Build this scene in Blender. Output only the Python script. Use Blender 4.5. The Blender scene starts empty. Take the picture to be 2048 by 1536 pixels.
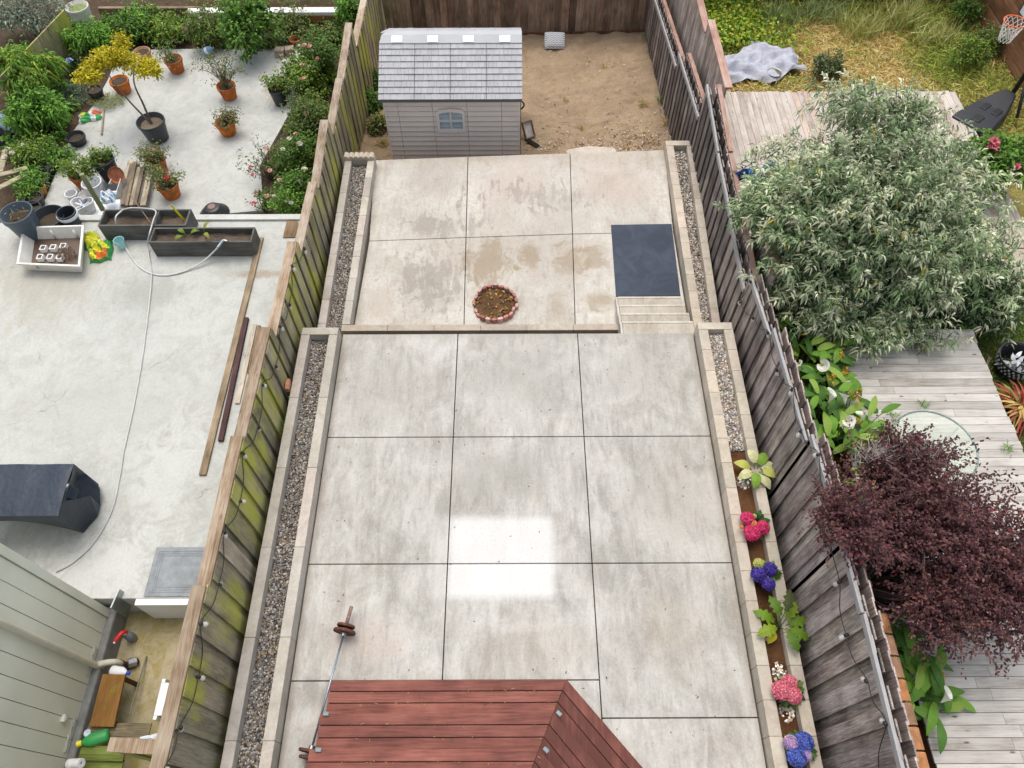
import bpy, math, random
import numpy as np
from mathutils import Vector, Matrix

random.seed(7)
rng = np.random.default_rng(7)
SC = bpy.context.scene
COL = SC.collection

# ------------------------------------------------------------------ camera
FPX = 1470.0; CAM_H = 10.5; TH = math.radians(57.4); ROLL = -0.0037
cd = bpy.data.cameras.new('camera'); cam = bpy.data.objects.new('camera', cd); COL.objects.link(cam)
cd.sensor_width = 36.0; cd.lens = FPX / 2048 * 36.0; cd.clip_end = 1500; cd.clip_start = 0.05
_F = Vector((0, math.cos(TH), -math.sin(TH))); _R = Vector((1, 0, 0)); _U = Vector((0, math.sin(TH), math.cos(TH)))
_r = math.cos(ROLL) * _R + math.sin(ROLL) * _U; _u = -math.sin(ROLL) * _R + math.cos(ROLL) * _U
cam.matrix_world = Matrix(((_r.x, _u.x, -_F.x, 0), (_r.y, _u.y, -_F.y, 0), (_r.z, _u.z, -_F.z, CAM_H), (0, 0, 0, 1)))
SC.camera = cam

# ------------------------------------------------------------------ world, sun, exposure
SUN_EL = math.radians(70); SUN_AZ = math.radians(-8)     # sun beyond the yard, a little to the left, behind thin cloud
w = bpy.data.worlds.new('World'); SC.world = w; w.use_nodes = True
nt = w.node_tree; bg = nt.nodes['Background']
sky = nt.nodes.new('ShaderNodeTexSky'); sky.sky_type = 'NISHITA'; sky.sun_disc = False
sky.sun_elevation = SUN_EL; sky.sun_rotation = SUN_AZ
sky.dust_density = 4.0; sky.air_density = 1.0; sky.ozone_density = 1.0
hs = nt.nodes.new('ShaderNodeHueSaturation'); hs.inputs['Saturation'].default_value = 0.4   # thin cloud: a whiter sky
nt.links.new(sky.outputs[0], hs.inputs['Color']); nt.links.new(hs.outputs[0], bg.inputs[0]); bg.inputs[1].default_value = 0.15
sl = bpy.data.lights.new('sun', 'SUN'); sun = bpy.data.objects.new('sun', sl); COL.objects.link(sun)
sl.energy = 0.8; sl.angle = math.radians(40); sl.color = (1.0, 0.92, 0.76)
sd = Vector((math.sin(SUN_AZ) * math.cos(SUN_EL), math.cos(SUN_AZ) * math.cos(SUN_EL), math.sin(SUN_EL)))
sun.rotation_euler = sd.to_track_quat('Z', 'Y').to_euler()
SC.view_settings.view_transform = 'Standard'; SC.view_settings.look = 'None'
SC.view_settings.exposure = 0.68; SC.view_settings.gamma = 1.0
SC.render.resolution_x = 1024; SC.render.resolution_y = 768

# ------------------------------------------------------------------ pixel (2048 px photo) to point
def ray(u, v):
    a = (u - 1024) / FPX; b = (v - 768) / FPX
    c, s = math.cos(ROLL), math.sin(ROLL)
    a2 = c * a + s * b; b2 = -s * a + c * b
    return (a2, math.cos(TH) - b2 * math.sin(TH), -math.sin(TH) - b2 * math.cos(TH))
def at(u, v, z=0.0):
    d = ray(u, v); t = (z - CAM_H) / d[2]; return Vector((d[0] * t, d[1] * t, z))
def atX(u, v, x):
    d = ray(u, v); t = x / d[0]; return Vector((x, d[1] * t, CAM_H + d[2] * t))
def sandz(x, y): return -1.62 - 0.13 * (y - 14.3) + 0.02 * x
def grassz(x, y): return -0.95 - 0.07 * (y - 12.5)
def atf(u, v, f):
    z = -1.0
    for _ in range(12):
        p = at(u, v, z); z = f(p.x, p.y)
    return at(u, v, z)

# ------------------------------------------------------------------ mesh builder
ORG = {}
def lin(r, g, b):
    f = lambda c: ((c / 255 + 0.055) / 1.055) ** 2.4 if c > 10 else c / 255 / 12.92
    return (f(r), f(g), f(b))
def jit(c, k=0.15):
    m = 1 + random.uniform(-k, k); return tuple(max(0, x * m) for x in c)
class MB:
    def __init__(s): s.v = []; s.f = []; s.c = []; s.n = 0; s.chunks = []
    def add(s, vs, fs, col=(1, 1, 1)):
        n = len(s.v); s.v += [tuple(p) for p in vs]; s.f += [tuple(i + n for i in f) for f in fs]; s.c += [tuple(col)] * len(fs)
    def box(s, a, b, col=(1, 1, 1)):
        x0, y0, z0 = a; x1, y1, z1 = b
        s.hexa([(x0, y0), (x1, y0), (x1, y1), (x0, y1)], z0, z1, col)
    def hexa(s, q, z0, z1, col=(1, 1, 1)):
        s.prism(q, z0, z1, col)
    def prism(s, poly, z0, z1, col=(1, 1, 1)):
        n = len(poly)
        zz0 = z0 if isinstance(z0, (list, tuple)) else [z0] * n
        zz1 = z1 if isinstance(z1, (list, tuple)) else [z1] * n
        ar = sum(poly[i][0] * poly[(i + 1) % n][1] - poly[(i + 1) % n][0] * poly[i][1] for i in range(n))
        if ar < 0: poly = poly[::-1]; zz0 = zz0[::-1]; zz1 = zz1[::-1]
        vs = [(p[0], p[1], z) for p, z in zip(poly, zz0)] + [(p[0], p[1], z) for p, z in zip(poly, zz1)]
        fs = [tuple(range(n - 1, -1, -1)), tuple(range(n, 2 * n))] + [(i, (i + 1) % n, n + (i + 1) % n, n + i) for i in range(n)]
        s.add(vs, fs, col)
    def obox(s, c, size, M=None, col=(1, 1, 1), taper=1.0):
        M = M or Matrix.Identity(3); c = Vector(c); hx, hy, hz = (q / 2 for q in size)
        vs = []
        for z in (-hz, hz):
            k = taper if z > 0 else 1
            for x, y in ((-hx, -hy), (hx, -hy), (hx, hy), (-hx, hy)): vs.append(c + M @ Vector((x * k, y * k, z)))
        s.add(vs, [(3, 2, 1, 0), (4, 5, 6, 7), (0, 1, 5, 4), (1, 2, 6, 5), (2, 3, 7, 6), (3, 0, 4, 7)], col)
    def beam(s, a, b, wd, ht, col=(1, 1, 1), up=(0, 0, 1)):
        a = Vector(a); b = Vector(b); d = (b - a); L = d.length; d.normalize()
        x = d.cross(Vector(up)); x.normalize(); z = x.cross(d)
        M = Matrix((x, d, z)).transposed(); s.obox((a + b) / 2, (wd, L, ht), M, col)
    def tube(s, pts, r, seg=8, col=(1, 1, 1), caps=True):
        pts = [Vector(p) for p in pts]; n = len(pts); rs = r if isinstance(r, (list, tuple)) else [r] * n
        vs = []; prev = None
        for i, p in enumerate(pts):
            d = (pts[min(i + 1, n - 1)] - pts[max(i - 1, 0)]).normalized()
            if prev is None:
                x = d.cross(Vector((0, 0, 1)))
                if x.length < 0.05: x = d.cross(Vector((1, 0, 0)))
            else: x = prev - d * prev.dot(d)
            x.normalize(); prev = x; y = d.cross(x)
            for k in range(seg):
                t = 2 * math.pi * k / seg; vs.append(p + (x * math.cos(t) + y * math.sin(t)) * rs[i])
        fs = [(i * seg + k, i * seg + (k + 1) % seg, (i + 1) * seg + (k + 1) % seg, (i + 1) * seg + k) for i in range(n - 1) for k in range(seg)]
        if caps: fs += [tuple(range(seg - 1, -1, -1)), tuple(range((n - 1) * seg, n * seg))]
        s.add(vs, fs, col)
    def lathe(s, prof, c=(0, 0, 0), seg=24, col=(1, 1, 1), M=None, sx=1, sy=1, caps=True):
        c = Vector(c); M = M or Matrix.Identity(3); vs = []; n = len(prof)
        for r, z in prof:
            for k in range(seg):
                t = 2 * math.pi * k / seg; vs.append(c + M @ Vector((r * math.cos(t) * sx, r * math.sin(t) * sy, z)))
        fs = [(i * seg + k, i * seg + (k + 1) % seg, (i + 1) * seg + (k + 1) % seg, (i + 1) * seg + k) for i in range(n - 1) for k in range(seg)]
        if caps and prof[0][0] > 1e-4: fs.append(tuple(range(seg - 1, -1, -1)))
        if caps and prof[-1][0] > 1e-4: fs.append(tuple(range((n - 1) * seg, n * seg)))
        s.add(vs, fs, col)
    def raw(s, V, F, C):      # numpy: V (n,3), list of face arrays, colour per face
        s.chunks.append((V, F, C))
    def build(s, name, mat, parent=None, smooth=False, bevel=0, org=None):
        if s.chunks:
            for V, F, C in s.chunks:
                n = len(s.v); s.v += V.tolist(); s.f += (F + n).tolist(); s.c += C.tolist()
        if parent is not None: o0 = ORG[parent.name]
        elif org is not None: o0 = Vector(org)
        else:
            a = np.array(s.v); o0 = Vector((float((a[:, 0].min() + a[:, 0].max()) / 2), float((a[:, 1].min() + a[:, 1].max()) / 2), float(a[:, 2].min())))
        me = bpy.data.meshes.new(name)
        va = np.array(s.v, dtype=np.float64) - np.array(o0)
        me.from_pydata(va.tolist(), [], s.f); 
        at_ = me.attributes.new('Col', 'FLOAT_COLOR', 'FACE')
        ca = np.ones((len(s.f), 4), dtype=np.float32); ca[:, :3] = np.array(s.c, dtype=np.float32); at_.data.foreach_set('color', ca.ravel())
        if smooth: me.polygons.foreach_set('use_smooth', [True] * len(me.polygons))
        me.materials.append(mat); me.update()
        o = bpy.data.objects.new(name, me); COL.objects.link(o)
        if parent is not None: o.parent = parent
        else: o.location = o0
        ORG[o.name] = o0
        if bevel:
            b = o.modifiers.new('bevel', 'BEVEL'); b.width = bevel; b.segments = 2; b.limit_method = 'ANGLE'; b.angle_limit = math.radians(40)
        return o
def thing(name, label, cat, loc, group=None):
    o = bpy.data.objects.new(name, None); COL.objects.link(o); o.location = loc; o.empty_display_size = 0.2
    o['label'] = label; o['category'] = cat
    if group: o['group'] = group
    ORG[o.name] = Vector(loc); return o
def tag(o, label, cat, group=None):
    o['label'] = label; o['category'] = cat
    if group: o['group'] = group
    return o
def struct(o, label=None, cat=None):
    o['kind'] = 'structure'
    if label: o['label'] = label
    if cat: o['category'] = cat
    return o
def stuff(o, label, cat):
    o['kind'] = 'stuff'; o['label'] = label; o['category'] = cat; return o
def copy_part(o, loc, parent, rotz=0, scale=1):
    c = o.copy(); COL.objects.link(c); c.parent = parent; c.location = Vector(loc) - ORG[parent.name]; c.rotation_euler = (0, 0, rotz); c.scale = (scale,) * 3
    return c
def crom(pts, n=8):
    pts = [Vector(p) for p in pts]; P = [pts[0]] + pts + [pts[-1]]; out = []
    for i in range(1, len(P) - 2):
        a, b, c, d = P[i - 1:i + 3]
        for k in range(n):
            t = k / n
            out.append(0.5 * ((2 * b) + (c - a) * t + (2 * a - 5 * b + 4 * c - d) * t * t + (3 * b - a - 3 * c + d) * t ** 3))
    out.append(pts[-1]); return out
def rotz(a): return Matrix.Rotation(a, 3, 'Z')

# ------------------------------------------------------------------ materials
class NG:
    def __init__(s, name):
        s.m = bpy.data.materials.new(name); s.m.use_nodes = True; s.t = s.m.node_tree; s.b = s.t.nodes['Principled BSDF']
    def n(s, typ, **k):
        x = s.t.nodes.new(typ)
        for a, b in k.items():
            if a == 'i':
                for q, val in b.items():
                    if isinstance(val, bpy.types.NodeSocket): s.t.links.new(val, x.inputs[q])
                    else: x.inputs[q].default_value = val
            else: setattr(x, a, b)
        return x
    def link(s, a, b): s.t.links.new(a, b)
    def pos(s): return s.n('ShaderNodeNewGeometry').outputs['Position']
    def mapv(s, v, sc, loc=(0, 0, 0)):
        return s.n('ShaderNodeMapping', i={'Vector': v, 'Scale': sc, 'Location': loc}).outputs[0]
    def noise(s, v, scale, detail=4, rough=0.55, dist=0.0):
        return s.n('ShaderNodeTexNoise', i={'Vector': v, 'Scale': scale, 'Detail': detail, 'Roughness': rough, 'Distortion': dist}).outputs[0]
    def ramp(s, f, stops):
        r = s.n('ShaderNodeValToRGB', i={0: f}); e = r.color_ramp.elements
        while len(e) < len(stops): e.new(0.5)
        for k, (p, c) in enumerate(stops):
            e[k].position = p; e[k].color = (c, c, c, 1) if isinstance(c, (int, float)) else (*c, 1)
        return r.outputs[0]
    def mix(s, f, a, b, mode='MIX'):
        x = s.n('ShaderNodeMix', data_type='RGBA', blend_type=mode)
        for idx, val in ((0, f), (6, a), (7, b)):
            if isinstance(val, bpy.types.NodeSocket): s.link(val, x.inputs[idx])
            elif isinstance(val, (int, float)): x.inputs[idx].default_value = val
            else: x.inputs[idx].default_value = (*val, 1)
        return x.outputs[2]
    def math(s, op, a, b=0.0):
        x = s.n('ShaderNodeMath', operation=op)
        for k, val in ((0, a), (1, b)):
            if isinstance(val, bpy.types.NodeSocket): s.link(val, x.inputs[k])
            else: x.inputs[k].default_value = val
        return x.outputs[0]
    def attr(s): return s.n('ShaderNodeAttribute', attribute_name='Col').outputs['Color']
    def bump(s, h, strength=0.3, dist=0.02):
        s.link(s.n('ShaderNodeBump', i={'Height': h, 'Strength': strength, 'Distance': dist}).outputs[0], s.b.inputs['Normal'])
    def out(s, col, rough=0.7, spec=0.3):
        if isinstance(col, bpy.types.NodeSocket): s.link(col, s.b.inputs['Base Color'])
        else: s.b.inputs['Base Color'].default_value = (*col, 1)
        if isinstance(rough, bpy.types.NodeSocket): s.link(rough, s.b.inputs['Roughness'])
        else: s.b.inputs['Roughness'].default_value = rough
        s.b.inputs['Specular IOR Level'].default_value = spec
        return s.m
def M_attr(name, rough=0.7, var=0.25, scale=6.0, spec=0.3, bump=0.0, bscale=40, metal=0):
    g = NG(name); p = g.pos(); nz = g.noise(p, scale, 5)
    c = g.mix(1.0, g.attr(), g.ramp(nz, [(0.3, 1 - var), (0.7, 1 + var)]), 'MULTIPLY')
    if bump: g.bump(g.noise(p, bscale, 4), bump, 0.01)
    g.b.inputs['Metallic'].default_value = metal
    return g.out(c, rough, spec)
def M_leaf(name, rough=0.55, transl=0.25):
    g = NG(name); c = g.attr(); g.out(c, rough, 0.25)
    tr = g.n('ShaderNodeBsdfTranslucent', i={'Color': c}); mx = g.n('ShaderNodeMixShader', i={0: transl})
    g.link(g.b.outputs[0], mx.inputs[1]); g.link(tr.outputs[0], mx.inputs[2])
    g.link(mx.outputs[0], g.t.nodes['Material Output'].inputs[0]); return g.m
def M_wood(name, axis, stops, grain=1.0, moss=None, rough=0.85, fine=60.0, attr=True, knots=0.0):
    g = NG(name); p = g.pos(); at_ = g.attr()
    off = g.n('ShaderNodeVectorMath', operation='SCALE', i={0: at_, 'Scale': 37.0}).outputs[0]
    pv = g.n('ShaderNodeVectorMath', operation='ADD', i={0: p, 1: off}).outputs[0]
    sc = [1, 1, 1]; sc['XYZ'.index(axis)] = 0.06
    st = g.mapv(pv, tuple(sc))
    n1 = g.noise(st, fine, 6, 0.65, 0.4); n2 = g.noise(st, 9.0, 4, 0.6, 0.6); n3 = g.noise(pv, 1.7, 4)
    f = g.math('ADD', g.math('MULTIPLY', n1, 0.55 * grain), g.math('MULTIPLY', n2, 0.45))
    f = g.math('ADD', f, g.math('MULTIPLY', g.math('SUBTRACT', n3, 0.5), 0.5))
    c = g.ramp(f, stops)
    if attr: c = g.mix(1.0, c, at_, 'MULTIPLY')
    if knots:
        vo = g.n('ShaderNodeTexVoronoi', i={'Vector': g.mapv(pv, tuple(0.35 if a == 0.06 else 1 for a in sc)), 'Scale': 7.0})
        c = g.mix(g.ramp(vo.outputs['Distance'], [(0.05, knots), (0.13, 0.0)]), c, (0.09, 0.05, 0.03))
    if moss:
        mcol, lo, hi, msc = moss
        mk = g.ramp(g.noise(g.mapv(p, (1, 1, 0.35)), msc, 5, 0.6), [(lo, 0.0), (hi, 1.0)])
        c = g.mix(g.math('MULTIPLY', mk, 0.75), c, mcol)
    g.bump(g.math('ADD', n1, g.math('MULTIPLY', n2, 0.6)), 0.35, 0.006)
    return g.out(c, rough, 0.2)
def M_concrete(name, light, dark, warm, stains=(), rects=(), scale=1.0, streak=True, warm_amt=0.5, tint=True, blotch=(0.42, 0.66), crack=False):
    g = NG(name); p = g.pos()
    n1 = g.noise(p, 0.9 * scale, 6, 0.62, 0.8); n2 = g.noise(g.mapv(p, (1.0, 0.28, 1)), 5.0 * scale, 6, 0.7, 0.6); n3 = g.noise(p, 28, 5, 0.7)
    n4 = g.noise(p, 2.4 * scale, 7, 0.68, 1.6)
    f = g.math('ADD', g.math('MULTIPLY', n1, 0.5), g.math('MULTIPLY', n2 if streak else n4, 0.5))
    c = g.mix(g.ramp(f, [(blotch[0], 0.0), (blotch[1], 1.0)]), light, dark)
    c = g.mix(g.math('MULTIPLY', g.ramp(n4, [(0.5, 0.0), (0.68, 1.0)]), warm_amt), c, warm)
    n5 = g.noise(g.mapv(p, (1.0, 0.16, 1), (3, 1, 0)), 17.0 * scale, 5, 0.7, 0.8); n6 = g.noise(p, 7.0 * scale, 8, 0.75, 2.2)
    c = g.mix(g.math('MULTIPLY', g.ramp(n5, [(0.54, 0.0), (0.70, 1.0)]), 0.45 if streak else 0.15), c, tuple(x * 0.72 for x in dark))
    c = g.mix(g.math('MULTIPLY', g.ramp(n6, [(0.56, 0.0), (0.68, 1.0)]), 0.40 if warm_amt > .3 else 0.15), c, tuple(x * 0.8 for x in warm))
    c = g.mix(g.math('MULTIPLY', g.ramp(n6, [(0.30, 1.0), (0.42, 0.0)]), 0.35), c, tuple(min(1, x * 1.18) for x in light))
    # scuffs: thin curved scratches
    ws = g.noise(g.mapv(p, (1, 0.5, 1), (7, 3, 0)), 3.2, 3, 0.6, 5.0)
    c = g.mix(g.ramp(ws, [(0.485, 0.0), (0.5, 0.28), (0.515, 0.0)]), c, tuple(min(1, x * 1.25) for x in light))
    for (cx, cy, rx, ry, col, amt, lo) in stains:
        v = g.n('ShaderNodeVectorMath', operation='SUBTRACT', i={0: p, 1: (cx, cy, 0)}).outputs[0]
        v = g.mapv(v, (1 / rx, 1 / ry, 0)); L = g.n('ShaderNodeVectorMath', operation='LENGTH', i={0: v}).outputs['Value']
        L = g.math('ADD', L, g.math('MULTIPLY', g.math('SUBTRACT', n4, 0.5), 2.6))
        L = g.math('ADD', L, g.math('MULTIPLY', g.math('SUBTRACT', n2, 0.5), lo))
        c = g.mix(g.math('MULTIPLY', g.ramp(L, [(0.42, 1.0), (1.0, 0.0)]), amt), c, col)
    for (x0, y0, x1, y1, soft, col, amt) in rects:
        sp = g.n('ShaderNodeSeparateXYZ', i={0: p})
        def edge(val, a, sgn):
            d = g.math('MULTIPLY', g.math('SUBTRACT', val, a), sgn / soft); d = g.math('ADD', d, 0.5)
            x = g.n('ShaderNodeClamp', i={0: d}); return x.outputs[0]
        m = g.math('MULTIPLY', g.math('MULTIPLY', edge(sp.outputs[0], x0, 1), edge(sp.outputs[0], x1, -1)), g.math('MULTIPLY', edge(sp.outputs[1], y0, 1), edge(sp.outputs[1], y1, -1)))
        c = g.mix(g.math('MULTIPLY', m, amt), c, col)
    if crack:
        vo = g.n('ShaderNodeTexVoronoi', feature='DISTANCE_TO_EDGE', i={'Vector': g.n('ShaderNodeVectorMath', operation='ADD', i={0: p, 1: g.n('ShaderNodeVectorMath', operation='SCALE', i={0: g.n('ShaderNodeTexNoise', i={'Vector': p, 'Scale': 1.6, 'Detail': 6}).outputs['Color'], 'Scale': 0.8}).outputs[0]}).outputs[0], 'Scale': 0.33})
        c = g.mix(g.math('MULTIPLY', g.ramp(vo.outputs['Distance'], [(0.0, 1.0), (0.0035, 0.0)]), g.ramp(n1, [(0.45, 0.0), (0.6, 0.7)])), c, (0.2, 0.19, 0.17))
    c = g.mix(1.0, c, g.ramp(n3, [(0.3, 0.9), (0.7, 1.06)]), 'MULTIPLY')
    if tint: c = g.mix(1.0, c, g.attr(), 'MULTIPLY')
    g.bump(g.math('ADD', n3, g.math('MULTIPLY', n4, 1.5)), 0.12, 0.01)
    return g.out(c, 0.88, 0.2)
def M_dirt(name, a, b, c3, scale=2.0, bump=0.6):
    g = NG(name); p = g.pos(); n1 = g.noise(p, scale, 6, 0.65, 0.5); n2 = g.noise(p, scale * 12, 5, 0.7); n3 = g.noise(p, scale * 0.35, 3)
    c = g.mix(g.ramp(n1, [(0.35, 0.0), (0.65, 1.0)]), a, b); c = g.mix(g.ramp(n3, [(0.45, 0.0), (0.65, 0.8)]), c, c3)
    c = g.mix(1.0, c, g.ramp(n2, [(0.3, 0.7), (0.7, 1.2)]), 'MULTIPLY')
    g.bump(g.math('ADD', n2, g.math('MULTIPLY', n1, 2)), bump, 0.03); return g.out(c, 0.95, 0.1)

LIGHT = (0.50, 0.487, 0.458); DARK = (0.315, 0.302, 0.275); WARM = (0.38, 0.32, 0.26)
BR = (0.30, 0.24, 0.17); SM = (0.22, 0.20, 0.17); PK = (0.44, 0.36, 0.31)
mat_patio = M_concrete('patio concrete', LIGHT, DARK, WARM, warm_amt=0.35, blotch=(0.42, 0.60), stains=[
    (0.1, 6.8, 0.9, 0.8, (0.33, 0.32, 0.29), 0.5, 2.0), (2.1, 6.9, 0.7, 0.6, (0.35, 0.33, 0.29), 0.4, 2.0), (-2.0, 6.6, 0.8, 0.7, (0.36, 0.34, 0.31), 0.4, 2.0),
    (-0.3, 5.0, 0.9, 0.5, (0.32, 0.31, 0.28), 0.5, 2.0), (2.2, 2.6, 0.5, 0.5, BR, 0.35, 2.0), (0.3, 2.4, 0.9, 0.35, BR, 0.22, 2.0), (-2.1, 2.5, 0.6, 0.4, PK, 0.5, 2.0), (2.4, 4.6, 0.7, 0.8, (0.37, 0.35, 0.31), 0.4, 2.0)],
    rects=[(-3.2, -1, -2.93, 8, .12, (.27, .22, .16), .5), (3.15, -1, 3.4, 8, .12, (.28, .23, .18), .45), (-3.2, 7.68, 3.4, 8, .16, (.33, .30, .25), .4), (-1.2, 3.08, 0.56, 4.32, 0.16, (0.62, 0.61, 0.59), 0.35), (-0.93, 3.10, 0.60, 4.30, 0.13, (0.70, 0.695, 0.69), 0.6)])  # edge dirt; the pale middle rects are reflected window light put into the colour
mat_far = M_concrete('far patio concrete', (0.53, 0.51, 0.465), (0.37, 0.34, 0.295), (0.38, 0.31, 0.255), warm_amt=0.6, blotch=(0.45, 0.64), stains=[
    (-1.6, 9.6, 0.75, 0.8, SM, 0.62, 5.0), (-1.4, 11.1, 0.8, 0.35, SM, 0.6, 5.0), (-1.6, 12.4, 0.7, 0.7, (0.36, 0.31, 0.28), 0.5, 3.0), (0.0, 12.2, 1.0, 0.9, PK, 0.6, 2.5), (2.2, 12.3, 1.0, 0.9, PK, 0.55, 2.0),
    (-0.3, 10.6, 2.6, 1.2, (.36, .31, .26), .45, 6.0), (0.6, 11.9, 1.1, .35, SM, .4, 7.0), (-0.45, 10.05, 0.55, 0.75, BR, 0.8, 2.5), (0.35, 10.2, 0.28, 0.45, BR, 0.8, 1.0), (1.2, 10.1, 0.40, 0.55, BR, 0.75, 1.0), (1.65, 10.2, 0.3, 0.4, BR, 0.65, 1.0), (1.7, 9.05, 0.4, 0.28, BR, 0.65, 0.8),
    (0.9, 8.9, 0.25, 0.5, BR, 0.4, 1.0), (-2.5, 9.0, 0.35, 0.5, WARM, 0.5, 1.0), (0.1, 9.9, 0.1, 0.12, (0.25, 0.24, 0.10), 0.7, 0.5)],
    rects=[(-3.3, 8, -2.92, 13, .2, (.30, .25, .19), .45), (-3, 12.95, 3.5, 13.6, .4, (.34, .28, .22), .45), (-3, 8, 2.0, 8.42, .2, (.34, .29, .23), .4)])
mat_block = M_concrete('planter block', (0.50, 0.46, 0.41), (0.34, 0.31, 0.27), (0.42, 0.35, 0.28), streak=False, warm_amt=0.4)
mat_nconc = M_concrete('neighbour concrete', (0.475, 0.485, 0.46), (0.36, 0.365, 0.345), (0.40, 0.37, 0.31), streak=False, warm_amt=0.3, blotch=(0.44, 0.68), crack=True, stains=[
    (-6.9, 9.0, .9, .5, (.30, .31, .28), .6, 2.0), (-4.9, 9.45, .7, .12, (.30, .22, .15), .6, 1.0), (-8.4, 4.3, .9, .7, (.26, .28, .25), .6, 2.0), (-9.0, 9.5, 1.5, 1.5, (.36, .33, .27), .6, 2.0), (-5.0, 11.1, .5, .15, (.33, .25, .18), .6, 1.0), (-7.0, 6.5, 1.8, .8, (.42, .43, .40), .6, 2.0), (-5.6, 5.2, .6, 1.4, (.55, .56, .54), .5, 2.0), (-6.2, 3.6, 1.2, .8, (.58, .585, .57), .6, 2.0),
    (-5.6, 16.3, 1.0, .5, (.30, .25, .19), .6, 2.0), (-5.2, 12.4, .7, .5, (.36, .31, .26), .5, 2.0), (-8.6, 12.2, .4, .8, (.28, .22, .15), .6, 1.5)])
mat_moss_conc = M_concrete('mossy concrete', (0.42, 0.36, 0.24), (0.24, 0.19, 0.06), (0.32, 0.25, 0.05), streak=False, warm_amt=0.8, scale=1.4)
mat_sand = M_dirt('sand', (0.50, 0.375, 0.25), (0.42, 0.305, 0.20), (0.36, 0.26, 0.175), 3.0, 1.6)
mat_soil = M_dirt('dark soil', (0.07, 0.05, 0.035), (0.13, 0.09, 0.06), (0.10, 0.075, 0.05), 6.0, 0.9)
mat_mulch = M_dirt('brown soil', (0.16, 0.075, 0.035), (0.11, 0.05, 0.025), (0.20, 0.10, 0.05), 8.0, 0.9)
mat_ground = M_dirt('ground earth', (0.14, 0.11, 0.06), (0.10, 0.10, 0.04), (0.18, 0.15, 0.08), 1.0, 0.5)
GRY = [(0.30, (0.10, 0.085, 0.07)), (0.45, (0.25, 0.22, 0.18)), (0.6, (0.40, 0.365, 0.30)), (0.75, (0.50, 0.47, 0.41))]
mat_fl = M_wood('mossy fence board', 'Z', [(0.3, (0.13, 0.115, 0.08)), (0.5, (0.30, 0.27, 0.195)), (0.72, (0.46, 0.42, 0.33))], moss=((0.46, 0.48, 0.06), 0.47, 0.64, 1.6))
mat_cap = M_wood('weathered cap rail', 'Y', [(0.3, (0.11, 0.075, 0.05)), (0.48, (0.26, 0.19, 0.13)), (0.62, (0.38, 0.31, 0.24)), (0.8, (0.48, 0.43, 0.36))], grain=1.1, knots=0.5)
mat_fr = M_wood('grey brown fence board', 'Z', [(0.3, (0.04, 0.035, 0.034)), (0.5, (0.165, 0.143, 0.13)), (0.72, (0.37, 0.335, 0.31))], grain=1.2)
mat_rail = M_wood('pale grey rail', 'Y', [(0.3, (0.22, 0.215, 0.22)), (0.7, (0.42, 0.41, 0.41))])
mat_pink = M_wood('faded red rail', 'Y', [(0.3, (0.22, 0.13, 0.10)), (0.5, (0.38, 0.25, 0.20)), (0.75, (0.52, 0.42, 0.37))])
mat_fb = M_wood('brown fence board', 'Z', [(0.3, (0.045, 0.03, 0.023)), (0.5, (0.18, 0.125, 0.095)), (0.7, (0.33, 0.25, 0.195)), (0.8, (0.48, 0.38, 0.3))], grain=1.2)
mat_deckx = M_wood('silvered deck board', 'X', [(0.3, (0.27, 0.235, 0.20)), (0.5, (0.47, 0.445, 0.41)), (0.75, (0.60, 0.58, 0.55))], knots=0.85)
mat_decky = M_wood('bleached deck board', 'Y', [(0.3, (0.29, 0.24, 0.20)), (0.5, (0.50, 0.45, 0.41)), (0.75, (0.64, 0.60, 0.56))], knots=0.6)
mat_red = M_wood('red composite board', 'X', [(0.32, (0.095, 0.030, 0.023)), (0.5, (0.195, 0.066, 0.050)), (0.7, (0.29, 0.115, 0.088))], grain=0.9, rough=0.6, fine=40)
mat_red2 = M_wood('red composite board angled', 'Y', [(0.32, (0.095, 0.030, 0.023)), (0.5, (0.195, 0.066, 0.050)), (0.7, (0.29, 0.115, 0.088))], grain=0.4, rough=0.6, fine=24)
mat_brownx = M_wood('stained plank', 'X', [(0.3, (0.05, 0.022, 0.012)), (0.5, (0.14, 0.06, 0.032)), (0.75, (0.24, 0.11, 0.06))])
mat_browny = M_wood('stained plank wall', 'Y', [(0.3, (0.10, 0.045, 0.022)), (0.5, (0.24, 0.115, 0.06)), (0.75, (0.38, 0.22, 0.13))])
mat_plank = M_wood('old lumber', 'Y', GRY, knots=0.4)
mat_plankx = M_wood('old lumber across', 'X', GRY, knots=0.4)
mat_trough = M_wood('grey trough board', 'X', [(0.3, (0.05, 0.05, 0.045)), (0.5, (0.105, 0.105, 0.098)), (0.75, (0.19, 0.19, 0.175))])
mat_leaf = M_leaf('leaf'); mat_twig = M_attr('twig bark', 0.9, 0.3, 20); mat_petal = M_leaf('petal', 0.5, 0.35)
mat_plas = M_attr('plastic', 0.45, 0.12, 4, 0.5); mat_matte = M_attr('matte', 0.85, 0.18, 9, 0.2, 0.2, 60)
mat_clay = M_attr('terracotta', 0.8, 0.35, 7, 0.2, 0.15, 40); mat_peb = M_attr('pebble', 0.75, 0.15, 60, 0.3)
mat_metal = M_attr('metal', 0.38, 0.15, 10, 0.5, 0, 40, 0.85); mat_rust = M_attr('rusty iron', 0.8, 0.5, 25, 0.3, 0.4, 80)
mat_brick = M_attr('brick', 0.9, 0.35, 14, 0.2, 0.4, 50)
mat_shed = M_attr('shed resin', 0.6, 0.06, 2, 0.35); mat_house = M_attr('house paint', 0.55, 0.08, 1.2, 0.35)
def M_glass(name, col, rough=0.1, alpha=0.35):
    g = NG(name); g.out(col, rough, 0.6); g.b.inputs['Alpha'].default_value = alpha; return g.m
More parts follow.
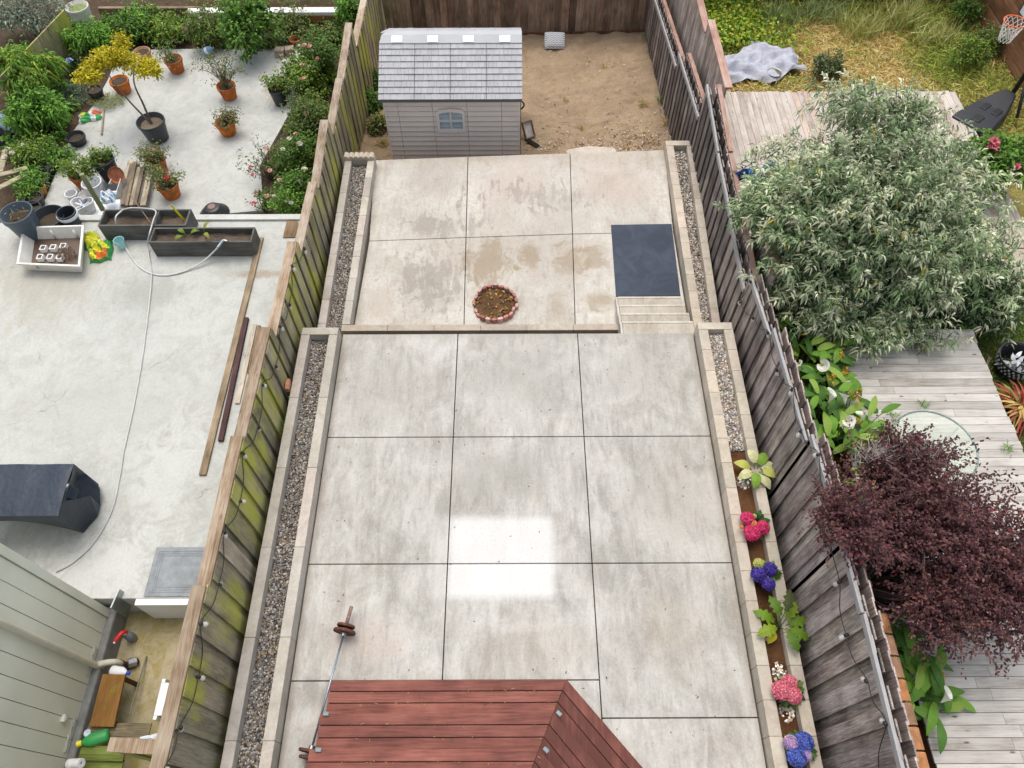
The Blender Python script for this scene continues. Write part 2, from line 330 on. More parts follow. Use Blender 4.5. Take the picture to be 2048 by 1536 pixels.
mat_pane = M_attr('window pane', 0.2, 0.2, 3, 0.6); mat_tglass = M_glass('table glass', (0.55, 0.62, 0.52), 0.2, 0.3)
mat_bulb = M_glass('bulb glass', (0.7, 0.7, 0.66), 0.08, 0.5)
def M_cover():
    g = NG('vinyl cover'); p = g.pos(); n = g.noise(p, 3.5, 3, 0.5, 0.2)
    g.bump(n, 0.22, 0.12); return g.out((0.018, 0.030, 0.050), 0.42, 0.35)
mat_cover = M_cover()
def M_mat():
    g = NG('rubber mat'); p = g.pos(); n = g.noise(p, 2.2, 5, 0.6, 1.2)
    c = g.mix(g.ramp(n, [(0.4, 0.0), (0.75, 1.0)]), (0.022, 0.032, 0.055), (0.045, 0.062, 0.095)); g.bump(g.noise(p, 150, 2), 0.2, 0.003); return g.out(c, 0.6, 0.3)
mat_mat = M_mat()
def M_zig():
    g = NG('chevron fabric'); p = g.n('ShaderNodeTexCoord').outputs['Object']; s_ = g.n('ShaderNodeSeparateXYZ', i={0: p})
    tri = g.math('PINGPONG', s_.outputs[0], 0.05); v = g.math('ADD', g.math('ADD', s_.outputs[2], s_.outputs[1]), tri)
    st = g.math('GREATER_THAN', g.math('FRACT', g.math('MULTIPLY', v, 12.0)), 0.5)
    return g.out(g.mix(st, (0.30, 0.31, 0.33), (0.62, 0.63, 0.65)), 0.8, 0.2)
mat_zig = M_zig()
def M_tarp():
    g = NG('tarp cloth'); p = g.pos(); n = g.noise(p, 3.0, 5, 0.6, 1.0); at_ = g.attr()
    g.bump(g.noise(p, 6, 4, 0.6, 2.0), 0.5, 0.05); return g.out(g.mix(1.0, at_, g.ramp(n, [(0.3, 0.8), (0.7, 1.1)]), 'MULTIPLY'), 0.6, 0.3)
mat_tarp = M_tarp()

# ------------------------------------------------------------------ foliage (numpy)
def unit(a): return a / np.maximum(np.linalg.norm(a, axis=1, keepdims=True), 1e-9)
def leaves(mb, P, D, L, W, C, droop=0.3, upb=1.0):
    """lanceolate leaves: base point P, direction D, length L, width W, colours C"""
    n = len(P); D = unit(D); up = rng.normal(0, 0.5, (n, 3)); up[:, 2] += upb
    S = unit(np.cross(D, up)); N = unit(np.cross(S, D)); L = np.broadcast_to(L, (n,))[:, None]; W = np.broadcast_to(W, (n,))[:, None]
    dz = np.zeros((n, 3)); dz[:, 2] = 1
    p1 = P + D * L * 0.4 + N * L * 0.05; p2 = P + D * L * 0.72 - dz * L * droop * 0.25; p3 = P + D * L - dz * L * droop * 0.7
    V = np.stack([P, p1 - S * W / 2 + N * W * .12, p1 + S * W / 2 + N * W * .12, p2 - S * W * .36, p2 + S * W * .36, p3], 1).reshape(-1, 3)
    b = (np.arange(n) * 6)[:, None]
    T1 = b + np.array([0, 1, 2]); Q1 = b + np.array([1, 3, 4]); Q2 = b + np.array([1, 4, 2]); T2 = b + np.array([3, 5, 4])
    F = np.concatenate([T1, Q1, Q2, T2]); mb.raw(V, F, np.tile(C, (4, 1)))
def pal(cols, n, k=0.25):
    cols = np.array(cols); c = cols[rng.integers(0, len(cols), n)]; return np.clip(c * (1 + rng.uniform(-k, k, (n, 1))), 0, 1)
def shoots(n, c, r, power=0.45, lumps=7, squash=0.35):
    """points in a lumpy ellipsoid, thinned into clumps; also outward directions"""
    lc = unit(rng.normal(0, 1, (lumps, 3))) * rng.uniform(0.35, 0.75, (lumps, 1)); lc[:, 2] = np.abs(lc[:, 2]) * 0.9 - 0.2
    k = rng.integers(0, lumps, n); d = unit(rng.normal(0, 1, (n, 3))); rad = rng.uniform(0, 1, (n, 1)) ** power
    lr = rng.uniform(0.34, 0.62, lumps)[k][:, None]
    p = lc[k] + d * rad * lr
    q = p * np.array(r) + np.array(c); out = unit(d * 0.6 + p)
    return q, out, k
def bush_mesh(mb, c, r, n, per, L, W, palette, droop=0.3, spread=0.8, lumps=8, kdark=0.35, up=0.35, jitter=0.05):
    q, o, k = shoots(n, c, r, lumps=lumps); sh = rng.uniform(1 - kdark, 1 + kdark * 0.6, lumps)[k]
    P = np.repeat(q, per, 0); O = np.repeat(o, per, 0); m = len(P)
    D = O * 0.7 + rng.normal(0, spread, (m, 3)); D[:, 2] += up
    P = P + rng.normal(0, jitter, (m, 3))
    C = pal(palette, m) * np.repeat(sh * rng.uniform(0.75, 1.2, n), per)[:, None]
    leaves(mb, P, D, L * rng.uniform(0.7, 1.25, m), W * rng.uniform(0.8, 1.2, m), C, droop)
    return q, o
def stems_mesh(mb, base, q, col, r0=0.012, step=1, wob=0.08, nmax=60):
    base = Vector(base); idx = list(range(0, len(q), step))[:nmax]
    for i in idx:
        e = Vector(q[i]); m = base.lerp(e, 0.45) + Vector((random.uniform(-wob, wob), random.uniform(-wob, wob), 0.12 * (e - base).length))
        mb.tube(crom([base, m, e], 3), [r0 * (1 - 0.12 * j) for j in range(7)], 4, jit(col, .2), caps=False)
GREEN = [(0.11, 0.21, 0.035), (0.15, 0.27, 0.05), (0.08, 0.15, 0.03)]
LUSH = [(0.14, 0.31, 0.035), (0.18, 0.37, 0.05), (0.09, 0.21, 0.03)]
YGREEN = [(0.25, 0.35, 0.04), (0.32, 0.39, 0.05), (0.16, 0.26, 0.04)]
OLIVE = [(0.16, 0.20, 0.06), (0.20, 0.24, 0.07), (0.24, 0.22, 0.08)]
BARK = (0.12, 0.09, 0.06)
def make_flower(name, col, r, kind='rose'):
    """one flower mesh centred on the origin"""
    mb = MB()
    if kind == 'rose':
        n = 26; d = unit(rng.normal(0, 1, (n, 3))); d[:, 2] = np.abs(d[:, 2]) * 0.8; P = d * r * 0.25
        leaves(mb, P, d, r * 0.8, r * 0.7, pal([col], n, 0.12), 0.1)
    else:
        n = 150; d = unit(rng.normal(0, 1, (n, 3))); d[:, 2] = np.abs(d[:, 2]) * 1.1 - 0.25; P = d * r * 0.86
        for q in range(4):
            t = unit(np.cross(d, rng.normal(0, 1, (n, 3)))); leaves(mb, P, t + d * 0.35, r * 0.26, r * 0.2, pal(col, n, 0.45), 0.0)
        mb.lathe([(0.001, -r * .3), (r * .6, -r * .2), (r * .78, r * .2), (r * .55, r * .62), (0.001, r * .8)], seg=10, col=tuple(x * .6 for x in col[0]))
    o = mb.build(name, mat_petal, None, False, 0, org=(0, 0, 0)); d = o.data; bpy.data.objects.remove(o); return d
def put(name, data, parent, loc, rz=0.0, scale=1.0, tilt=0.0):
    o = bpy.data.objects.new(name, data); COL.objects.link(o); o.parent = parent
    o.location = Vector(loc) - ORG[parent.name]; o.rotation_euler = (tilt, 0, rz); o.scale = (scale,) * 3; ORG[o.name] = ORG[parent.name]; return o

# ================================================================== SETTING: ground and paved surfaces
mb = MB(); mb.add([(-300, -120, -3.4), (300, -120, -3.4), (300, 500, -3.4), (-300, 500, -3.4)], [(0, 1, 2, 3)]); struct(mb.build('ground', mat_ground))
# near patio: separate poured panels with open joints over a dark bed
XS = [-3.0, -0.955, 1.165, 3.22]; YS = [7.78, 5.70, 3.59]
mb = MB(); J = 0.0075
def panel(x0, x1, y0, y1):
    t = random.uniform(0.95, 1.05); mb.box((x0 + J, y0 + J, -0.12), (x1 - J, y1 - J, 0), (t, t, t))
for i in range(3):
    ys = YS + ([1.975, -0.4, -3.0] if i < 2 else [1.5, -0.6, -3.0])
    for a, b in zip(ys[1:], ys[:-1]): panel(XS[i], XS[i + 1], a, b)
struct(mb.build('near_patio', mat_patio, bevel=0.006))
mb = MB(); mb.box((-3.0, -3.0, -1.6), (3.22, 7.776, -0.1), (0.10, 0.085, 0.07)); struct(mb.build('patio_bed', M_attr('joint dirt', 0.95, 0.3, 15)))
# far patio, lower by five risers
FC = [[at(749, 320, -.65), at(936, 313, -.65), at(1140, 306, -.65), at(1330, 299.5, -.65)], [at(738, 482, -.65), at(932, 475, -.65), at(1145, 468, -.65), at(1347, 463.5, -.65)]]
FC.append([Vector((-3.0, 8.29, -.65)), Vector((-0.905, 8.29, -.65)), Vector((1.20, 8.29, -.65)), Vector((3.36, 8.29, -.65))])
mb = MB()
for r in range(2):
    for c in range(3):
        q = [FC[r + 1][c], FC[r + 1][c + 1], FC[r][c + 1], FC[r][c]]; m = sum((p.x for p in q)) / 4, sum((p.y for p in q)) / 4
        q = [(p.x + (J if p.x < m[0] else -J), p.y + (J if p.y < m[1] else -J)) for p in q]; t = random.uniform(0.96, 1.04)
        mb.prism(q, -0.77, -0.65, (t, t, t))
struct(mb.build('far_patio', mat_far, bevel=0.006))
mb = MB(); mb.prism([(-3.0, 7.80), (3.36, 7.80), (3.44, 13.36), (-3.05, 13.06)], -2.6, -0.755, (0.10, 0.085, 0.07)); struct(mb.build('patio_bed', M_attr('bed dirt', 0.95, 0.3, 15)))
# concrete steps up from the far patio to the near patio
mb = MB(); tv = [592.5, 609, 625.5, 642]
ys = [at(1300, v, -0.65 + 0.13 * (i + 1)).y for i, v in enumerate(tv)] + [7.80]
for i in range(4):
    z = -0.65 + 0.13 * (i + 1); x0 = 2.04 - 0.012 * i; x1 = 3.26 + 0.012 * i
    yn = ys[i] - .05; t = [.86, .9, .82, .88][i]
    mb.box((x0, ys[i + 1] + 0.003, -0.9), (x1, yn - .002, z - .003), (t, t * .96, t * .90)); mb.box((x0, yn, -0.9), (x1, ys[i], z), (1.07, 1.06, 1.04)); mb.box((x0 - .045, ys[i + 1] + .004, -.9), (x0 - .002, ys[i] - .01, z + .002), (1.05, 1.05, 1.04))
tag(mb.build('concrete_steps', mat_far, bevel=0.012), 'four pale worn concrete steps between the black mat and the near patio', 'steps')
# sand yard
def sheet(name, mat, f, x0, x1, y0, y1, n, m, amp, fr, kind='structure', col=(1, 1, 1), seed=0, poly=None):
    mb = MB(); r = np.random.default_rng(seed); xs = np.linspace(x0, x1, n); ys = np.linspace(y0, y1, m)
    ph = r.uniform(0, 6.28, (14, 3)); fq = r.normal(0, fr, (14, 2)); vs = []
    for y in ys:
        for x in xs:
            h = sum(math.sin(fq[k, 0] * x + fq[k, 1] * y + ph[k, 0]) for k in range(14)) / 14
            vs.append((x, y, f(x, y) + amp * h * 2))
    fs = [(j * n + i, j * n + i + 1, (j + 1) * n + i + 1, (j + 1) * n + i) for j in range(m - 1) for i in range(n - 1)]
    mb.add(vs, fs, col); o = mb.build(name, mat, smooth=True)
    if kind: o['kind'] = kind
    return o
sheet('sand_yard', mat_sand, sandz, -3.85, 4.3, 12.9, 22.0, 130, 150, 0.05, 9.0, seed=3)
# left neighbour: upper patio, lower patio, planting bed, side passage
ZU = -0.30; ZL = -1.25; ZP = -1.0
e0 = at(-200, 432, ZU); e1 = at(592, 432, ZU); yU = e1.y
pj = at(275, 1197, ZU)
mb = MB(); mb.box((-16, pj.y, -2.2), (-3.95, yU, ZU)); o = struct(mb.build('neighbour_patio', mat_nconc, bevel=0.01))
mb = MB(); mb.box((-16, yU - 0.14, ZU + 0.003), (-3.95, yU + 0.01, ZU + 0.05), (1.12, 1.12, 1.12)); tag(mb.build('patio_kerb', mat_nconc, bevel=0.01), 'low white concrete kerb along the drop behind the grey timber troughs', 'kerb')
lo = [(80, 422), (146, 262), (190, 205), (215, 160), (240, 100), (400, 97), (606, 97), (590, 205), (560, 260), (520, 330), (528, 420), (400, 432), (250, 440)]
mb = MB(); mb.prism([tuple(at(u, v, ZL)[:2]) for u, v in lo], -2.6, ZL); struct(mb.build('lower_patio', mat_nconc, bevel=0.01))
sheet('planting_bed', mat_soil, lambda x, y: ZL - 0.06 - 0.02 * max(0, y - 17), -17, -3.95, yU, 30, 90, 90, 0.05, 4.0, seed=5)
# right neighbour: grass ground, soil strip
sheet('grass_ground', M_dirt('dry grass ground', (0.30, 0.24, 0.09), (0.17, 0.19, 0.04), (0.38, 0.28, 0.12), 1.2, 0.8), grassz, 4.1, 18, 9.0, 30, 70, 90, 0.05, 3.0, seed=8)
sheet('lawn', M_dirt('lawn soil', (0.06, 0.09, 0.02), (0.09, 0.12, 0.025), (0.10, 0.08, 0.04), 2.0, 0.8), lambda x, y: -0.25, 4.1, 16, -4, 9.2, 60, 60, 0.03, 3.0, seed=9)
mb = MB(); mb.box((-16, -3, -2.2), (-3.95, pj.y - 0.002, ZP)); struct(mb.build('side_passage', mat_moss_conc))

# ================================================================== PLANTERS
def block_wall(mb, a, b, wd, z0, z1, side, L=0.40, col=(1, 1, 1)):
    """row of blocks from a to b (xy); the wall lies to one side of that line"""
    a = Vector(a); b = Vector(b); d = b - a; n = max(1, round(d.length / L)); d.normalize(); s = Vector((d.y, -d.x)) * side * wd
    st = (b - a) / n
    for i in range(n):
        p = a + st * i + d * 0.0015; q = a + st * (i + 1) - d * 0.0015; k = random.uniform(0.86, 1.1)
        mb.prism([tuple(p), tuple(q), tuple(q + s), tuple(p + s)], z0, z1, tuple(c * k * random.uniform(.98, 1.02) for c in col))
def pebbles(name, label, poly_fn, n, z, size=0.03, tone=1.0, keep=None):
    ico = np.array([(-1, 1.618, 0), (1, 1.618, 0), (-1, -1.618, 0), (1, -1.618, 0), (0, -1, 1.618), (0, 1, 1.618), (0, -1, -1.618), (0, 1, -1.618), (1.618, 0, -1), (1.618, 0, 1), (-1.618, 0, -1), (-1.618, 0, 1)]) / 1.9
    F = np.array([(0, 11, 5), (0, 5, 1), (0, 1, 7), (0, 7, 10), (0, 10, 11), (1, 5, 9), (5, 11, 4), (11, 10, 2), (10, 7, 6), (7, 1, 8), (3, 9, 4), (3, 4, 2), (3, 2, 6), (3, 6, 8), (3, 8, 9), (4, 9, 5), (2, 4, 11), (6, 2, 10), (8, 6, 7), (9, 8, 1)])
    u = rng.uniform(0, 1, (n, 2)); P = poly_fn(u); 
    S = size * rng.uniform(0.45, 1.15, (n, 1, 1)) * np.stack([rng.uniform(0.5, 0.75, n), rng.uniform(0.35, 0.6, n), rng.uniform(0.25, 0.4, n)], 1)[:, None, :]
    V = ico[None] * S; a = rng.uniform(0, 6.28, n); ca, sa = np.cos(a)[:, None], np.sin(a)[:, None]
    V = np.stack([V[:, :, 0] * ca - V[:, :, 1] * sa, V[:, :, 0] * sa + V[:, :, 1] * ca, V[:, :, 2] + V[:, :, 0] * rng.normal(0, .25, (n, 1))], 2)
    c = np.concatenate([P, (z + rng.uniform(-0.004, 0.012, n))[:, None]], 1); V = (V + c[:, None, :]).reshape(-1, 3)
    cols = np.array([(0.30, 0.27, 0.23), (0.17, 0.17, 0.17), (0.50, 0.46, 0.40), (0.38, 0.29, 0.19), (0.10, 0.10, 0.105), (0.24, 0.24, 0.25), (0.62, 0.59, 0.54), (0.28, 0.19, 0.14)]) * tone
    cc = cols[rng.integers(0, len(cols), n)] * rng.uniform(0.8, 1.2, (n, 1)); mb = MB()
    mb.raw(V, (np.arange(n) * 12)[:, None, None] .repeat(20, 1) + F[None] if False else ((np.arange(n) * 12)[:, None, None] + F[None]).reshape(-1, 3), np.repeat(cc, 20, 0))
    mb.box((float(P[:, 0].min()), float(P[:, 1].min()), z - 0.05), (float(P[:, 0].min()) + 0.01, float(P[:, 1].min()) + 0.01, z - 0.04), (0.1, 0.1, 0.1))
    return stuff(mb.build(name, mat_peb, smooth=True), label, 'gravel')
def bed_mesh(name, parent, poly, z, mat): 
    mb = MB(); mb.prism(poly, z - 0.25, z, (1, 1, 1)); return mb.build(name, mat, parent)
def lerp_fn(a0, a1, b0, b1):   # left line a0->a1, right line b0->b1
    a0, a1, b0, b1 = map(np.array, (a0, a1, b0, b1))
    def f(u):
        l = a0 + (a1 - a0) * u[:, 1:2]; r = b0 + (b1 - b0) * u[:, 1:2]; return l + (r - l) * u[:, 0:1]
    return f
WB = 0.15
# near left
pl = thing('planter_bed', 'long concrete block planter of dark gravel left of the near patio', 'planter', (-3.3, 3, 0))
mb = MB(); block_wall(mb, (-3.64, -2.6), (-3.64, 7.57), WB, -1.3, 0.27, 1, 1.25); mb.build('outer_wall', mat_block, pl, bevel=0.008)
mb = MB(); block_wall(mb, (-3.0 - WB - .01, -2.6), (-3.0 - WB - .01, 7.57), WB, -0.3, 0.27, 1, 1.25); mb.build('inner_wall', mat_block, pl, bevel=0.008)
mb = MB(); block_wall(mb, (-3.64, 7.573), (-3.01, 7.573), WB, -1.3, 0.272, -1, 0.65); mb.build('end_wall', mat_block, pl, bevel=0.008)
bed_mesh('soil', pl, [(-3.49, -2.6), (-3.165, -2.6), (-3.165, 7.57), (-3.49, 7.57)], 0.09, mat_soil)
pebbles('gravel', 'dark mixed gravel filling the long left planter beside the near patio', lerp_fn((-3.485, 0.0), (-3.485, 7.56), (-3.165, 0.0), (-3.165, 7.56)), 9500, 0.095, 0.038, 0.66)
# near right
pr = thing('planter_bed', 'long tan block planter with flowers right of the near patio', 'planter', (3.5, 3, 0))
mb = MB(); block_wall(mb, (3.235, -2.6), (3.235, 7.65), 0.165, -0.3, 0.27, 1, 0.42, (1.12, 1.08, 1.02)); mb.build('inner_wall', mat_block, pr, bevel=0.006)
mb = MB(); block_wall(mb, (3.675, -2.6), (3.675, 7.65), 0.16, -0.6, 0.27, 1, 0.42, (1.10, 1.07, 1.0)); mb.build('outer_wall', mat_block, pr, bevel=0.006)
mb = MB(); block_wall(mb, (3.235, 7.653), (3.835, 7.653), 0.15, -1.3, 0.272, -1, 0.42, (1.12, 1.08, 1.02)); mb.build('end_wall', mat_block, pr, bevel=0.006)
yG = at(1480, 902, 0.15).y
bed_mesh('soil', pr, [(3.402, -2.6), (3.674, -2.6), (3.674, 7.65), (3.402, 7.65)], 0.13, mat_mulch)
pebbles('gravel', 'pale mixed gravel in the near right planter behind the variegated plant', lerp_fn((3.405, yG), (3.405, 7.64), (3.672, yG), (3.672, 7.64)), 3000, 0.14, 0.04, 1.15)
# far left
fl = thing('planter_bed', 'narrow concrete block planter of gravel left of the far patio', 'planter', (-3.3, 10.5, -.65))
mb = MB(); block_wall(mb, (-3.60, 7.75), (-3.64, 12.93), 0.15, -2.0, -0.4, 1, 0.6); mb.build('outer_wall', mat_block, fl, bevel=0.012)
mb = MB(); block_wall(mb, (-3.16, 8.30), (-3.14, 12.80), 0.15, -1.2, -0.4, 1, 0.6); mb.build('inner_wall', mat_block, fl, bevel=0.012)
mb = MB(); block_wall(mb, (-3.64, 12.81), (-2.99, 12.81), 0.14, -2.0, -0.402, -1, 0.65); mb.build('end_wall', mat_block, fl, bevel=0.01)
bed_mesh('soil', fl, [(-3.46, 7.75), (-3.155, 7.75), (-3.14, 12.8), (-3.49, 12.8)], -0.56, mat_soil)
pebbles('gravel', 'grey gravel in the sunken planter left of the far patio', lerp_fn((-3.455, 7.8), (-3.485, 12.78), (-3.16, 7.8), (-3.145, 12.78)), 6000, -0.555, 0.039, 0.72)
# scalloped edging block on its end wall
mb = MB(); sx0 = -3.66; 
for i in range(6):
    x = sx0 + 0.11 * i + 0.055; mb.tube([(x, 12.80, -0.36), (x, 12.95, -0.36)], 0.058, 10, jit((1.1, 1.05, 1.0), .05))
mb.box((sx0 + 0.01, 12.79, -0.40), (sx0 + 0.65, 12.94, -0.335), (1.12, 1.08, 1.02))
tag(mb.build('edging_block', mat_block), 'scalloped concrete edging block laid across the planter end near the shed', 'edging block')
# low kerb at the drop between the two patios
mb = MB(); block_wall(mb, (-3.16, 8.15), (2.0, 8.15), 0.14, -1.3, -0.402, -1, 0.85, (0.98, 0.93, 0.86))
o = tag(mb.build('retaining_kerb', mat_block, bevel=0.01), 'long stained kerb along the near edge of the far patio, ending at the steps', 'kerb')
# far right
fr = thing('planter_bed', 'tan block planter of pale gravel right of the far patio and black mat', 'planter', (3.7, 10.8, -.65))
mb = MB(); block_wall(mb, (3.37, 7.82), (3.44, 13.24), 0.165, -1.3, -0.4, 1, 0.42, (1.14, 1.08, 1.02)); mb.build('inner_wall', mat_block, fr, bevel=0.006)
mb = MB(); block_wall(mb, (3.71, 7.82), (3.90, 13.24), 0.15, -2.0, -0.4, 1, 0.42, (1.12, 1.07, 1.0)); mb.build('outer_wall', mat_block, fr, bevel=0.006)
mb = MB(); block_wall(mb, (3.44, 13.243), (4.055, 13.243), 0.16, -2.2, -0.398, -1, 0.42, (1.14, 1.09, 1.03)); mb.build('end_wall', mat_block, fr, bevel=0.006)
bed_mesh('soil', fr, [(3.535, 7.82), (3.71, 7.82), (3.90, 13.24), (3.605, 13.24)], -0.55, mat_soil)
pebbles('gravel', 'pale gravel in the planter between the black mat and the dark fence', lerp_fn((3.54, 7.85), (3.61, 13.22), (3.70, 7.85), (3.89, 13.22)), 3300, -0.54, 0.04, 1.2)

# ================================================================== FENCES
FXL = -3.80
lf = thing('wooden_fence', 'mossy board fence with stepped cap rails on the left side of the yard', 'fence', (FXL, 8, 0))
LP = [(-2.6, 2.78, 1.62, 1.62), (2.78, 4.92, 1.50, 1.50), (4.92, 6.92, 1.40, 1.36), (6.92, 9.05, 1.08, 1.02), (9.05, 10.95, 0.72, 0.66), (10.95, 12.72, 0.50, 0.72), (12.72, 14.62, 0.30, 0.36), (14.62, 16.6, 0.28, 0.46), (16.6, 21.3, -0.15, -0.35)]
for i, (y0, y1, z0, z1) in enumerate(LP):
    zb = max(-3.2, -1.05 - 0.11 * (y0 - 7)) if y0 > 6 else -0.6
    mb = MB(); y = y0; k = 0
    while y < y1 - 0.02:
        wd = random.uniform(0.19, 0.23) if k % 2 else random.uniform(.13, .17); ye = min(y + wd, y1); zt = z0 + (z1 - z0) * ((y + ye) / 2 - y0) / (y1 - y0) - 0.045
        x = FXL + (0.040 if k % 2 else 0.0); ln = random.uniform(-0.004, 0.004); t = random.uniform(0.72, 1.2)
        mb.prism([(x, y - (0.02 if k % 2 else .03)), (x + 0.02, y - (0.02 if k % 2 else .03)), (x + 0.02 + ln, ye + (0.02 if k % 2 else .03)), (x + ln, ye + (0.02 if k % 2 else .03))], zb, zt, (t, t * random.uniform(.97, 1.03), t * random.uniform(.92, 1.0))); y = ye; k += 1
    mb.build('board_panel', mat_fl, lf)
    mb = MB(); t = random.uniform(0.85, 1.15); mb.prism([(FXL - 0.12, y0 + 0.004), (FXL + 0.05, y0 + 0.004), (FXL + 0.05, y1 - 0.004), (FXL - 0.12, y1 - 0.004)], [z0 - 0.045, z0 - 0.045, z1 - 0.045, z1 - 0.045], [z0, z0, z1, z1], (t, t * .97, t * .93) if i < 4 else (t * 1.1, t * 1.12, t * 1.15))
    mb.box((FXL - 0.10, y1 - 0.09, zb), (FXL - 0.004, y1 - 0.006, z1 - 0.046), (0.8, 0.8, 0.75))
    mb.build('cap_rail', mat_cap, lf, bevel=0.004)
# short return of the same fence across the side passage
mb = MB(); p0 = at(228, 1484, 1.25); p1 = at(345, 1500, 1.25)
rf = thing('wooden_fence', 'short weathered fence return with a cap across the side passage, bottom left', 'fence', (p0.x, p0.y, -1))
mb.prism([(p0.x - .06, p0.y - .10), (FXL - .13, p0.y - .14), (FXL - .13, p0.y + .02), (p0.x - .06, p0.y + .05)], 1.21, 1.25, (1, .95, .9)); mb.build('cap_rail', mat_cap, rf, bevel=.004)
mb = MB(); mb.box((p0.x - .04, p0.y - .09, -1), (p0.x + .10, p0.y + .0, 1.208), (.9, .85, .8)); mb.build('post', mat_fl, rf, bevel=.004)
mb = MB()
for i in range(5): x = p0.x + .105 + i * .16; mb.box((x, p0.y - .07 + .02 * (i % 2), -1), (min(x + .155, FXL - .135), p0.y - .05 + .02 * (i % 2), 1.207), jit((1, .95, .9), .15))
mb.build('board_panel', mat_fl, rf)
# back fence
FY = 20.75
bf = thing('wooden_fence', 'tall dark brown board fence across the back of the sand yard', 'fence', (0, FY, -2.5))
mb = MB(); x = -3.7; k = 0
while x < 4.15:
    wd = random.uniform(0.17, 0.24); t = random.uniform(0.55, 1.35); tw = random.uniform(0.92, 1.05)
    g_ = max(0, min(1, (-2.9 - x))) ; mb.prism([(x, FY + .025 * (k % 2)), (x + wd + .015, FY + .025 * (k % 2)), (x + wd + .015, FY + .02 + .025 * (k % 2)), (x, FY + .02 + .025 * (k % 2))], -3.3, 0.05, (t, t * tw * (1 + .2 * g_), t * tw * .95)); x += wd; k += 1
mb.build('board_panel', mat_fb, bf)
mb = MB(); mb.box((-3.7, FY + .05, -0.5), (4.15, FY + .1, -0.4)); mb.box((-3.7, FY + .05, -2.2), (4.15, FY + .1, -2.1)); mb.build('back_rail', mat_fb, bf)
mb = MB()
for i in range(20):
    x0 = -3.6 + i * .39; mb.prism([(x0, FY - .02), (x0 + .385, FY - .02), (x0 + .385, FY - .003), (x0, FY - .003)], -3.2, sandz(x0, FY) + .07, jit((.7, .42, .3), .2))
mb.build('kick_board', mat_fb, bf)
# right fence
FXR = 4.03
rg = thing('wooden_fence', 'dark board on board fence with pale stepped rails on the right side of the yard', 'fence', (FXR, 8, 0))
RP = [(-2.6, 2.28, 2.00, 2.12, 0), (2.28, 3.16, 2.08, 2.04, 0), (3.16, 4.67, 2.10, 1.95, 0), (4.67, 6.69, 1.74, 1.58, 0), (6.69, 8.08, 1.40, 1.20, 0), (8.08, 9.7, 0.82, 0.90, 1), (9.7, 11.3, 0.95, 1.02, 1), (11.3, 13.1, 1.05, 1.24, 1), (13.1, 15.9, 0.45, 0.10, 1), (15.9, 20.75, -0.25, -0.95, 1)]
for i, (y0, y1, z0, z1, far) in enumerate(RP):
    zb = -0.7 if y0 < 7 else -1.1 - 0.13 * (y0 - 7.5)
    mb = MB(); y = y0; k = 0
    while y < y1 - 0.02:
        wd = random.uniform(0.15, 0.20) if not far else random.uniform(0.13, 0.18); ye = min(y + wd, y1); zt = z0 + (z1 - z0) * ((y + ye) / 2 - y0) / (y1 - y0)
        x = FXR - (0.036 if k % 2 else 0.0); t = random.uniform(0.5, 1.25) if far else random.uniform(0.9, 1.6); e = .02 if k % 2 else .03; jz = random.uniform(-.02, .01)
        mb.prism([(x - .02, y - e), (x, y - e), (x, ye + e), (x - .02, ye + e)], zb, zt + jz, (t, t * random.uniform(.94, 1.0), t * random.uniform(.92, 1.02)))
        if (k % 2) == 0: mb.box((FXR + .088, y - .01, zb), (FXR + .106, ye + .01, zt - .01), (t * 1.3, t * 1.2, t * 1.15))
        else: mb.box((FXR + .108, y - .03, zb), (FXR + .126, ye + .03, zt - .02), (t * 1.2, t * 1.1, t * 1.1))
        y = ye; k += 1
    mb.build('board_panel', mat_fr, rg)
    zr = 0.0
    mb = MB(); mb.prism([(FXR - 0.085, y0 + .01), (FXR - 0.045, y0 + .01), (FXR - 0.045, y1 - .01), (FXR - 0.085, y1 - .01)], [z0 - .09, z0 - .09, z1 - .09, z1 - .09], [z0 + .006, z0 + .006, z1 + .006, z1 + .006], jit((1, 1, 1), .08))
    mb.build('top_rail', mat_rail, rg, bevel=.003)
    if far:
        mb = MB(); mb.prism([(FXR + 0.13, y0 + .01), (FXR + 0.22, y0 + .01), (FXR + 0.22, y1 - .01), (FXR + 0.13, y1 - .01)], [z0 - .05, z0 - .05, z1 - .05, z1 - .05], [z0 + .006, z0 + .006, z1 + .006, z1 + .006], jit((.95, .9, .9), .1))
        mb.build('cap_board', mat_pink, rg, bevel=.004)
# the neighbour's own older red fence behind it
orf = thing('wooden_fence', 'old faded red fence with chipped paint behind the far right fence', 'fence', (4.45, 15, -1.5))
for (y0, y1, z0, z1) in [(13.25, 15.7, 1.05, 1.05), (15.7, 18.2, 0.75, 0.75), (18.2, 20.6, .4, .4)]:
    mb = MB(); mb.box((4.40, y0 + .01, z0 - .05), (4.56, y1 - .01, z0), jit((1, .95, .95), .1)); mb.build('cap_board', mat_pink, orf, bevel=.004)
    mb = MB(); y = y0
    while y < y1 - .02: mb.box((4.42, y + .004, -2.2), (4.45, min(y + .19, y1) - .004, z0 - .051), jit((1.5, 1.4, 1.35), .3)); y += .19
    mb.build('board_panel', mat_fr, orf)
mb = MB(); y0, y1 = 8.15, 9.6; mb.box((4.36, y0, 1.10), (4.54, y1, 1.15), (.8, .75, .75)); o1 = mb.build('cap_board', mat_pink, orf, bevel=.004)
mb = MB(); y = y0
while y < y1 - .02: mb.box((4.42, y + .004, -1.2), (4.45, min(y + .19, y1) - .004, 1.099), jit((1.2, 1.1, 1.1), .3)); y += .19
mb.build('board_panel', mat_fr, orf)

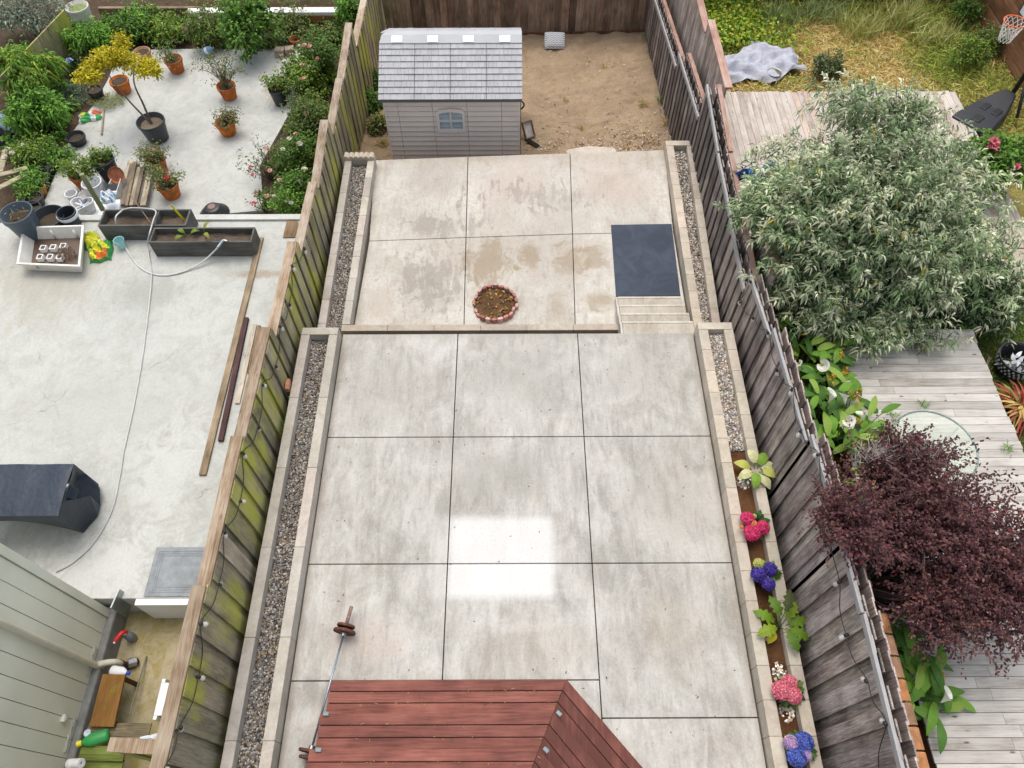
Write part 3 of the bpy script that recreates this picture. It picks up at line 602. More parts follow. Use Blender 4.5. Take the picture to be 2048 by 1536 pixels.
# ================================================================== RED STAIRS at the bottom of the photo
st = thing('deck_stairs', 'red composite stairs with a mitred corner leading down to the near patio', 'stairs', (0, 0.5, 0))
BW = 0.146; z = 0.17; y = at(900, 1360, 0.17).y; xm = at(1133, 1356, .17).x; xl0 = at(657, 1384, .17).x
ANG = math.radians(-49)      # direction of the angled run
dx, dy = math.cos(ANG), math.sin(ANG); nx, ny = math.sin(ANG), -math.cos(ANG)     # inward normal
nrm = Vector((dy, -dx))      # pointing to the house side (down left)
mitre = Vector((math.tan(math.radians(24.5)) * -1, -1))      # inward offset along the mitre per unit of depth
tread_i = 0
for stp in range(5):
    zt = 0.17 * (stp + 1); xl = xl0 - 0.035 * stp - 0.0
    mbx = MB(); mby = MB()
    for b in range(3):
        d0 = (stp * 3 + b) * BW * 0.985; d1 = d0 + BW - 0.014; k = random.uniform(0.78, 1.2)
        a0 = Vector((xm, y)) + mitre * d0; a1 = Vector((xm, y)) + mitre * d1
        mbx.prism([(xl, a0.y), (a0.x - .002, a0.y), (a1.x - .002, a1.y), (xl, a1.y)], zt - .025, zt, (k, k, k))
        k = random.uniform(0.85, 1.15); e0 = a0 + Vector((dx, dy)) * 3.2; e1 = a1 + Vector((dx, dy)) * 3.2
        mby.prism([(a0.x + .002, a0.y), tuple(e0), tuple(e1), (a1.x + .002, a1.y)], zt - .025, zt, (k, k, k))
    mbx.build('tread', mat_red, st, bevel=.003); mby.build('tread', mat_red2, st, bevel=.003)
    c0 = Vector((xm, y)) + mitre * (stp * 3 * BW * .985 + .02); mb = MB(); k = .8
    e = c0 + Vector((dx, dy)) * 3.15; cin = Vector((xm, y)) + mitre * 2.4
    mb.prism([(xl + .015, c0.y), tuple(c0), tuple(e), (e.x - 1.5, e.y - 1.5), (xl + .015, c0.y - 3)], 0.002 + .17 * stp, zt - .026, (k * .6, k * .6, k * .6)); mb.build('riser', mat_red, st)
for (u, v, zz, an) in [(652, 1428, .35, 0), (1118, 1427, .35, -.75), (637, 1500, .52, 0), (1092, 1500, .52, -.75)]:
    mb = MB(); p = at(u, v, zz); mb.obox(p, (.075, .05, .035), rotz(an), (.16, .22, .24)); mb.build('step_light', mat_plas, st, bevel=.008)

# ================================================================== SHED
SY = 14.15; sx0 = at(783, 300, -1.45).x; SX0 = -2.02; SX1 = 0.13; 
b0 = atX(783, 310, -1.97); 
def aty(u, v, y):
    d = ray(u, v); t = y / d[1]; return Vector((d[0] * t, y, CAM_H + d[2] * t))
l = aty(783, 300, SY).x; r = aty(1039, 300, SY).x; zE = aty(900, 205, SY).z + .20
sh = thing('garden_shed', 'grey resin garden shed with slate grey shingle roof and white ridge lights', 'shed', ((l + r) / 2, SY + 1.1, -1.7))
SB = SY + 2.35; RZ = zE + .62; RY = (SY + SB) / 2
beige = (0.72, 0.655, 0.60)
mb = MB()
# front wall: lap siding with panel seams
nl = 15; zb = -1.78; hgt = (zE - zb) / nl * 1.0
cols_ = [l, l + (r - l) * .10, l + (r - l) * .355, l + (r - l) * .61, l + (r - l) * .865, r]
for c0, c1 in zip(cols_[:-1], cols_[1:]):
    for k in range(nl):
        z0 = zb + k * hgt; t = random.uniform(.97, 1.03); gr = 1.0
        yo = SY
        mb.box((c0 + .004, yo - .0345, z0 - .004), (c1 - .004, yo - .004, z0 + .006), (.40, .36, .33))  # dark-coloured strip paints the shadow line under each lap
        mb.add([(c0 + .004, yo - .034, z0), (c1 - .004, yo - .034, z0), (c1 - .004, yo + .0, z0 + hgt), (c0 + .004, yo, z0 + hgt), (c0 + .004, yo + .03, z0), (c1 - .004, yo + .03, z0), (c1 - .004, yo + .03, z0 + hgt), (c0 + .004, yo + .03, z0 + hgt)],
               [(0, 1, 2, 3), (5, 4, 7, 6), (1, 0, 4, 5), (3, 2, 6, 7), (0, 3, 7, 4), (2, 1, 5, 6)], tuple(x * t for x in beige))
mb.box((l, SY + .031, zb), (r, SY + .09, zE), (.16, .15, .14))
for yy0, yy1, xx0, xx1 in [(SY + .091, SB - .03, l, l + .06), (SY + .091, SB - .03, r - .06, r)]: mb.box((xx0, yy0, zb), (xx1, yy1, zE), beige)
mb.box((l, SB - .029, zb), (r, SB, zE), beige)
for xx in (l, r - .05): mb.prism([(xx, SY + .1), (xx + .05, SY + .1), (xx + .05, SB - .1), (xx, SB - .1)], zE - .0, zE + .05, beige); mb.add([(xx, SY + .15, zE + .05), (xx, SB - .15, zE + .05), (xx, RY, RZ - .1), (xx + .05, SY + .15, zE + .05), (xx + .05, SB - .15, zE + .05), (xx + .05, RY, RZ - .1)], [(0, 2, 1), (3, 4, 5), (0, 3, 5, 2), (1, 2, 5, 4)], beige)
mb.build('wall', mat_shed, sh)
for xx in (l - .012, r - .035): mb = MB(); mb.box((xx, SY - .03, zb), (xx + .045, SY - .019, zE - .02), tuple(c * 1.04 for c in beige)); mb.build('corner_trim', mat_shed, sh, bevel=.003)
# roof: shingle courses stepping down each slope
rl, rr = l - .07, r + .05; slate = (0.36, 0.365, 0.385); ey = SY - .16; ez = zE - .02
def slope(name, y0, z0, y1, z1, courses):
    mb = MB(); d = Vector((0, y1 - y0, z1 - z0)); nrm_ = Vector((0, -d.z, d.y)).normalized() * (1 if d.y > 0 else -1)
    for k in range(courses):
        a = Vector((0, y0, z0)) + d * (k / courses); b = Vector((0, y0, z0)) + d * ((k + 1) / courses + .01)
        x = rl
        while x < rr - .001:
            x1 = min(rr, x + random.choice([.06, .09, .12, .15])); t = random.uniform(.92, 1.06); g_ = .0018
            lo_, hi_ = .034 + random.uniform(-.003, .004), .012
            P = [(x + g_, a.y, a.z), (x1 - g_, a.y, a.z), (x1 - g_, b.y, b.z), (x + g_, b.y, b.z)]
            T = [Vector(P[0]) + nrm_ * lo_, Vector(P[1]) + nrm_ * lo_, Vector(P[2]) + nrm_ * hi_, Vector(P[3]) + nrm_ * hi_]
            mb.add(P + T, [(3, 2, 1, 0), (4, 5, 6, 7), (0, 1, 5, 4), (1, 2, 6, 5), (2, 3, 7, 6), (3, 0, 4, 7)] if d.y > 0 else [(0, 1, 2, 3), (7, 6, 5, 4), (4, 5, 1, 0), (5, 6, 2, 1), (6, 7, 3, 2), (7, 4, 0, 3)], tuple(c * t for c in slate)); x = x1
    if d.y > 0:      # dark eave lip and panel seams
        mb.box((rl, y0 - .012, z0 - .05), (rr, y0 - .001, z0 + .03), (.10, .105, .12))
        for q in (.25, .5, .75):
            xx = rl + (rr - rl) * q; a = Vector((xx, y0, z0)) + nrm_ * .036; b = Vector((xx, y1, z1)) + nrm_ * .032; mb.beam(a, b, .010, .012, (.09, .09, .10))
    return mb.build(name, mat_shed, sh)
slope('roof_slope', ey, ez, RY - .13, RZ - .055, 9); slope('roof_slope', SB + .16, zE - .02, RY + .2, RZ - .03, 4)
mb = MB(); mb.add([(rl, RY - .17, RZ - .03), (rr, RY - .17, RZ - .03), (rr, RY + .03, RZ + .045), (rl + .05, RY + .03, RZ + .045), (rr, RY + .27, RZ - .01), (rl + .14, RY + .27, RZ - .01), (rl, RY + .22, RZ - .08), (rr, RY + .27, RZ - .12), (rr, RY - .17, RZ - .10), (rl, RY - .17, RZ - .10)],
    [(0, 1, 2, 3), (3, 2, 4, 5), (5, 4, 7, 6), (9, 8, 1, 0), (0, 3, 5, 6, 9), (1, 8, 7, 4, 2), (6, 7, 8, 9)], (0.40, 0.41, 0.43)); mb.build('ridge_cap', mat_shed, sh, bevel=.006)
for q in (.125, .375, .625, .88):
    xx = rl + (rr - rl) * q; mb = MB(); n_ = Vector((0, -.35, .93))
    mb.add([(xx - .12, RY - .165, RZ - .02), (xx + .12, RY - .165, RZ - .02), (xx + .12, RY - .01, RZ + .038), (xx - .12, RY - .01, RZ + .038)] + [(xx - .12, RY - .168, RZ - .008), (xx + .12, RY - .168, RZ - .008), (xx + .12, RY - .012, RZ + .05), (xx - .12, RY - .012, RZ + .05)], [(3, 2, 1, 0), (4, 5, 6, 7), (0, 1, 5, 4), (1, 2, 6, 5), (2, 3, 7, 6), (3, 0, 4, 7)], (.85, .85, .84)); mb.build('ridge_light', mat_shed, sh)
# window
w0 = aty(881, 256, SY); w1 = aty(924, 222, SY); wx0, wx1, wz0, wz1 = w0.x, w1.x, w0.z, w1.z; mx = (wx0 + wx1) / 2; mz = (wz0 + wz1) / 2
wf = MB(); yb = SY - .07
arch = [(wx0 - .06, wz0 - .07), (wx1 + .06, wz0 - .07), (wx1 + .06, wz1), (wx1, wz1 + .07), (mx, wz1 + .10), (wx0, wz1 + .07), (wx0 - .06, wz1)]
inn = [(wx0, wz0), (wx1, wz0), (wx1, wz1 - .03), (wx1 - .1, wz1 + .0), (mx, wz1 + .02), (wx0 + .1, wz1 + .0), (wx0, wz1 - .03)]
n = 7; wf.add([(x, yb, z) for x, z in arch] + [(x, yb, z) for x, z in inn] + [(x, SY - .01, z) for x, z in arch] + [(x, SY - .01, z) for x, z in inn],
   [(i, (i + 1) % n, n + (i + 1) % n, n + i) for i in range(n)] + [(i + 2 * n, (i + 1) % n + 2 * n, (i + 1) % n, i) for i in range(n)] + [(n + i, n + (i + 1) % n, 3 * n + (i + 1) % n, 3 * n + i) for i in range(n)], (.74, .68, .63))
wf.box((mx - .02, yb + .004, wz0), (mx + .02, SY - .012, wz1 + .01), (.64, .6, .55)); wf.box((wx0, yb + .006, mz - .02), (mx - .021, SY - .012, mz + .02), (.64, .6, .55)); wf.box((mx + .021, yb + .006, mz - .02), (wx1, SY - .012, mz + .02), (.64, .6, .55))
wo = wf.build('window', mat_shed, sh)
pm = MB()
for (a, b, c, d) in [(wx0, mx - .021, wz0, mz - .021), (mx + .021, wx1, wz0, mz - .021), (wx0, mx - .021, mz + .021, wz1 - .02), (mx + .021, wx1, mz + .021, wz1 - .02)]: pm.box((a, SY - .03, c), (b, SY - .022, d), (.28, .40, .50))
ORG[wo.name] = ORG[sh.name]; pm.build('pane', mat_pane, wo)
mb = MB(); mb.box((r + .003, SY + .25, zb), (r + .03, SB - .25, zE - .05), (.06, .06, .065)); 
do = mb.build('door', mat_shed, sh); mb = MB(); mb.tube(crom([(r + .03, SY + .5, -.5), (r + .09, SY + .48, -.42), (r + .1, SY + .42, -.3), (r + .04, SY + .4, -.2)], 4), .02, 6, (.03, .03, .03)); mb.build('handle', mat_plas, do)

# ================================================================== THINGS IN THE SAND
p = atf(1109, 97, sandz); M = Matrix.Rotation(math.radians(38), 3, 'X') @ Matrix.Rotation(math.radians(3), 3, 'Y')
mb = MB(); n = 12; vs = []; fs = []
for sgn in (-1, 1):
    for j in range(n + 1):
        for i in range(n + 1):
            a, b = i / n * 2 - 1, j / n * 2 - 1; h = .10 * max(0, (1 - abs(a) ** 3) * (1 - abs(b) ** 3)) ** .5
            vs.append(p + Vector((0, .08, .2)) + M @ Vector((a * .30 * (1 - .04 * b * b), b * .24 * (1 - .05 * a * a), sgn * h)))
m = n + 1
for s_ in range(2):
    for j in range(n):
        for i in range(n):
            q = [s_ * m * m + j * m + i, s_ * m * m + j * m + i + 1, s_ * m * m + (j + 1) * m + i + 1, s_ * m * m + (j + 1) * m + i]; fs.append(tuple(q if s_ else q[::-1]))
mb.add(vs, fs); tag(mb.build('outdoor_cushion', mat_zig, smooth=True), 'grey and white chevron cushion leaning against the brown back fence', 'cushion')
p = atf(1056, 272, sandz); bx = thing('picture_frame', 'small wooden tray frame leaning against the shed corner', 'frame', p)
M = rotz(.5) @ Matrix.Rotation(math.radians(58), 3, 'X'); mb = MB(); mb.obox(p + Vector((0, 0, .2)), (.24, .36, .02), M, (.6, .57, .55)); mb.build('panel', mat_matte, bx)
mb = MB()
for dx_, dy_, sx_, sy_ in ((-.125, 0, .03, .42), (.125, 0, .03, .42), (0, -.195, .219, .03), (0, .195, .219, .03)): mb.obox(p + Vector((0, 0, .2)) + M @ Vector((dx_, dy_, .02)), (sx_, sy_, .07), M, (.26, .17, .10))
mb.build('rim', mat_matte, bx, bevel=.003)
p = atf(1066, 291, sandz); mb = MB(); mb.beam(p + Vector((-.15, .2, .02)), p + Vector((.12, -.1, .05)), .12, .02, (.05, .045, .035)); tag(mb.build('board_scrap', mat_plank), 'dark offcut of board lying in the sand by the shed', 'board')
mb = MB(); pts = [(1130, 304), (1136, 298), (1160, 294), (1178, 291), (1200, 293), (1226, 294), (1234, 300), (1230, 308), (1150, 312)]
mb.prism([tuple(at(u, v, -.70)[:2]) for u, v in pts], -1.6, -.70, (1.02, .98, .93)); tag(mb.build('stepping_stone', mat_block, bevel=.02), 'pale rounded concrete pad against the far edge of the far patio', 'stone')
def tuft(u, v, lab, cols, n=40, h=.22, f=sandz, name='weed_tuft', grp=None, sp=.5, wd=.012):
    p = atf(u, v, f); mb = MB(); P = np.array(p) + rng.normal(0, .04, (n, 3)) * [1, 1, 0]; D = rng.normal(0, sp, (n, 3)); D[:, 2] = 1
    leaves(mb, P, D, h * rng.uniform(.5, 1.2, n), wd, pal(cols, n), .5); o = mb.build(name, mat_leaf, org=p); tag(o, lab, 'weed', grp); return o
DRY = [(.42, .30, .10), (.5, .36, .16), (.36, .22, .07)]; G2 = [(.10, .17, .04), (.16, .22, .05)]
tuft(1207, 136, 'orange dry tuft in the middle of the far sand', DRY, 34, .2, sp=1.5)
tuft(1287, 212, 'mixed green and straw weed in the sand near the right fence', DRY + G2, 60, .3, sp=.9)
tuft(1335, 250, 'straw coloured dry weed at the corner beside the tan planter', DRY, 70, .34, sp=.6)
tuft(1130, 202, 'small pale green weed in the middle of the sand', G2 + DRY, 40, .16, sp=1.3)
tuft(1163, 258, 'flat yellow weed near the stepping stone', DRY, 40, .2, sp=1.6)
tuft(1295, 80, 'green weed in the back right corner of the sand', G2, 70, .4, sp=.5)
tuft(1322, 205, 'leafy green weed against the dark right fence', G2, 60, .3, sp=.6)
tuft(1300, 105, 'grey green spiky weed below the back right corner', [(.22, .25, .15)], 40, .25, sp=.7)
n = 900; mb = MB(); P = []
while len(P) < n:
    q = random.random(); 
    if q < .4: u, v = random.gauss(1270, 45), random.gauss(278, 14)
    elif q < .65: u, v = random.uniform(1045, 1330), random.gauss(293, 8)
    else: u, v = random.uniform(1048, 1330), random.uniform(95, 300)
    if u > 1048: P.append(tuple(atf(u, v, sandz) + Vector((0, 0, .02))))
P = np.array(P); D = rng.normal(0, 1, (n, 3)); D[:, 2] = .15
leaves(mb, P, D, rng.uniform(.03, .11, n), .03, pal([(.5, .42, .33), (.36, .2, .1), (.6, .55, .5), (.2, .12, .08), (.45, .33, .12)], n), .2)
stuff(mb.build('leaf_litter', mat_leaf), 'scattered dry leaves, chips and twigs lying on the sand', 'litter')
# weeds between the shed and the left fence
for i, (u, v, rr_, hh) in enumerate([(752, 170, .28, .35), (748, 215, .3, .4), (758, 262, .25, .25)]):
    p = atf(u, v, sandz); mb = MB(); bush_mesh(mb, p + Vector((0, 0, hh * .5)), (rr_, rr_ * 1.2, hh), 190, 6, .12, .04, GREEN if i < 2 else OLIVE, .5, lumps=9, jitter=.06)
    tag(mb.build('weed_clump', mat_leaf, org=p), ['dark green weeds beside the shed eave and mossy fence', 'broad green weeds in the gap left of the shed wall', 'yellowing low weeds at the front left shed corner'][i], 'weed')
tuft(765, 290, 'straw dry grass at the shed base beside the scalloped block', DRY + G2, 70, .3, sp=1.0)

# ================================================================== ON THE PATIOS
mb = MB(); q = [at(1222, 450, -.64), at(1343, 448, -.64), at(1361, 592, -.64), at(1232, 593, -.64)]
mb.prism([tuple(x[:2]) for x in q], -.648, -.632); tag(mb.build('rubber_mat', mat_mat, bevel=.004), 'large black rubber mat lying on the far patio above the steps', 'mat')
p = at(990, 610, -.645); fp = thing('fire_pit', 'low round fire pit ringed with pink scalloped bricks on the far patio', 'fire pit', p)
NB = 22; R0 = .41
for i in range(NB):
    if i in (11,): continue
    a = 2 * math.pi * i / NB + .12; R_ = R0 + random.uniform(-.015, .02); hh = .10 + random.uniform(-.02, .02)
    if 9 <= i <= 13: hh = .03 if i == 10 else .05
    mb = MB(); c = p + Vector((R_ * math.cos(a), R_ * 1.03 * math.sin(a), hh / 2)); col = jit((.38, .17, .14) if random.random() < .6 else (.45, .29, .25), .2)
    mb.lathe([(.058, -hh / 2), (.06, hh / 2 - .012), (.052, hh / 2), (.001, hh / 2 + .004)], c, 8, col, rotz(a + .1), .55, 1.0); mb.build('brick', mat_brick, fp)
mb = MB(); vs = [p + Vector((0, 0, .03))]; 
for k in range(1, 5):
    for j in range(22): a = 2 * math.pi * j / 22; vs.append(p + Vector((.105 * k * math.cos(a), .105 * k * math.sin(a), .012 + .03 * random.random() * (k < 4))))
fs = [(0, 1 + j, 1 + (j + 1) % 22) for j in range(22)] + [(1 + (k - 1) * 22 + j, 1 + k * 22 + j, 1 + k * 22 + (j + 1) % 22, 1 + (k - 1) * 22 + (j + 1) % 22) for k in range(1, 4) for j in range(22)]
mb.add(vs, fs); mb.build('ash_bed', M_dirt('fire pit earth', (.17, .10, .05), (.11, .065, .035), (.22, .12, .06), 9, 1.0), fp, smooth=True)
n = 80; mb = MB(); a = rng.uniform(0, 6.28, n); rr_ = .38 * np.sqrt(rng.uniform(0, 1, n)); P = np.array(p) + np.stack([rr_ * np.cos(a), rr_ * np.sin(a), rng.uniform(.03, .06, n)], 1); D = rng.normal(0, 1, (n, 3)); D[:, 2] *= .3
leaves(mb, P, D, rng.uniform(.04, .14, n), .04, pal([(.36, .17, .05), (.25, .09, .04), (.42, .28, .08), (.16, .11, .10)], n), .2); o = mb.build('dead_leaves', mat_leaf, fp); o['kind'] = 'stuff'
# barbell
a = at(703, 1213, .17); b_ = at(609, 1548, .165); d = (b_ - a).normalized(); Lb = (b_ - a).length
bb = thing('barbell', 'rusty barbell with two small plates at each end lying by the red stairs', 'barbell', (a + b_) / 2 - Vector((0, 0, .165)))
p1 = at(690, 1265, .165); s1 = (p1 - a).dot(d); p2 = at(622, 1500, .165); s2 = (p2 - a).dot(d)
mb = MB(); mb.tube([a + d * (s1 - .02), a + d * (s2 + .02)], .0145, 10, (.28, .33, .40)); mb.build('bar', mat_metal, bb, smooth=True)
M = d.to_track_quat('Z', 'Y').to_matrix()
for s0, s1_ in ((0, s1 + .02), (s2 - .02, Lb)): mb = MB(); mb.tube([a + d * s0, a + d * s1_], .026, 12, (.20, .13, .11)); mb.build('sleeve', mat_rust, bb, smooth=True)
for sc_ in (s1 + .03, s2 - .03): mb = MB(); mb.lathe([(.02, -.02), (.04, -.02), (.04, .02), (.02, .02)], a + d * sc_, 14, (.35, .36, .38), M); mb.build('collar', mat_metal, bb)
for sc_, R_ in ((s1 - .01, .155), (s1 - .085, .125), (s2 + .015, .155), (s2 + .09, .13)):
    mb = MB(); mb.lathe([(.03, -.016), (R_ * .45, -.016), (R_ * .5, -.010), (R_ * .84, -.010), (R_ * .88, -.018), (R_ - .005, -.018), (R_, -.010), (R_, .010), (R_ - .005, .018), (R_ * .88, .018), (R_ * .84, .010), (R_ * .5, .010), (R_ * .45, .016), (.03, .016)], a + d * sc_, 28, (.11, .045, .03), M); mb.build('weight_plate', mat_rust, bb)
# brick by the left fence
p = at(581, 772, .27); mb = MB(); mb.obox(p + Vector((-.035, 0, .02)), (.07, .2, .10), rotz(.06), (.42, .20, .12)); tag(mb.build('brick', mat_brick, bevel=.005), 'single orange brick standing on the planter edge against the mossy fence', 'brick')
for (u, v, z_, X_) in ((576, 800, .25, 0), (562, 850, .2, 0)):
    p = at(u, v, .1); mb = MB(); n = 14; leaves(mb, np.array(p) + rng.normal(0, .04, (n, 3)), rng.normal(0, .5, (n, 3)) + [.2, 0, 1], .16, .025, pal(LUSH, n), .4)
    tag(mb.build('weed_tuft', mat_leaf, org=p), 'green weed behind the gravel planter just below the orange brick' if v == 800 else 'small green weed behind the planter, further from the orange brick', 'weed')

# ================================================================== PLANTS IN THE FLOWER PLANTER
def hydrangea(u, v, lab, heads, buds=()):
    p = at(u, v, .13); t = thing('hydrangea', lab, 'flower', p, 'hydrangeas in the right planter'); mb = MB(); n = 84
    a = rng.uniform(0, 6.28, n); P = np.array(p) + np.stack([.05 * np.cos(a), .05 * np.sin(a), rng.uniform(.05, .22, n)], 1); D = np.stack([np.cos(a), np.sin(a), rng.uniform(-.1, .7, n)], 1)
    leaves(mb, P, D, rng.uniform(.09, .19, n), .075, pal([(.06, .15, .03), (.11, .23, .05), (.05, .11, .03), (.16, .24, .05)], n), .5); mb.build('foliage', mat_leaf, t)
    mb = MB(); 
    for du, dv, dat, s_ in heads:
        q = at(u + du, v + dv, .38); mb.tube([p, p.lerp(q, .6) + Vector((0, 0, .06)), q], .006, 5, (.08, .14, .04))
    mb.build('stem', mat_twig, t)
    for du, dv, dat, s_ in heads: put('flower_head', dat, t, at(u + du, v + dv, .38), random.uniform(0, 6), s_)
HPINK = make_flower('h1', [(.80, .06, .22), (.85, .14, .32), (.70, .03, .14)], .115, 'h'); HSOFT = make_flower('h2', [(.82, .22, .30), (.85, .38, .45), (.75, .14, .22)], .115, 'h')
HBLUE = make_flower('h3', [(.06, .12, .50), (.12, .20, .62), (.20, .22, .6)], .115, 'h'); HVIO = make_flower('h4', [(.09, .06, .42), (.18, .10, .5), (.05, .04, .3)], .105, 'h'); HLIME = make_flower('h5', [(.55, .6, .12), (.65, .65, .3)], .09, 'h'); HORA = make_flower('h6', [(.85, .45, .10), (.8, .25, .2)], .07, 'h'); HPB = make_flower('h7', [(.55, .35, .6), (.3, .3, .65), (.7, .45, .5)], .1, 'h')
hydrangea(1507, 1056, 'bright pink hydrangea in the planter, above the violet one', [(-12, -19, HPINK, .95), (-3, 10, HPINK, 1.1), (18, -1, HPINK, .95), (0, -8, HORA, .9), (-24, -2, HORA, .5), (2, -24, HLIME, .4)])
hydrangea(1526, 1152, 'violet hydrangea with one lime head in the planter', [(-9, -3, HVIO, 1.05), (14, -14, HVIO, 1.0), (11, 16, HVIO, .95), (-8, -25, HLIME, .9)])
hydrangea(1572, 1385, 'soft pink hydrangea between two heaps of white pebbles', [(-10, -4, HSOFT, 1.1), (7, -20, HSOFT, .95), (14, 5, HSOFT, 1.05)])
hydrangea(1592, 1500, 'clear blue hydrangea nearest the bottom of the photo', [(16, -16, HBLUE, 1.1), (2, 14, HBLUE, 1.1), (-10, -14, HPB, 1.0), (20, 10, HPB, .8)])
def bigleaf(mb, base, ang, L, W, col, rise, lobes=0, vein=None):
    """one broad arching leaf with a stalk, lobed when asked"""
    base = Vector(base); dr = Vector((math.cos(ang), math.sin(ang), 0)); sd_ = Vector((-dr.y, dr.x, 0)); tip0 = base + dr * L * .5 + Vector((0, 0, rise)); n = 8; vs = []; fs = []; cs = []
    mb.tube([base, base + Vector((0, 0, rise * .6)) + dr * L * .15, tip0], .006, 5, (.12, .2, .04), caps=False)
    for i in range(n + 1):
        t = i / n; wv = W * math.sin(math.pi * min(1, t * .93 + .07)) ** .75 * (1 - .25 * t); 
        if lobes and i % 2: wv *= .55
        c = tip0 + dr * (L * (t - .15)) + Vector((0, 0, .05 * math.sin(t * 3) - .12 * L * t * t))
        vs += [c - sd_ * wv / 2 + Vector((0, 0, -.02)), c + Vector((0, 0, -.012)), c + sd_ * wv / 2 + Vector((0, 0, -.02))]
    for i in range(n):
        fs += [(3 * i, 3 * i + 1, 3 * i + 4, 3 * i + 3), (3 * i + 1, 3 * i + 2, 3 * i + 5, 3 * i + 4)]
    k = len(mb.f); mb.add(vs, fs, col)
    if vein:
        for i in range(k, len(mb.f)): mb.c[i] = vein if random.random() < .45 else col
p = at(1500, 950, .13); mb = MB()
for i, a in enumerate([.3, 1.0, 1.8, 2.7, 3.6, 4.4, 5.2, 5.9]): bigleaf(mb, p + Vector((.05, 0, 0)), a, .26, .17, [(.55, .58, .24), (.22, .38, .05), (.6, .6, .3), (.5, .52, .12)][i % 4], .18 + .04 * (i % 3), vein=(.68, .66, .42) if i % 2 == 0 else None)
tag(mb.build('variegated_plant', mat_leaf, org=p), 'cream and lime variegated leafy plant where the gravel ends in the planter', 'plant')
p = at(1548, 1258, .13); mb = MB()
for i, a in enumerate([.2, .9, 1.9, 2.6, 3.5, 5.0, 5.8]): bigleaf(mb, p + Vector((.05, 0, 0)), a, .30, .22, [(.16, .28, .02), (.24, .34, .03), (.12, .22, .03)][i % 3], .2 + .06 * (i % 3), lobes=1)
bigleaf(mb, p, 1.2, .34, .2, (.07, .09, .03), .5, lobes=1); bigleaf(mb, p, 4.1, .2, .14, (.55, .5, .04), .12)
tag(mb.build('split_leaf_plant', mat_leaf, org=p), 'lime green plant with split leaves between the violet and soft pink hydrangeas', 'plant')
def pile(u, v, n, rx, ry, lab, i):
    c = at(u, v, .13)
    def f(q): a = q[:, 0] * 6.283; r_ = np.sqrt(q[:, 1]); return np.stack([c.x + rx * r_ * np.cos(a), c.y + ry * r_ * np.sin(a)], 1)
    return pebbles('pebble_pile', lab, f, n, .14, .042, 2.0)
pile(1488, 966, 70, .12, .12, 'white and grey pebbles at the foot of the variegated plant', 0); pile(1532, 1265, 60, .1, .1, 'white pebbles at the foot of the split leaf plant', 1)
pile(1560, 1350, 80, .09, .17, 'white pebbles just above the soft pink hydrangea', 2); pile(1572, 1418, 80, .09, .16, 'white pebbles just below the soft pink hydrangea', 3)

# ================================================================== STRING LIGHTS
def string_light(lab, bulbs, X, side, cable, tilt):
    pts = [atX(u, v, X) for u, v in bulbs]; t = thing('string_lights', lab, 'string lights', (X, pts[0].y, pts[0].z)); mb = MB()
    path = []
    for a, b in zip(pts[:-1], pts[1:]): m = (a + b) / 2 - Vector((0, 0, .07 * (a - b).length)); path += [a + Vector((0, 0, .05)), m]
    path.append(pts[-1] + Vector((0, 0, .05))); mb.tube(crom(path, 4), .006, 5, (.012, .012, .012)); mb.build('cable', mat_plas, t, smooth=True)
    for p in pts:
        M = Matrix.Rotation(random.uniform(-.5, .5), 3, 'Y') @ Matrix.Rotation(math.pi + random.uniform(-.5, .5), 3, 'X')
        mb = MB(); mb.lathe([(.001, -.06), (.02, -.055), (.022, -.01), (.017, .0)], p, 10, (.012, .012, .012), M); so = mb.build('socket', mat_plas, t, smooth=True); ORG[so.name] = ORG[t.name]
        mb = MB(); mb.lathe([(.014, .0), (.026, .02), (.033, .045), (.028, .07), (.012, .085), (.001, .088)], p, 12, (1, 1, 1), M); mb.build('bulb', mat_bulb, so, smooth=True)
string_light('black string lights with clear bulbs along the mossy left fence', [(610, 500), (586, 535), (580, 612), (562, 655), (553, 735), (527, 771), (518, 857), (488, 909), (483, 1003), (450, 1067), (441, 1169), (405, 1248), (400, 1355), (362, 1457), (330, 1540)], FXL + .075, 1, None, 0)
string_light('black string lights with clear bulbs along the dark right fence', [(1501, 565), (1480, 605), (1506, 638), (1536, 668), (1554, 743), (1583, 782), (1600, 865), (1634, 910), (1655, 1010), (1676, 1166), (1689, 1272), (1730, 1361), (1768, 1445), (1755, 1560)], FXR - .10, -1, None, 0)

# ================================================================== LEFT NEIGHBOUR
# grill under a fitted cover: hull of a low body with arched front hem
zt = ZU + 1.0
def quadmesh(mb, rows, col):
    n = len(rows[0]); vs = [p for r in rows for p in r]; mb.add(vs, [(j * n + i, j * n + i + 1, (j + 1) * n + i + 1, (j + 1) * n + i) for j in range(len(rows) - 1) for i in range(n - 1)], col)
A = at(148, 928, zt); B = at(114, 1030, zt); Cc = at(197, 968, ZU + .28); Dd = at(166, 1069, ZU + .02)
mb = MB(); W_ = 1.75; n = 22
def prof(t, back):     # along x from right end (t=0) to left end (t=1)
    return t * W_
rows = []
nx_ = 24
def gx(t, x0): return x0 - t * W_
top_b = [Vector((gx(i / nx_, A.x), A.y, zt + .006 * math.sin(i * .7))) for i in range(nx_ + 1)]
top_m = [Vector((gx(i / nx_, (A.x + B.x) / 2), (A.y + B.y) / 2, zt + .012 + .006 * math.sin(i * .9))) for i in range(nx_ + 1)]
top_f = [Vector((gx(i / nx_, B.x), B.y, zt - .03 + .006 * math.sin(i * .6))) for i in range(nx_ + 1)]
hem_f = [Vector((gx(i / nx_, Dd.x), Dd.y + .02, ZU + .03 + .50 * math.sin(math.pi * min(1, i / nx_)) ** .8)) for i in range(nx_ + 1)]
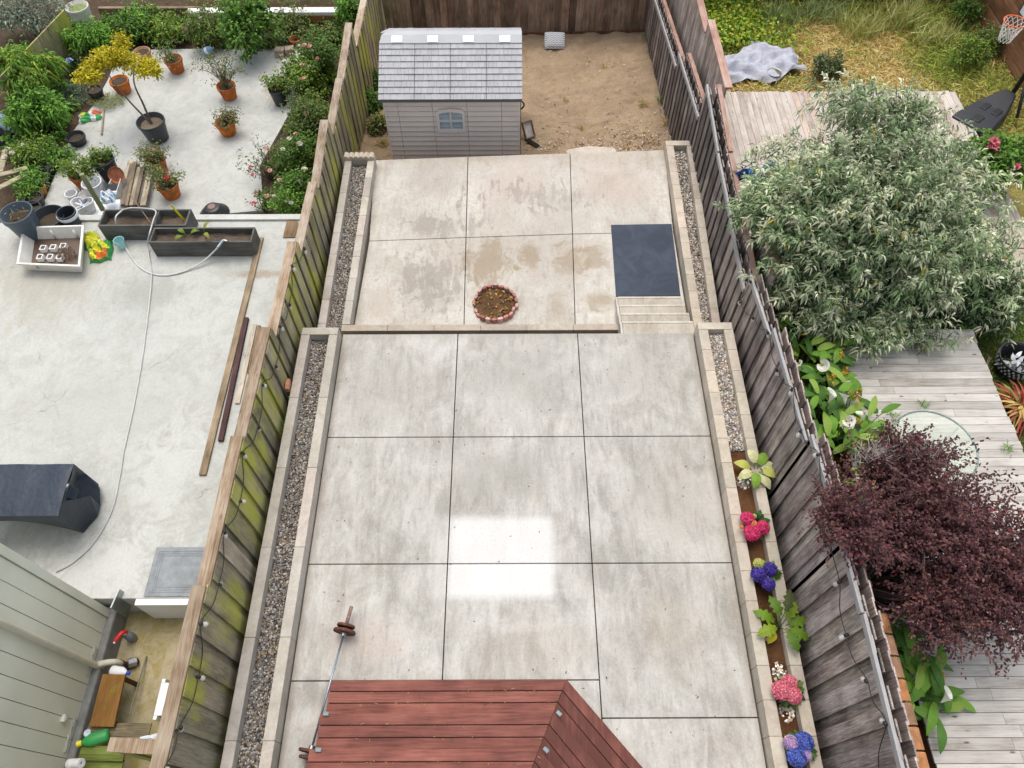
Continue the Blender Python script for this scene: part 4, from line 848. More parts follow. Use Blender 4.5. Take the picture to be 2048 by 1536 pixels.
mid_f = [(a * .5 + b * .5) + Vector((0, -.03 + .012 * math.sin(i * .8), 0)) for i, (a, b) in enumerate(zip(top_f, hem_f))]
hem_b = [Vector((gx(i / nx_, Dd.x), A.y + .12, ZU + .05)) for i in range(nx_ + 1)]
quadmesh(mb, [hem_f, mid_f, top_f, top_m, top_b, hem_b], (1, 1, 1))
# right end
re = [[hem_f[0], Vector((Cc.x, Dd.y + .3, ZU + .03)), Vector((Cc.x, (Dd.y + A.y) / 2 + .1, ZU + .05)), Vector((Cc.x, A.y - .05, ZU + .2)), hem_b[0]],
      [mid_f[0], mid_f[0].lerp(Cc, .5) + Vector((.1, .1, .1)), Vector((Cc.x - .16, (B.y + A.y) / 2, ZU + .5)), Vector((Cc.x - .18, A.y - .05, ZU + .55)), top_b[0].lerp(hem_b[0], .5)],
      [top_f[0], top_f[0].lerp(top_b[0], .25) + Vector((.03, 0, .03)), top_m[0] + Vector((.03, 0, 0)), top_f[0].lerp(top_b[0], .75) + Vector((.03, 0, .02)), top_b[0]]]
quadmesh(mb, re, (1, 1, 1))
gc = thing('covered_grill', 'long grill under a fitted dark navy vinyl cover on the neighbour patio', 'grill', (B.x - .9, B.y, ZU))
o = mb.build('cover', mat_cover, gc, smooth=True); es = o.modifiers.new('split', 'EDGE_SPLIT'); es.split_angle = math.radians(28)
hp = re[1][2].lerp(re[2][2], .6); mb = MB(); mb.obox(hp + Vector((.05, 0, .03)), (.05, .2, .14), Matrix.Rotation(-.5, 3, 'Y'), (1, 1, 1)); mb.build('handle_loop', mat_cover, gc, bevel=.02)
# door mat, sill, flashing
q0 = at(314, 1095, ZU); q1 = at(288, 1194, ZU); mb = MB(); x1 = q0.x + 1.25
mb.box((q0.x, q1.y, ZU + .003), (x1, q0.y, ZU + .018), (.26, .28, .30)); dm = thing('door_mat', 'grey doormat with a ribbed border by the white threshold', 'door mat', (q0.x + .5, q1.y, ZU)); mb.build('backing', mat_matte, dm, bevel=.004)
mb = MB()
for k in range(3):
    m = .06 + .035 * k; a, b, c, d_ = q0.x + m, q1.y + m, x1 - m, q0.y - m; h = .004
    for bx_ in ((a, b, c, b + .012), (a, d_ - .012, c, d_), (a, b + .013, a + .012, d_ - .013), (c - .012, b + .013, c, d_ - .013)): mb.box((bx_[0], bx_[1], ZU + .0185), (bx_[2], bx_[3], ZU + .018 + h), (.24, .26, .28))
mb.build('border', mat_matte, dm)
mb = MB(); sL = at(272, 1197, ZU); mb.box((sL.x, pj.y - .10, ZP - .3), (-3.96, pj.y - .003, ZU + .004), (.80, .80, .80)); tag(mb.build('threshold', mat_house, bevel=.01), 'white painted threshold step below the grey doormat', 'step')
p = at(262, 1210, ZU - .2); mb = MB(); mb.obox(p + Vector((-.08, .0, .1)), (.02, .28, .5), rotz(-.15), (.33, .36, .36)); tag(mb.build('flashing', mat_metal), 'bent grey metal flashing at the house corner beside the white threshold', 'flashing')
# house wall: vertical boards, plane facing right
w1 = at(238, 1238, ZP); WX = w1.x + .03; WYe = w1.y + .03
hw = thing('house', 'pale sage green house wall of vertical boards, bottom left', 'house', (WX, WYe - 2, ZP))
SG = (.74, .75, .635); mb = MB(); y = WYe; k = 0; ZT = 7.0
mb.box((WX - .09, WYe - .001 - .11, ZP + .4), (WX + .02, WYe, ZT), SG)
y = WYe - .113
while y > -3.5:
    wd = .235; mb.box((WX - .06, y - wd, ZP + .4), (WX - random.uniform(.0, .003), y - .009, ZT), jit(SG, .03)); y -= wd
mb.box((WX - 6, -3.5, ZP), (WX - .061, WYe - .0, ZT), tuple(c * .5 for c in SG)); mb.build('wall', mat_house, hw, bevel=.003)
mb = MB(); mb.box((WX - .04, -3.5, ZP - .2), (WX + .10, WYe + .06, ZP + .399), (.24, .24, .23)); mb.build('plinth', mat_matte, hw, bevel=.03)
def wall(u, v): return atX(u, v, WX + .06)
pp = wall(190, 1330); dp = thing('drain_pipe', 'cream drain pipe running down the sage green wall to an elbow', 'pipe', (WX + .06, pp.y, ZP)); mb = MB()
q_ = pp; el = at(222, 1310, ZP + .55)
mb.tube(crom([(WX + .06, pp.y, 6.5), (WX + .06, pp.y, 3), (WX + .06, pp.y, q_.z + .1), (WX + .09, pp.y + .02, q_.z - .04), (WX + .2, pp.y + .05, q_.z - .07), (WX + .28, pp.y + .07, q_.z - .16), (WX + .29, pp.y + .07, q_.z - .3)], 6), .045, 12, (.60, .57, .46)); mb.build('pipe', mat_plas, dp, smooth=True)
e = Vector((WX + .29, pp.y + .07, q_.z - .3)); mb = MB(); e2 = at(272, 1322, ZP + .08)
mb.tube(crom([e + Vector((0, 0, .06)), e - Vector((0, 0, .1)), e.lerp(e2, .4) - Vector((0, 0, .1)), e2 + Vector((0, 0, .0))], 5), .06, 10, (.08, .06, .05)); mb.build('rubber_elbow', mat_matte, dp, smooth=True)
for k_, (s_, c_) in enumerate(((.55, (.5, .5, .5)), (.85, (.55, .56, .58)))): mb = MB(); c = e.lerp(e2, s_) - Vector((0, 0, .05 * (1 - s_))); mb.tube([c - (e2 - e).normalized() * .03, c + (e2 - e).normalized() * .03], .067, 12, c_); mb.build('clamp', mat_metal, dp)
for (u, v) in ((180, 1318),):
    mb = MB(); c = wall(u, v); mb.box((WX + .002, c.y - .02, c.z - .1), (WX + .02, c.y - .02 + .03, c.z + .1), (.5, .5, .44)); 
for (a, b, lab) in (((190, 1292), (172, 1352), 'embossed strap behind the cream drain pipe on the green wall'), ((149, 1437), (128, 1506), 'embossed strap lower on the green wall below the white box')):
    pa, pb = atX(*a, WX), atX(*b, WX); mb = MB(); zc = (pa.z + pb.z) / 2; mb.box((WX + .0015, pb.y, zc - .035), (WX + .014, pa.y, zc + .035), (.50, .51, .44))
    for q in (.15, .5, .85): mb.box((WX + .0145, pb.y + (pa.y - pb.y) * q - .05, zc - .02), (WX + .022, pb.y + (pa.y - pb.y) * q + .05, zc + .02), (.52, .53, .46))
    tag(mb.build('wall_strap', mat_house, bevel=.004), lab, 'strap')
c = atX(126, 1437, WX); mb = MB(); mb.box((WX + .002, c.y - .045, c.z - .05), (WX + .05, c.y + .045, c.z + .05), (.66, .66, .6)); mb.box((WX + .051, c.y - .03, c.z - .03), (WX + .058, c.y + .03, c.z + .03), (.6, .6, .55)); tag(mb.build('outlet_box', mat_plas, bevel=.008), 'small white outlet box on the sage green wall', 'box')
# passage things
def bottle(u, v, z, lab, body, capc, prof, cap, tilt=0, az=0, name='bottle', extra=None, tprof=None):
    p = at(u, v, z); M = rotz(az) @ Matrix.Rotation(tilt, 3, 'X'); t = thing(name, lab, 'bottle', p); c = p + Vector((0, 0, .0 if tilt == 0 else .055))
    mb = MB(); mb.lathe(prof, c, 16, body, M, 1.0, .72); mb.build('body', mat_plas, t, smooth=True)
    mb = MB(); mb.lathe(cap, c, 14, capc, M); mb.build('cap', mat_plas, t)
    if extra: extra(t, c, M)
    return t
BP = [(.001, 0), (.065, .003), (.072, .03), (.072, .17), (.05, .22), (.022, .25), (.02, .26)]; CP = [(.026, .255), (.028, .26), (.028, .30), (.02, .305), (.001, .305)]
def trig(t, c, M):
    mb = MB(); pts = [c + M @ Vector(q) for q in ((0, .02, .27), (0, .01, .33), (0, -.03, .36), (0, -.11, .36), (0, -.15, .35))]; mb.tube(crom(pts, 4), [.03] * 17, 10, (.60, .02, .02)); mb.build('trigger_head', mat_plas, t, smooth=True)
    mb = MB(); mb.tube([c + M @ Vector((0, -.15, .35)), c + M @ Vector((0, -.18, .345))], .018, 8, (.85, .85, .85)); mb.build('nozzle', mat_plas, t)
    mb = MB(); mb.obox(c + M @ Vector((0, -.053, .10)), (.09, .004, .1), M, (.7, .72, .75)); mb.build('sticker', mat_plas, t)
bottle(266, 1276, ZP, 'grey spray bottle with a red trigger head on the mossy floor', (.18, .20, .22), (.7, .7, .7), [(r * 1.25, z * 1.1) for r, z in BP], CP, 0, -.5, 'spray_bottle', trig)
bottle(226, 1342, ZP + .35, 'white jug with a blue cap lying behind the brown stool', (.75, .76, .78), (.02, .08, .5), BP, CP, 1.45, math.radians(80), 'jug')
bottle(222, 1470, ZP + .45, 'green bottle with a yellow cap beside a white cup', (.03, .30, .07), (.75, .65, .03), [(r * 1.2, z * 1.3) for r, z in BP], [(r * 1.4, z * 1.3) for r, z in CP], -1.35, math.radians(110))
bottle(318, 1476, ZP + .9, 'white bottle with blue wavy marks by the fence return', (.78, .8, .84), (.2, .35, .65), [(r * 1.1, z) for r, z in BP], CP, .25, .3, 'bottle', lambda t, c, M: [(lambda mb: (mb.obox(c + M @ Vector((0, -.058, z_)), (.11, .006, .025), M @ Matrix.Rotation(.5, 3, 'Y'), (.05, .12, .5)), mb.build('blue_mark', mat_plas, t)))(MB()) for z_ in (.06, .12)])
p = at(182, 1468, ZP + .45); mb = MB(); mb.lathe([(.03, 0), (.045, .10), (.048, .105), (.042, .10), (.028, .01), (.001, .01)], p, 16, (.7, .75, .82)); tag(mb.build('cup', mat_plas, smooth=True), 'small white cup beside the green bottle', 'cup')
p = at(295, 1482, ZP + .9); mb = MB(); mb.obox(p + Vector((0, 0, .05)), (.12, .1, .1), rotz(.2), (.75, .78, .82)); mb.obox(p + Vector((0, 0, .106)), (.08, .06, .01), rotz(.2), (.5, .6, .75)); tag(mb.build('carton', mat_plas, bevel=.006), 'small white carton beside the blue marked bottle', 'carton')
p = at(155, 1528, ZP + .6); mb = MB(); M = Matrix.Rotation(1.2, 3, 'Y'); mb.lathe([(.02, -.11), (.06, -.11), (.062, -.1), (.062, .1), (.06, .11), (.02, .11), (.018, -.1)], p + Vector((0, 0, .06)), 18, (.78, .78, .78), M); tag(mb.build('paper_roll', mat_matte, smooth=False), 'white roll lying on the mossy boards at the bottom left', 'roll')
c4 = [at(205, 1348, ZP + .5), at(250, 1349, ZP + .5), at(227, 1454, ZP + .5), at(178, 1453, ZP + .5)]
sto = thing('wooden_stool', 'low brown stool with a worn stained top on the mossy floor', 'stool', ((c4[0].x + c4[2].x) / 2, (c4[0].y + c4[2].y) / 2, ZP))
mb = MB(); mb.prism([tuple(q[:2]) for q in c4], ZP + .465, ZP + .5, (.27, .13, .035)); mb.build('top', M_wood('stool top', 'Y', [(.3, (.16, .07, .02)), (.5, (.27, .135, .04)), (.75, (.32, .19, .06))], attr=False, moss=((.22, .2, .03), .55, .7, 4)), sto, bevel=.005)
cx = sum(q.x for q in c4) / 4; cy = sum(q.y for q in c4) / 4
for q in c4: x, y = cx + (q.x - cx) * .82, cy + (q.y - cy) * .86; mb = MB(); mb.box((x - .025, y - .025, ZP), (x + .025, y + .025, ZP + .464), (.08, .04, .02)); mb.build('leg', mat_matte, sto)
mb = MB(); a, b = c4[1] * .9 + c4[0] * .1, c4[2] * .9 + c4[3] * .1; mb.beam(Vector((cx + (a.x - cx) * .8, cy + (a.y - cy) * .75, ZP + .4)), Vector((cx + (b.x - cx) * .8, cy + (b.y - cy) * .75, ZP + .4)), .02, .08, (.08, .04, .02)); mb.build('apron', mat_matte, sto)
a = at(293, 1312, ZP + .02); b = at(258, 1430, ZP + .3); mb = MB(); mb.tube([a, b], .011, 8, (.16, .16, .11)); tag(mb.build('broom_handle', mat_plas), 'thin dark stick lying across the mossy floor beside the stool', 'stick')
wa, wb = at(330, 1358, ZP + .9), at(306, 1440, ZP + .9); fw = thing('window_frame', 'white framed window sash leaning in the side passage', 'window', (wa.x, (wa.y + wb.y) / 2, ZP))
mb = MB(); xx = wa.x - .03
mb.box((xx, wb.y, ZP + .05), (xx + .05, wb.y + .05, ZP + .92), (.8, .8, .8)); mb.box((xx, wa.y - .05, ZP + .05), (xx + .05, wa.y, ZP + .92), (.8, .8, .8)); mb.box((xx, wb.y + .051, ZP + .87), (xx + .12, wa.y - .051, ZP + .92), (.8, .8, .8)); mb.box((xx, wb.y + .051, ZP + .05), (xx + .05, wa.y - .051, ZP + .1), (.8, .8, .8)); mb.build('frame', mat_plas, fw, bevel=.004)
mb = MB(); mb.box((xx + .02, wb.y + .05, ZP + .1), (xx + .026, wa.y - .05, ZP + .87), (.05, .07, .09)); mb.build('pane', mat_pane, fw)
for i, (u0, v0, u1, v1, zz, lab) in enumerate([(160, 1506, 250, 1508, ZP + .5, 'green mossy board across the bottom left of the passage'), (160, 1530, 245, 1534, ZP + .45, 'lower mossy green board at the very bottom left'), (175, 1462, 300, 1462, ZP + .40, 'pale plank shelf under the green bottle')]):
    a, b = at(u0, v0, zz), at(u1, v1, zz); mb = MB(); mb.beam(a, b, .18 if i < 2 else .2, .03, (.55, .75, .22) if i < 2 else (.7, .65, .5)); tag(mb.build('plank', mat_plankx, bevel=.004), lab, 'plank')
# lumber along the fence
for (pts, wd, col, lab, hh) in [([(521, 474), (404, 949)], .115, (.85, .72, .58), 'long tan nail-pocked board lying parallel to the left fence', .05), ([(492, 634), (440, 880)], .085, (.26, .16, .20), 'dark maroon painted board lying beside the long tan board', .07), ([(509, 648), (474, 806)], .085, (1.35, 1.3, 1.28), 'short board with flaking white paint beside the maroon board', .04), ([(518, 650), (497, 745)], .05, (1.0, .75, .6), 'narrow pinkish strip of wood tucked beside the flaking board', .04)]:
    a, b = at(*pts[0], ZU + hh), at(*pts[1], ZU + hh); mb = MB(); mb.beam(a - Vector((0, 0, hh / 2)), b - Vector((0, 0, hh / 2)), wd, hh - .006, col); tag(mb.build('lumber_board', mat_plank, bevel=.004), lab, 'board')
mb = MB(); q = [at(574, 440, ZU + .01), at(596, 444, ZU + .01), at(598, 475, ZU + .01), at(566, 476, ZU + .01)]; mb.prism([tuple(x[:2]) for x in q], ZU + .002, ZU + .02, (.6, .45, .33)); tag(mb.build('board_scrap', mat_plank), 'dark stained square of board at the corner of the patio by the fence', 'board')
# timber troughs
def trough(c, lab, h, soilz, div=None):
    """c: four top corners in pixels, far left, far right, near right, near left"""
    P = [at(u, v, ZU + h) for u, v in c]; t = thing('timber_trough', lab, 'planter', ((P[0].x + P[2].x) / 2, (P[0].y + P[2].y) / 2, ZU)); th = .035
    x0, x1, y0, y1 = (P[0].x + P[3].x) / 2, (P[1].x + P[2].x) / 2, (P[2].y + P[3].y) / 2, (P[0].y + P[1].y) / 2
    def side(a, b, ta, tb):
        mb = MB(); mb.prism([a, b, tb, ta], ZU, ZU + h, jit((1, 1, 1), .1)); mb.build('side_board', mat_trough, t, bevel=.004)
    side((x0, y0), (x1, y0), (x0, y0 + th), (x1, y0 + th)); side((x0, y1 - th), (x1, y1 - th), (x0, y1), (x1, y1)); side((x0, y0 + th + .002), (x0, y1 - th - .002), (x0 + th, y0 + th + .002), (x0 + th, y1 - th - .002)); side((x1 - th, y0 + th + .002), (x1 - th, y1 - th - .002), (x1, y0 + th + .002), (x1, y1 - th - .002))
    mb = MB(); n_, m_ = 24, 8; vs = [(x0 + th + (x1 - x0 - 2 * th) * i / n_, y0 + th + (y1 - y0 - 2 * th) * j / m_, ZU + soilz + random.uniform(-.02, .025)) for j in range(m_ + 1) for i in range(n_ + 1)]
    mb.add(vs, [(j * (n_ + 1) + i, j * (n_ + 1) + i + 1, (j + 1) * (n_ + 1) + i + 1, (j + 1) * (n_ + 1) + i) for j in range(m_) for i in range(n_)]); mb.build('soil', mat_soil2, t, smooth=True)
    if div: xd = at(div, c[0][1] + 15, ZU + h).x; mb = MB(); mb.box((xd - .015, y0 + th + .002, ZU + .05), (xd + .015, y1 - th - .002, ZU + h - .02), (1, 1, 1)); mb.build('divider', mat_trough, t)
    return P
mat_soil2 = M_dirt('trough soil', (.17, .13, .10), (.11, .08, .06), (.23, .18, .14), 7, 1.0)
trough([(206, 419), (370, 417), (384, 452), (198, 451)], 'back grey timber trough with a divider and bare soil', .40, .22, 312)
trough([(307, 456), (503, 453), (511, 482), (296, 487)], 'front grey timber trough with two young sprouts in its soil', .40, .26)
p = at(376, 474, ZU + .28); mb = MB()
for dx_, a in ((0, 2.6), (.02, .4), (-.03, 4.0)): bigleaf(mb, p + Vector((dx_, 0, 0)), a, .18, .10, (.16, .24, .03), .10)
tag(mb.build('seedling', mat_leaf, org=p), 'low spreading green sprout, left one in the front trough', 'seedling')
p = at(412, 478, ZU + .28); mb = MB()
for dx_, a in ((0, 1.2), (.02, 5.4)): bigleaf(mb, p + Vector((dx_, 0, 0)), a, .2, .09, (.26, .28, .04), .24)
tag(mb.build('seedling', mat_leaf, org=p), 'upright yellowish sprout, right one in the front trough', 'seedling')
p = at(366, 440, ZU + .22); mb = MB(); mb.obox(p + Vector((-.03, 0, .2)), (.04, .008, .42), Matrix.Rotation(-.25, 3, 'Y') @ rotz(.2), (.78, .72, .02)); tag(mb.build('plant_marker', mat_plas), 'yellow plastic plant marker in the back trough', 'marker')
a = at(258, 385, ZU + .5); b = at(302, 447, ZU + .3); mb = MB(); mb.tube([a, b], .01, 6, (.25, .17, .10)); tag(mb.build('garden_stake', mat_twig), 'thin brown stake stuck in the back trough', 'stake')
# white tub with seed trays
c = [(45, 454), (168, 450), (160, 533), (33, 528)]; P = [at(u, v, ZU + .28) for u, v in c]; ctr = sum(P, Vector()) / 4
tb = thing('storage_tub', 'white plastic storage tub holding seed trays and mulch', 'tub', (ctr.x, ctr.y, ZU)); k = .84
def ring(mb, O, zo, I, zi, col):
    mb.add([(p.x, p.y, zo) for p in O] + [(p.x, p.y, zi) for p in I], [(i, (i + 1) % 4, 4 + (i + 1) % 4, 4 + i) for i in range(4)], col)
O = [Vector((p.x, p.y, 0)) for p in P][::-1]; cc = Vector((ctr.x, ctr.y, 0)); S = lambda f: [cc + (p - cc) * f for p in O]; mb = MB(); WT = (.68, .67, .62)
ring(mb, S(k), ZU + .01, S(.96), ZU + .25, WT); ring(mb, S(.96), ZU + .25, S(1.0), ZU + .25, WT); ring(mb, S(1.0), ZU + .25, S(1.0), ZU + .285, WT); ring(mb, S(1.0), ZU + .285, S(.93), ZU + .285, WT); ring(mb, S(.93), ZU + .285, S(k - .03), ZU + .03, WT)
mb.add([(p.x, p.y, ZU + .03) for p in S(k - .03)], [(0, 1, 2, 3)], (.10, .065, .045)); mb.build('shell', mat_plas, tb, bevel=.006)
y_ = min(p.y for p in S(.9)); y2 = max(p.y for p in S(.9))
for q in (.36, .70):
    x = min(p.x for p in S(.9)) + q * (max(p.x for p in S(.9)) - min(p.x for p in S(.9)))
    mb = MB(); mb.lathe([(.03, ZU + .03), (.018, ZU + .23), (.001, ZU + .235)], (x, y2 - .05, 0), 10, WT); mb.build('rib', mat_plas, tb, smooth=True)
    mb = MB(); mb.beam((x + .02, y_ - .005 + .02, ZU + .2), (x - .02, y_ + .075 + .02, ZU + .02), .022, .01, (.3, .3, .28), (0, 1, 0)); mb.build('slot', mat_plas, tb)
for i, (u, v) in enumerate([(88, 498), (108, 497), (128, 494), (82, 516), (102, 516), (121, 516)]):
    p = at(u, v, ZU + .08); tr = thing('seed_tray', 'white seed cell pots in two rows inside the white tub', 'tray', p, 'seed pots in the white tub'); mb = MB()
    for bx_ in ((-.055, -.06, .055, -.045), (-.055, .045, .055, .06), (-.055, -.0449, -.04, .0449), (.04, -.0449, .055, .0449)): mb.box((p.x + bx_[0], p.y + bx_[1], ZU + .035), (p.x + bx_[2], p.y + bx_[3], ZU + .13), (.78, .78, .76))
    mb.build('pot', mat_plas, tr); mb = MB(); mb.box((p.x - .039, p.y - .044, ZU + .04), (p.x + .039, p.y + .044, ZU + .11), (.30, .28, .25)); mb.build('soil', mat_soil2, tr)
p = at(135, 508, ZU + .1); mb = MB(); n = 130; a = rng.uniform(0, 6.28, n); r_ = .16 * np.sqrt(rng.uniform(0, 1, n)); leaves(mb, np.array(p) + np.stack([r_ * np.cos(a), r_ * np.sin(a), rng.uniform(-.05, .09, n)], 1), rng.normal(0, 1, (n, 3)), .06, .022, pal([(.20, .12, .08), (.28, .2, .13), (.12, .08, .05)], n), .2)
stuff(mb.build('mulch_heap', mat_leaf), 'heap of brown mulch in the right corner of the white tub', 'mulch')
# potting soil bags
def bag(u, v, z, rx, ry, h, rot, lab, colf, name='soil_bag'):
    p = at(u, v, z); n = 18; mb = MB(); r_ = np.random.default_rng(int(u)); vs = []; ph = r_.uniform(0, 6, 8)
    for j in range(n + 1):
        for i in range(n + 1):
            a, b = i / n * 2 - 1, j / n * 2 - 1; e_ = max(0, (1 - abs(a) ** 3) * (1 - abs(b) ** 3)) ** .6
            hh = h * e_ * (1 + .35 * math.sin(5 * a + ph[0]) * math.cos(4 * b + ph[1]) + .25 * math.sin(11 * b + 6 * a + ph[2]))
            x, y = a * rx * (1 + .08 * math.sin(4 * b + ph[3])), b * ry * (1 + .08 * math.sin(5 * a + ph[4])); c_, s_ = math.cos(rot), math.sin(rot); vs.append((p.x + x * c_ - y * s_, p.y + x * s_ + y * c_, z + .01 + hh))
    for j in range(n):
        for i in range(n): a, b = (i + .5) / n * 2 - 1, (j + .5) / n * 2 - 1; k = len(mb.f); mb.add([vs[j * (n + 1) + i], vs[j * (n + 1) + i + 1], vs[(j + 1) * (n + 1) + i + 1], vs[(j + 1) * (n + 1) + i]], [(0, 1, 2, 3)], jit(colf(a, b), .1))
    return tag(mb.build(name, mat_plas), lab, 'bag')
def fb1(a, b):
    if a * .6 + b > .75: return (.05, .30, .08)
    if abs(a) > .82 or b < -.85: return (.03, .26, .07)
    if b < -.35 and a > -.2: return (.62, .16, .02)
    if math.sin(9 * a + 5 * b) > .75: return (.05, .22, .05)
    return (.62, .60, .03)
def fb2(a, b):
    if b > .4: return (.25, .52, .52)
    if a < -.7: return (.02, .2, .05)
    return (.62, .60, .05)
bag(203, 505, ZU, .22, .27, .16, .25, 'crumpled green and yellow soil bag with an orange patch beside the white tub', fb1); bag(183, 482, ZU, .16, .22, .14, .5, 'yellow and pale blue soil bag slumped behind the green one', fb2)
bag(181, 236, ZL, .26, .17, .10, .35, 'green white and red empty soil bag on the lower patio edge', lambda a, b: (.6, .1, .05) if (a > .35 and b > 0) else ((.7, .72, .7) if math.sin(5 * a) > .5 else ((.5, .55, .08) if b > 0 else (.05, .35, .1))))
bag(217, 398, ZU - .2, .15, .16, .15, .2, 'crumpled white plastic bag with blue print by the lumber pile', lambda a, b: (.15, .35, .6) if math.sin(7 * a + 3 * b) * math.sin(6 * b) > .45 else (.75, .8, .82))
# pots
def pot(u, v, z, R, h, col, lab, name='plant_pot', soil=(.06, .045, .03), dirty=None, fill=.85, rim=.03, mat=None, cat='pot', wall_=.02, tilt=None, grp=None):
    """u,v: centre of the pot's mouth in the photo; z: floor height"""
    p = at(u, v, z + h); p.z = z; t = thing(name, lab, cat, p, grp); M = Matrix.Identity(3) if tilt is None else tilt
    mb = MB(); mb.lathe([(R * .68, 0), (R * .72, .01), (R * .94, h - rim * 2), (R, h - rim * 2 + .003), (R, h - .005), (R - .004, h), (R - wall_, h), (R - wall_ - .004, h - .01), (R * .70, h * fill - .03), (.001, h * fill - .03)], p, 26, col, M)
    if dirty:
        for i in range(len(mb.f)):
            z_ = sum(mb.v[q][2] for q in mb.f[i]) / len(mb.f[i]) - z
            if z_ < h * .35 and z_ > 0: mb.c[i] = dirty
    mb.build('body', mat or mat_clay, t, smooth=False)
    if soil: mb = MB(); n = 20; rs = R * (.72 + .22 * fill); mb.add([p + M @ Vector((0, 0, h * fill + .015))] + [p + M @ Vector((rs * math.cos(6.2832 * i / n), rs * math.sin(6.2832 * i / n), h * fill)) for i in range(n)], [(0, 1 + i, 1 + (i + 1) % n) for i in range(n)], soil); mb.build('soil', mat_matte, t)
    return p, t
TC = (.42, .125, .03); TD = (.36, .10, .03)
RP_ = [make_flower('r%d' % i, c, .05) for i, c in enumerate([(.80, .45, .42), (.78, .72, .66), (.75, .22, .28), (.62, .04, .03)])]
def potted(u, v, z, R, h, col, lab, plab, r, n, per, L, W, palette, flowers=(), up=.5, name='rose_bush', cat='plant', dirty=None, mat=None, spread=.8, fl=(), nst=26, zc=None, lumps=7, fill=.85):
    p, t = pot(u, v, z, R, h, col, lab, dirty=dirty, mat=mat, fill=fill, name='plant_pot')
    b = p + Vector((0, 0, h * fill)); pt = thing(name, plab, cat, b); mb = MB(); cz = b + Vector((0, 0, r[2] * up)) if zc is None else zc
    q, o = bush_mesh(mb, cz, r, n, per, L, W, palette, .4, spread, lumps); mb.build('foliage', mat_leaf, pt)
    mb = MB(); stems_mesh(mb, b, q, BARK, .008, max(1, len(q) // nst)); mb.build('stem', mat_twig, pt)
    for i, k in enumerate(fl): j = random.randrange(len(q)); put('flower', RP_[k], pt, Vector(q[j]) + Vector((0, 0, .06)), random.uniform(0, 6), random.uniform(.7, 1.2))
    return p
ROSE = [(.14, .20, .05), (.18, .24, .07), (.10, .15, .04), (.24, .20, .08)]
# yellow tree in the big black pot
p, t = pot(300, 241, ZL, .33, .52, (.030, .034, .040), 'large black nursery pot holding the yellow leaved tree', mat=mat_plas, soil=(.22, .17, .12), fill=.8)
b = p + Vector((0, 0, .42)); yt = thing('yellow_tree', 'slender two stemmed tree with a flat yellow green crown', 'tree', b); mb = MB()
z1 = ZL + 1.5; t1 = at(268, 165, z1 - .1); t2 = at(228, 165, z1 - .1)
mb.tube(crom([b, b.lerp(t1, .5), t1, at(270, 120, z1 + .2)], 4), [.028 - .0014 * i for i in range(13)], 7, (.13, .10, .08)); mb.tube(crom([b, b.lerp(t2, .5) + Vector((-.02, 0, -.05)), t2, at(200, 120, z1 + .2)], 4), [.026 - .0014 * i for i in range(13)], 7, (.13, .10, .08)); mb.build('trunk', mat_twig, yt, smooth=True)
mb = MB(); YL = [(.60, .50, .012), (.68, .56, .02), (.48, .42, .015), (.34, .34, .02)]
for (u, v, r3, n_) in [(225, 118, (.62, .42, .24), 250), (170, 150, (.36, .3, .14), 90), (285, 132, (.38, .3, .18), 110), (238, 85, (.26, .22, .2), 60), (200, 128, (.4, .3, .2), 90), (310, 143, (.16, .16, .1), 30)]: bush_mesh(mb, at(u, v, z1 + .1), r3, n_, 9, .085, .03, YL, .4, .9, 6, .25, jitter=.05)
mb.build('crown', mat_leaf, yt)
potted(345, 117, ZL, .235, .36, TC, 'terracotta pot with a small paper tag, behind the yellow tree on the right', 'airy green rose bush in the back terracotta pot', (.45, .4, .42), 60, 6, .06, .025, ROSE + GREEN, up=.7, nst=20)
pt_ = at(340, 131, ZL + .27); mb = MB(); mb.obox(pt_ + Vector((0, -.04, 0)), (.05, .004, .06), None, (.8, .8, .78)); tag(mb.build('pot_label', mat_matte), 'tiny white paper tag on the back terracotta pot', 'tag')
potted(451, 170, ZL, .235, .36, TC, 'terracotta pot with a whitewashed lower half, holding a sprawling rose', 'sprawling thin stemmed rose with sparse leaves', (.75, .45, .75), 110, 5, .06, .03, ROSE, up=.8, dirty=(.42, .37, .30), nst=44, lumps=12)
potted(449, 243, ZL, .24, .34, (.46, .13, .025), 'bright orange terracotta pot below the whitewashed one', 'low drooping rose with reddish leaf tips in the orange pot', (.42, .36, .3), 90, 6, .06, .028, ROSE + [(.25, .10, .05)], up=.5, nst=20)
potted(553, 178, ZL, .20, .42, (.03, .034, .042), 'tall narrow black pot near the rose bed', 'pale pink rose with yellow green leaves in the narrow black pot', (.36, .3, .3), 60, 7, .07, .035, YGREEN + GREEN, up=.6, mat=mat_plas, fl=(0, 1, 0))
potted(333, 367, ZL, .245, .36, TC, 'terracotta pot with peeling sides in front of the lumber pile', 'rose bush with small red blooms spilling over its terracotta pot', (.55, .42, .36), 130, 6, .06, .03, ROSE, up=.5, fl=(3, 3, 3, 3, 0, 0, 2), nst=34)
potted(310, 318, ZL, .22, .34, TD, 'terracotta pot hidden under dull olive leaves behind the red rose', 'dull olive green plant behind the red rose', (.40, .36, .34), 110, 7, .06, .03, OLIVE, up=.5, fl=(0,))
potted(157, 346, ZL, .245, .38, TC, 'terracotta pot on the left edge of the lower patio', 'bushy yellow green plant with tiny pale flowers in the left terracotta pot', (.48, .4, .36), 150, 7, .06, .028, GREEN + YGREEN, up=.5, fl=(1, 1, 1, 1))
potted(203, 318, ZL, .26, .55, (.02, .03, .038), 'tall blue black pot standing behind the white buckets', 'green bush with white roses in the tall blue black pot', (.36, .32, .28), 100, 7, .07, .03, YGREEN + GREEN, up=.4, mat=mat_plas, fl=(1, 1, 1))
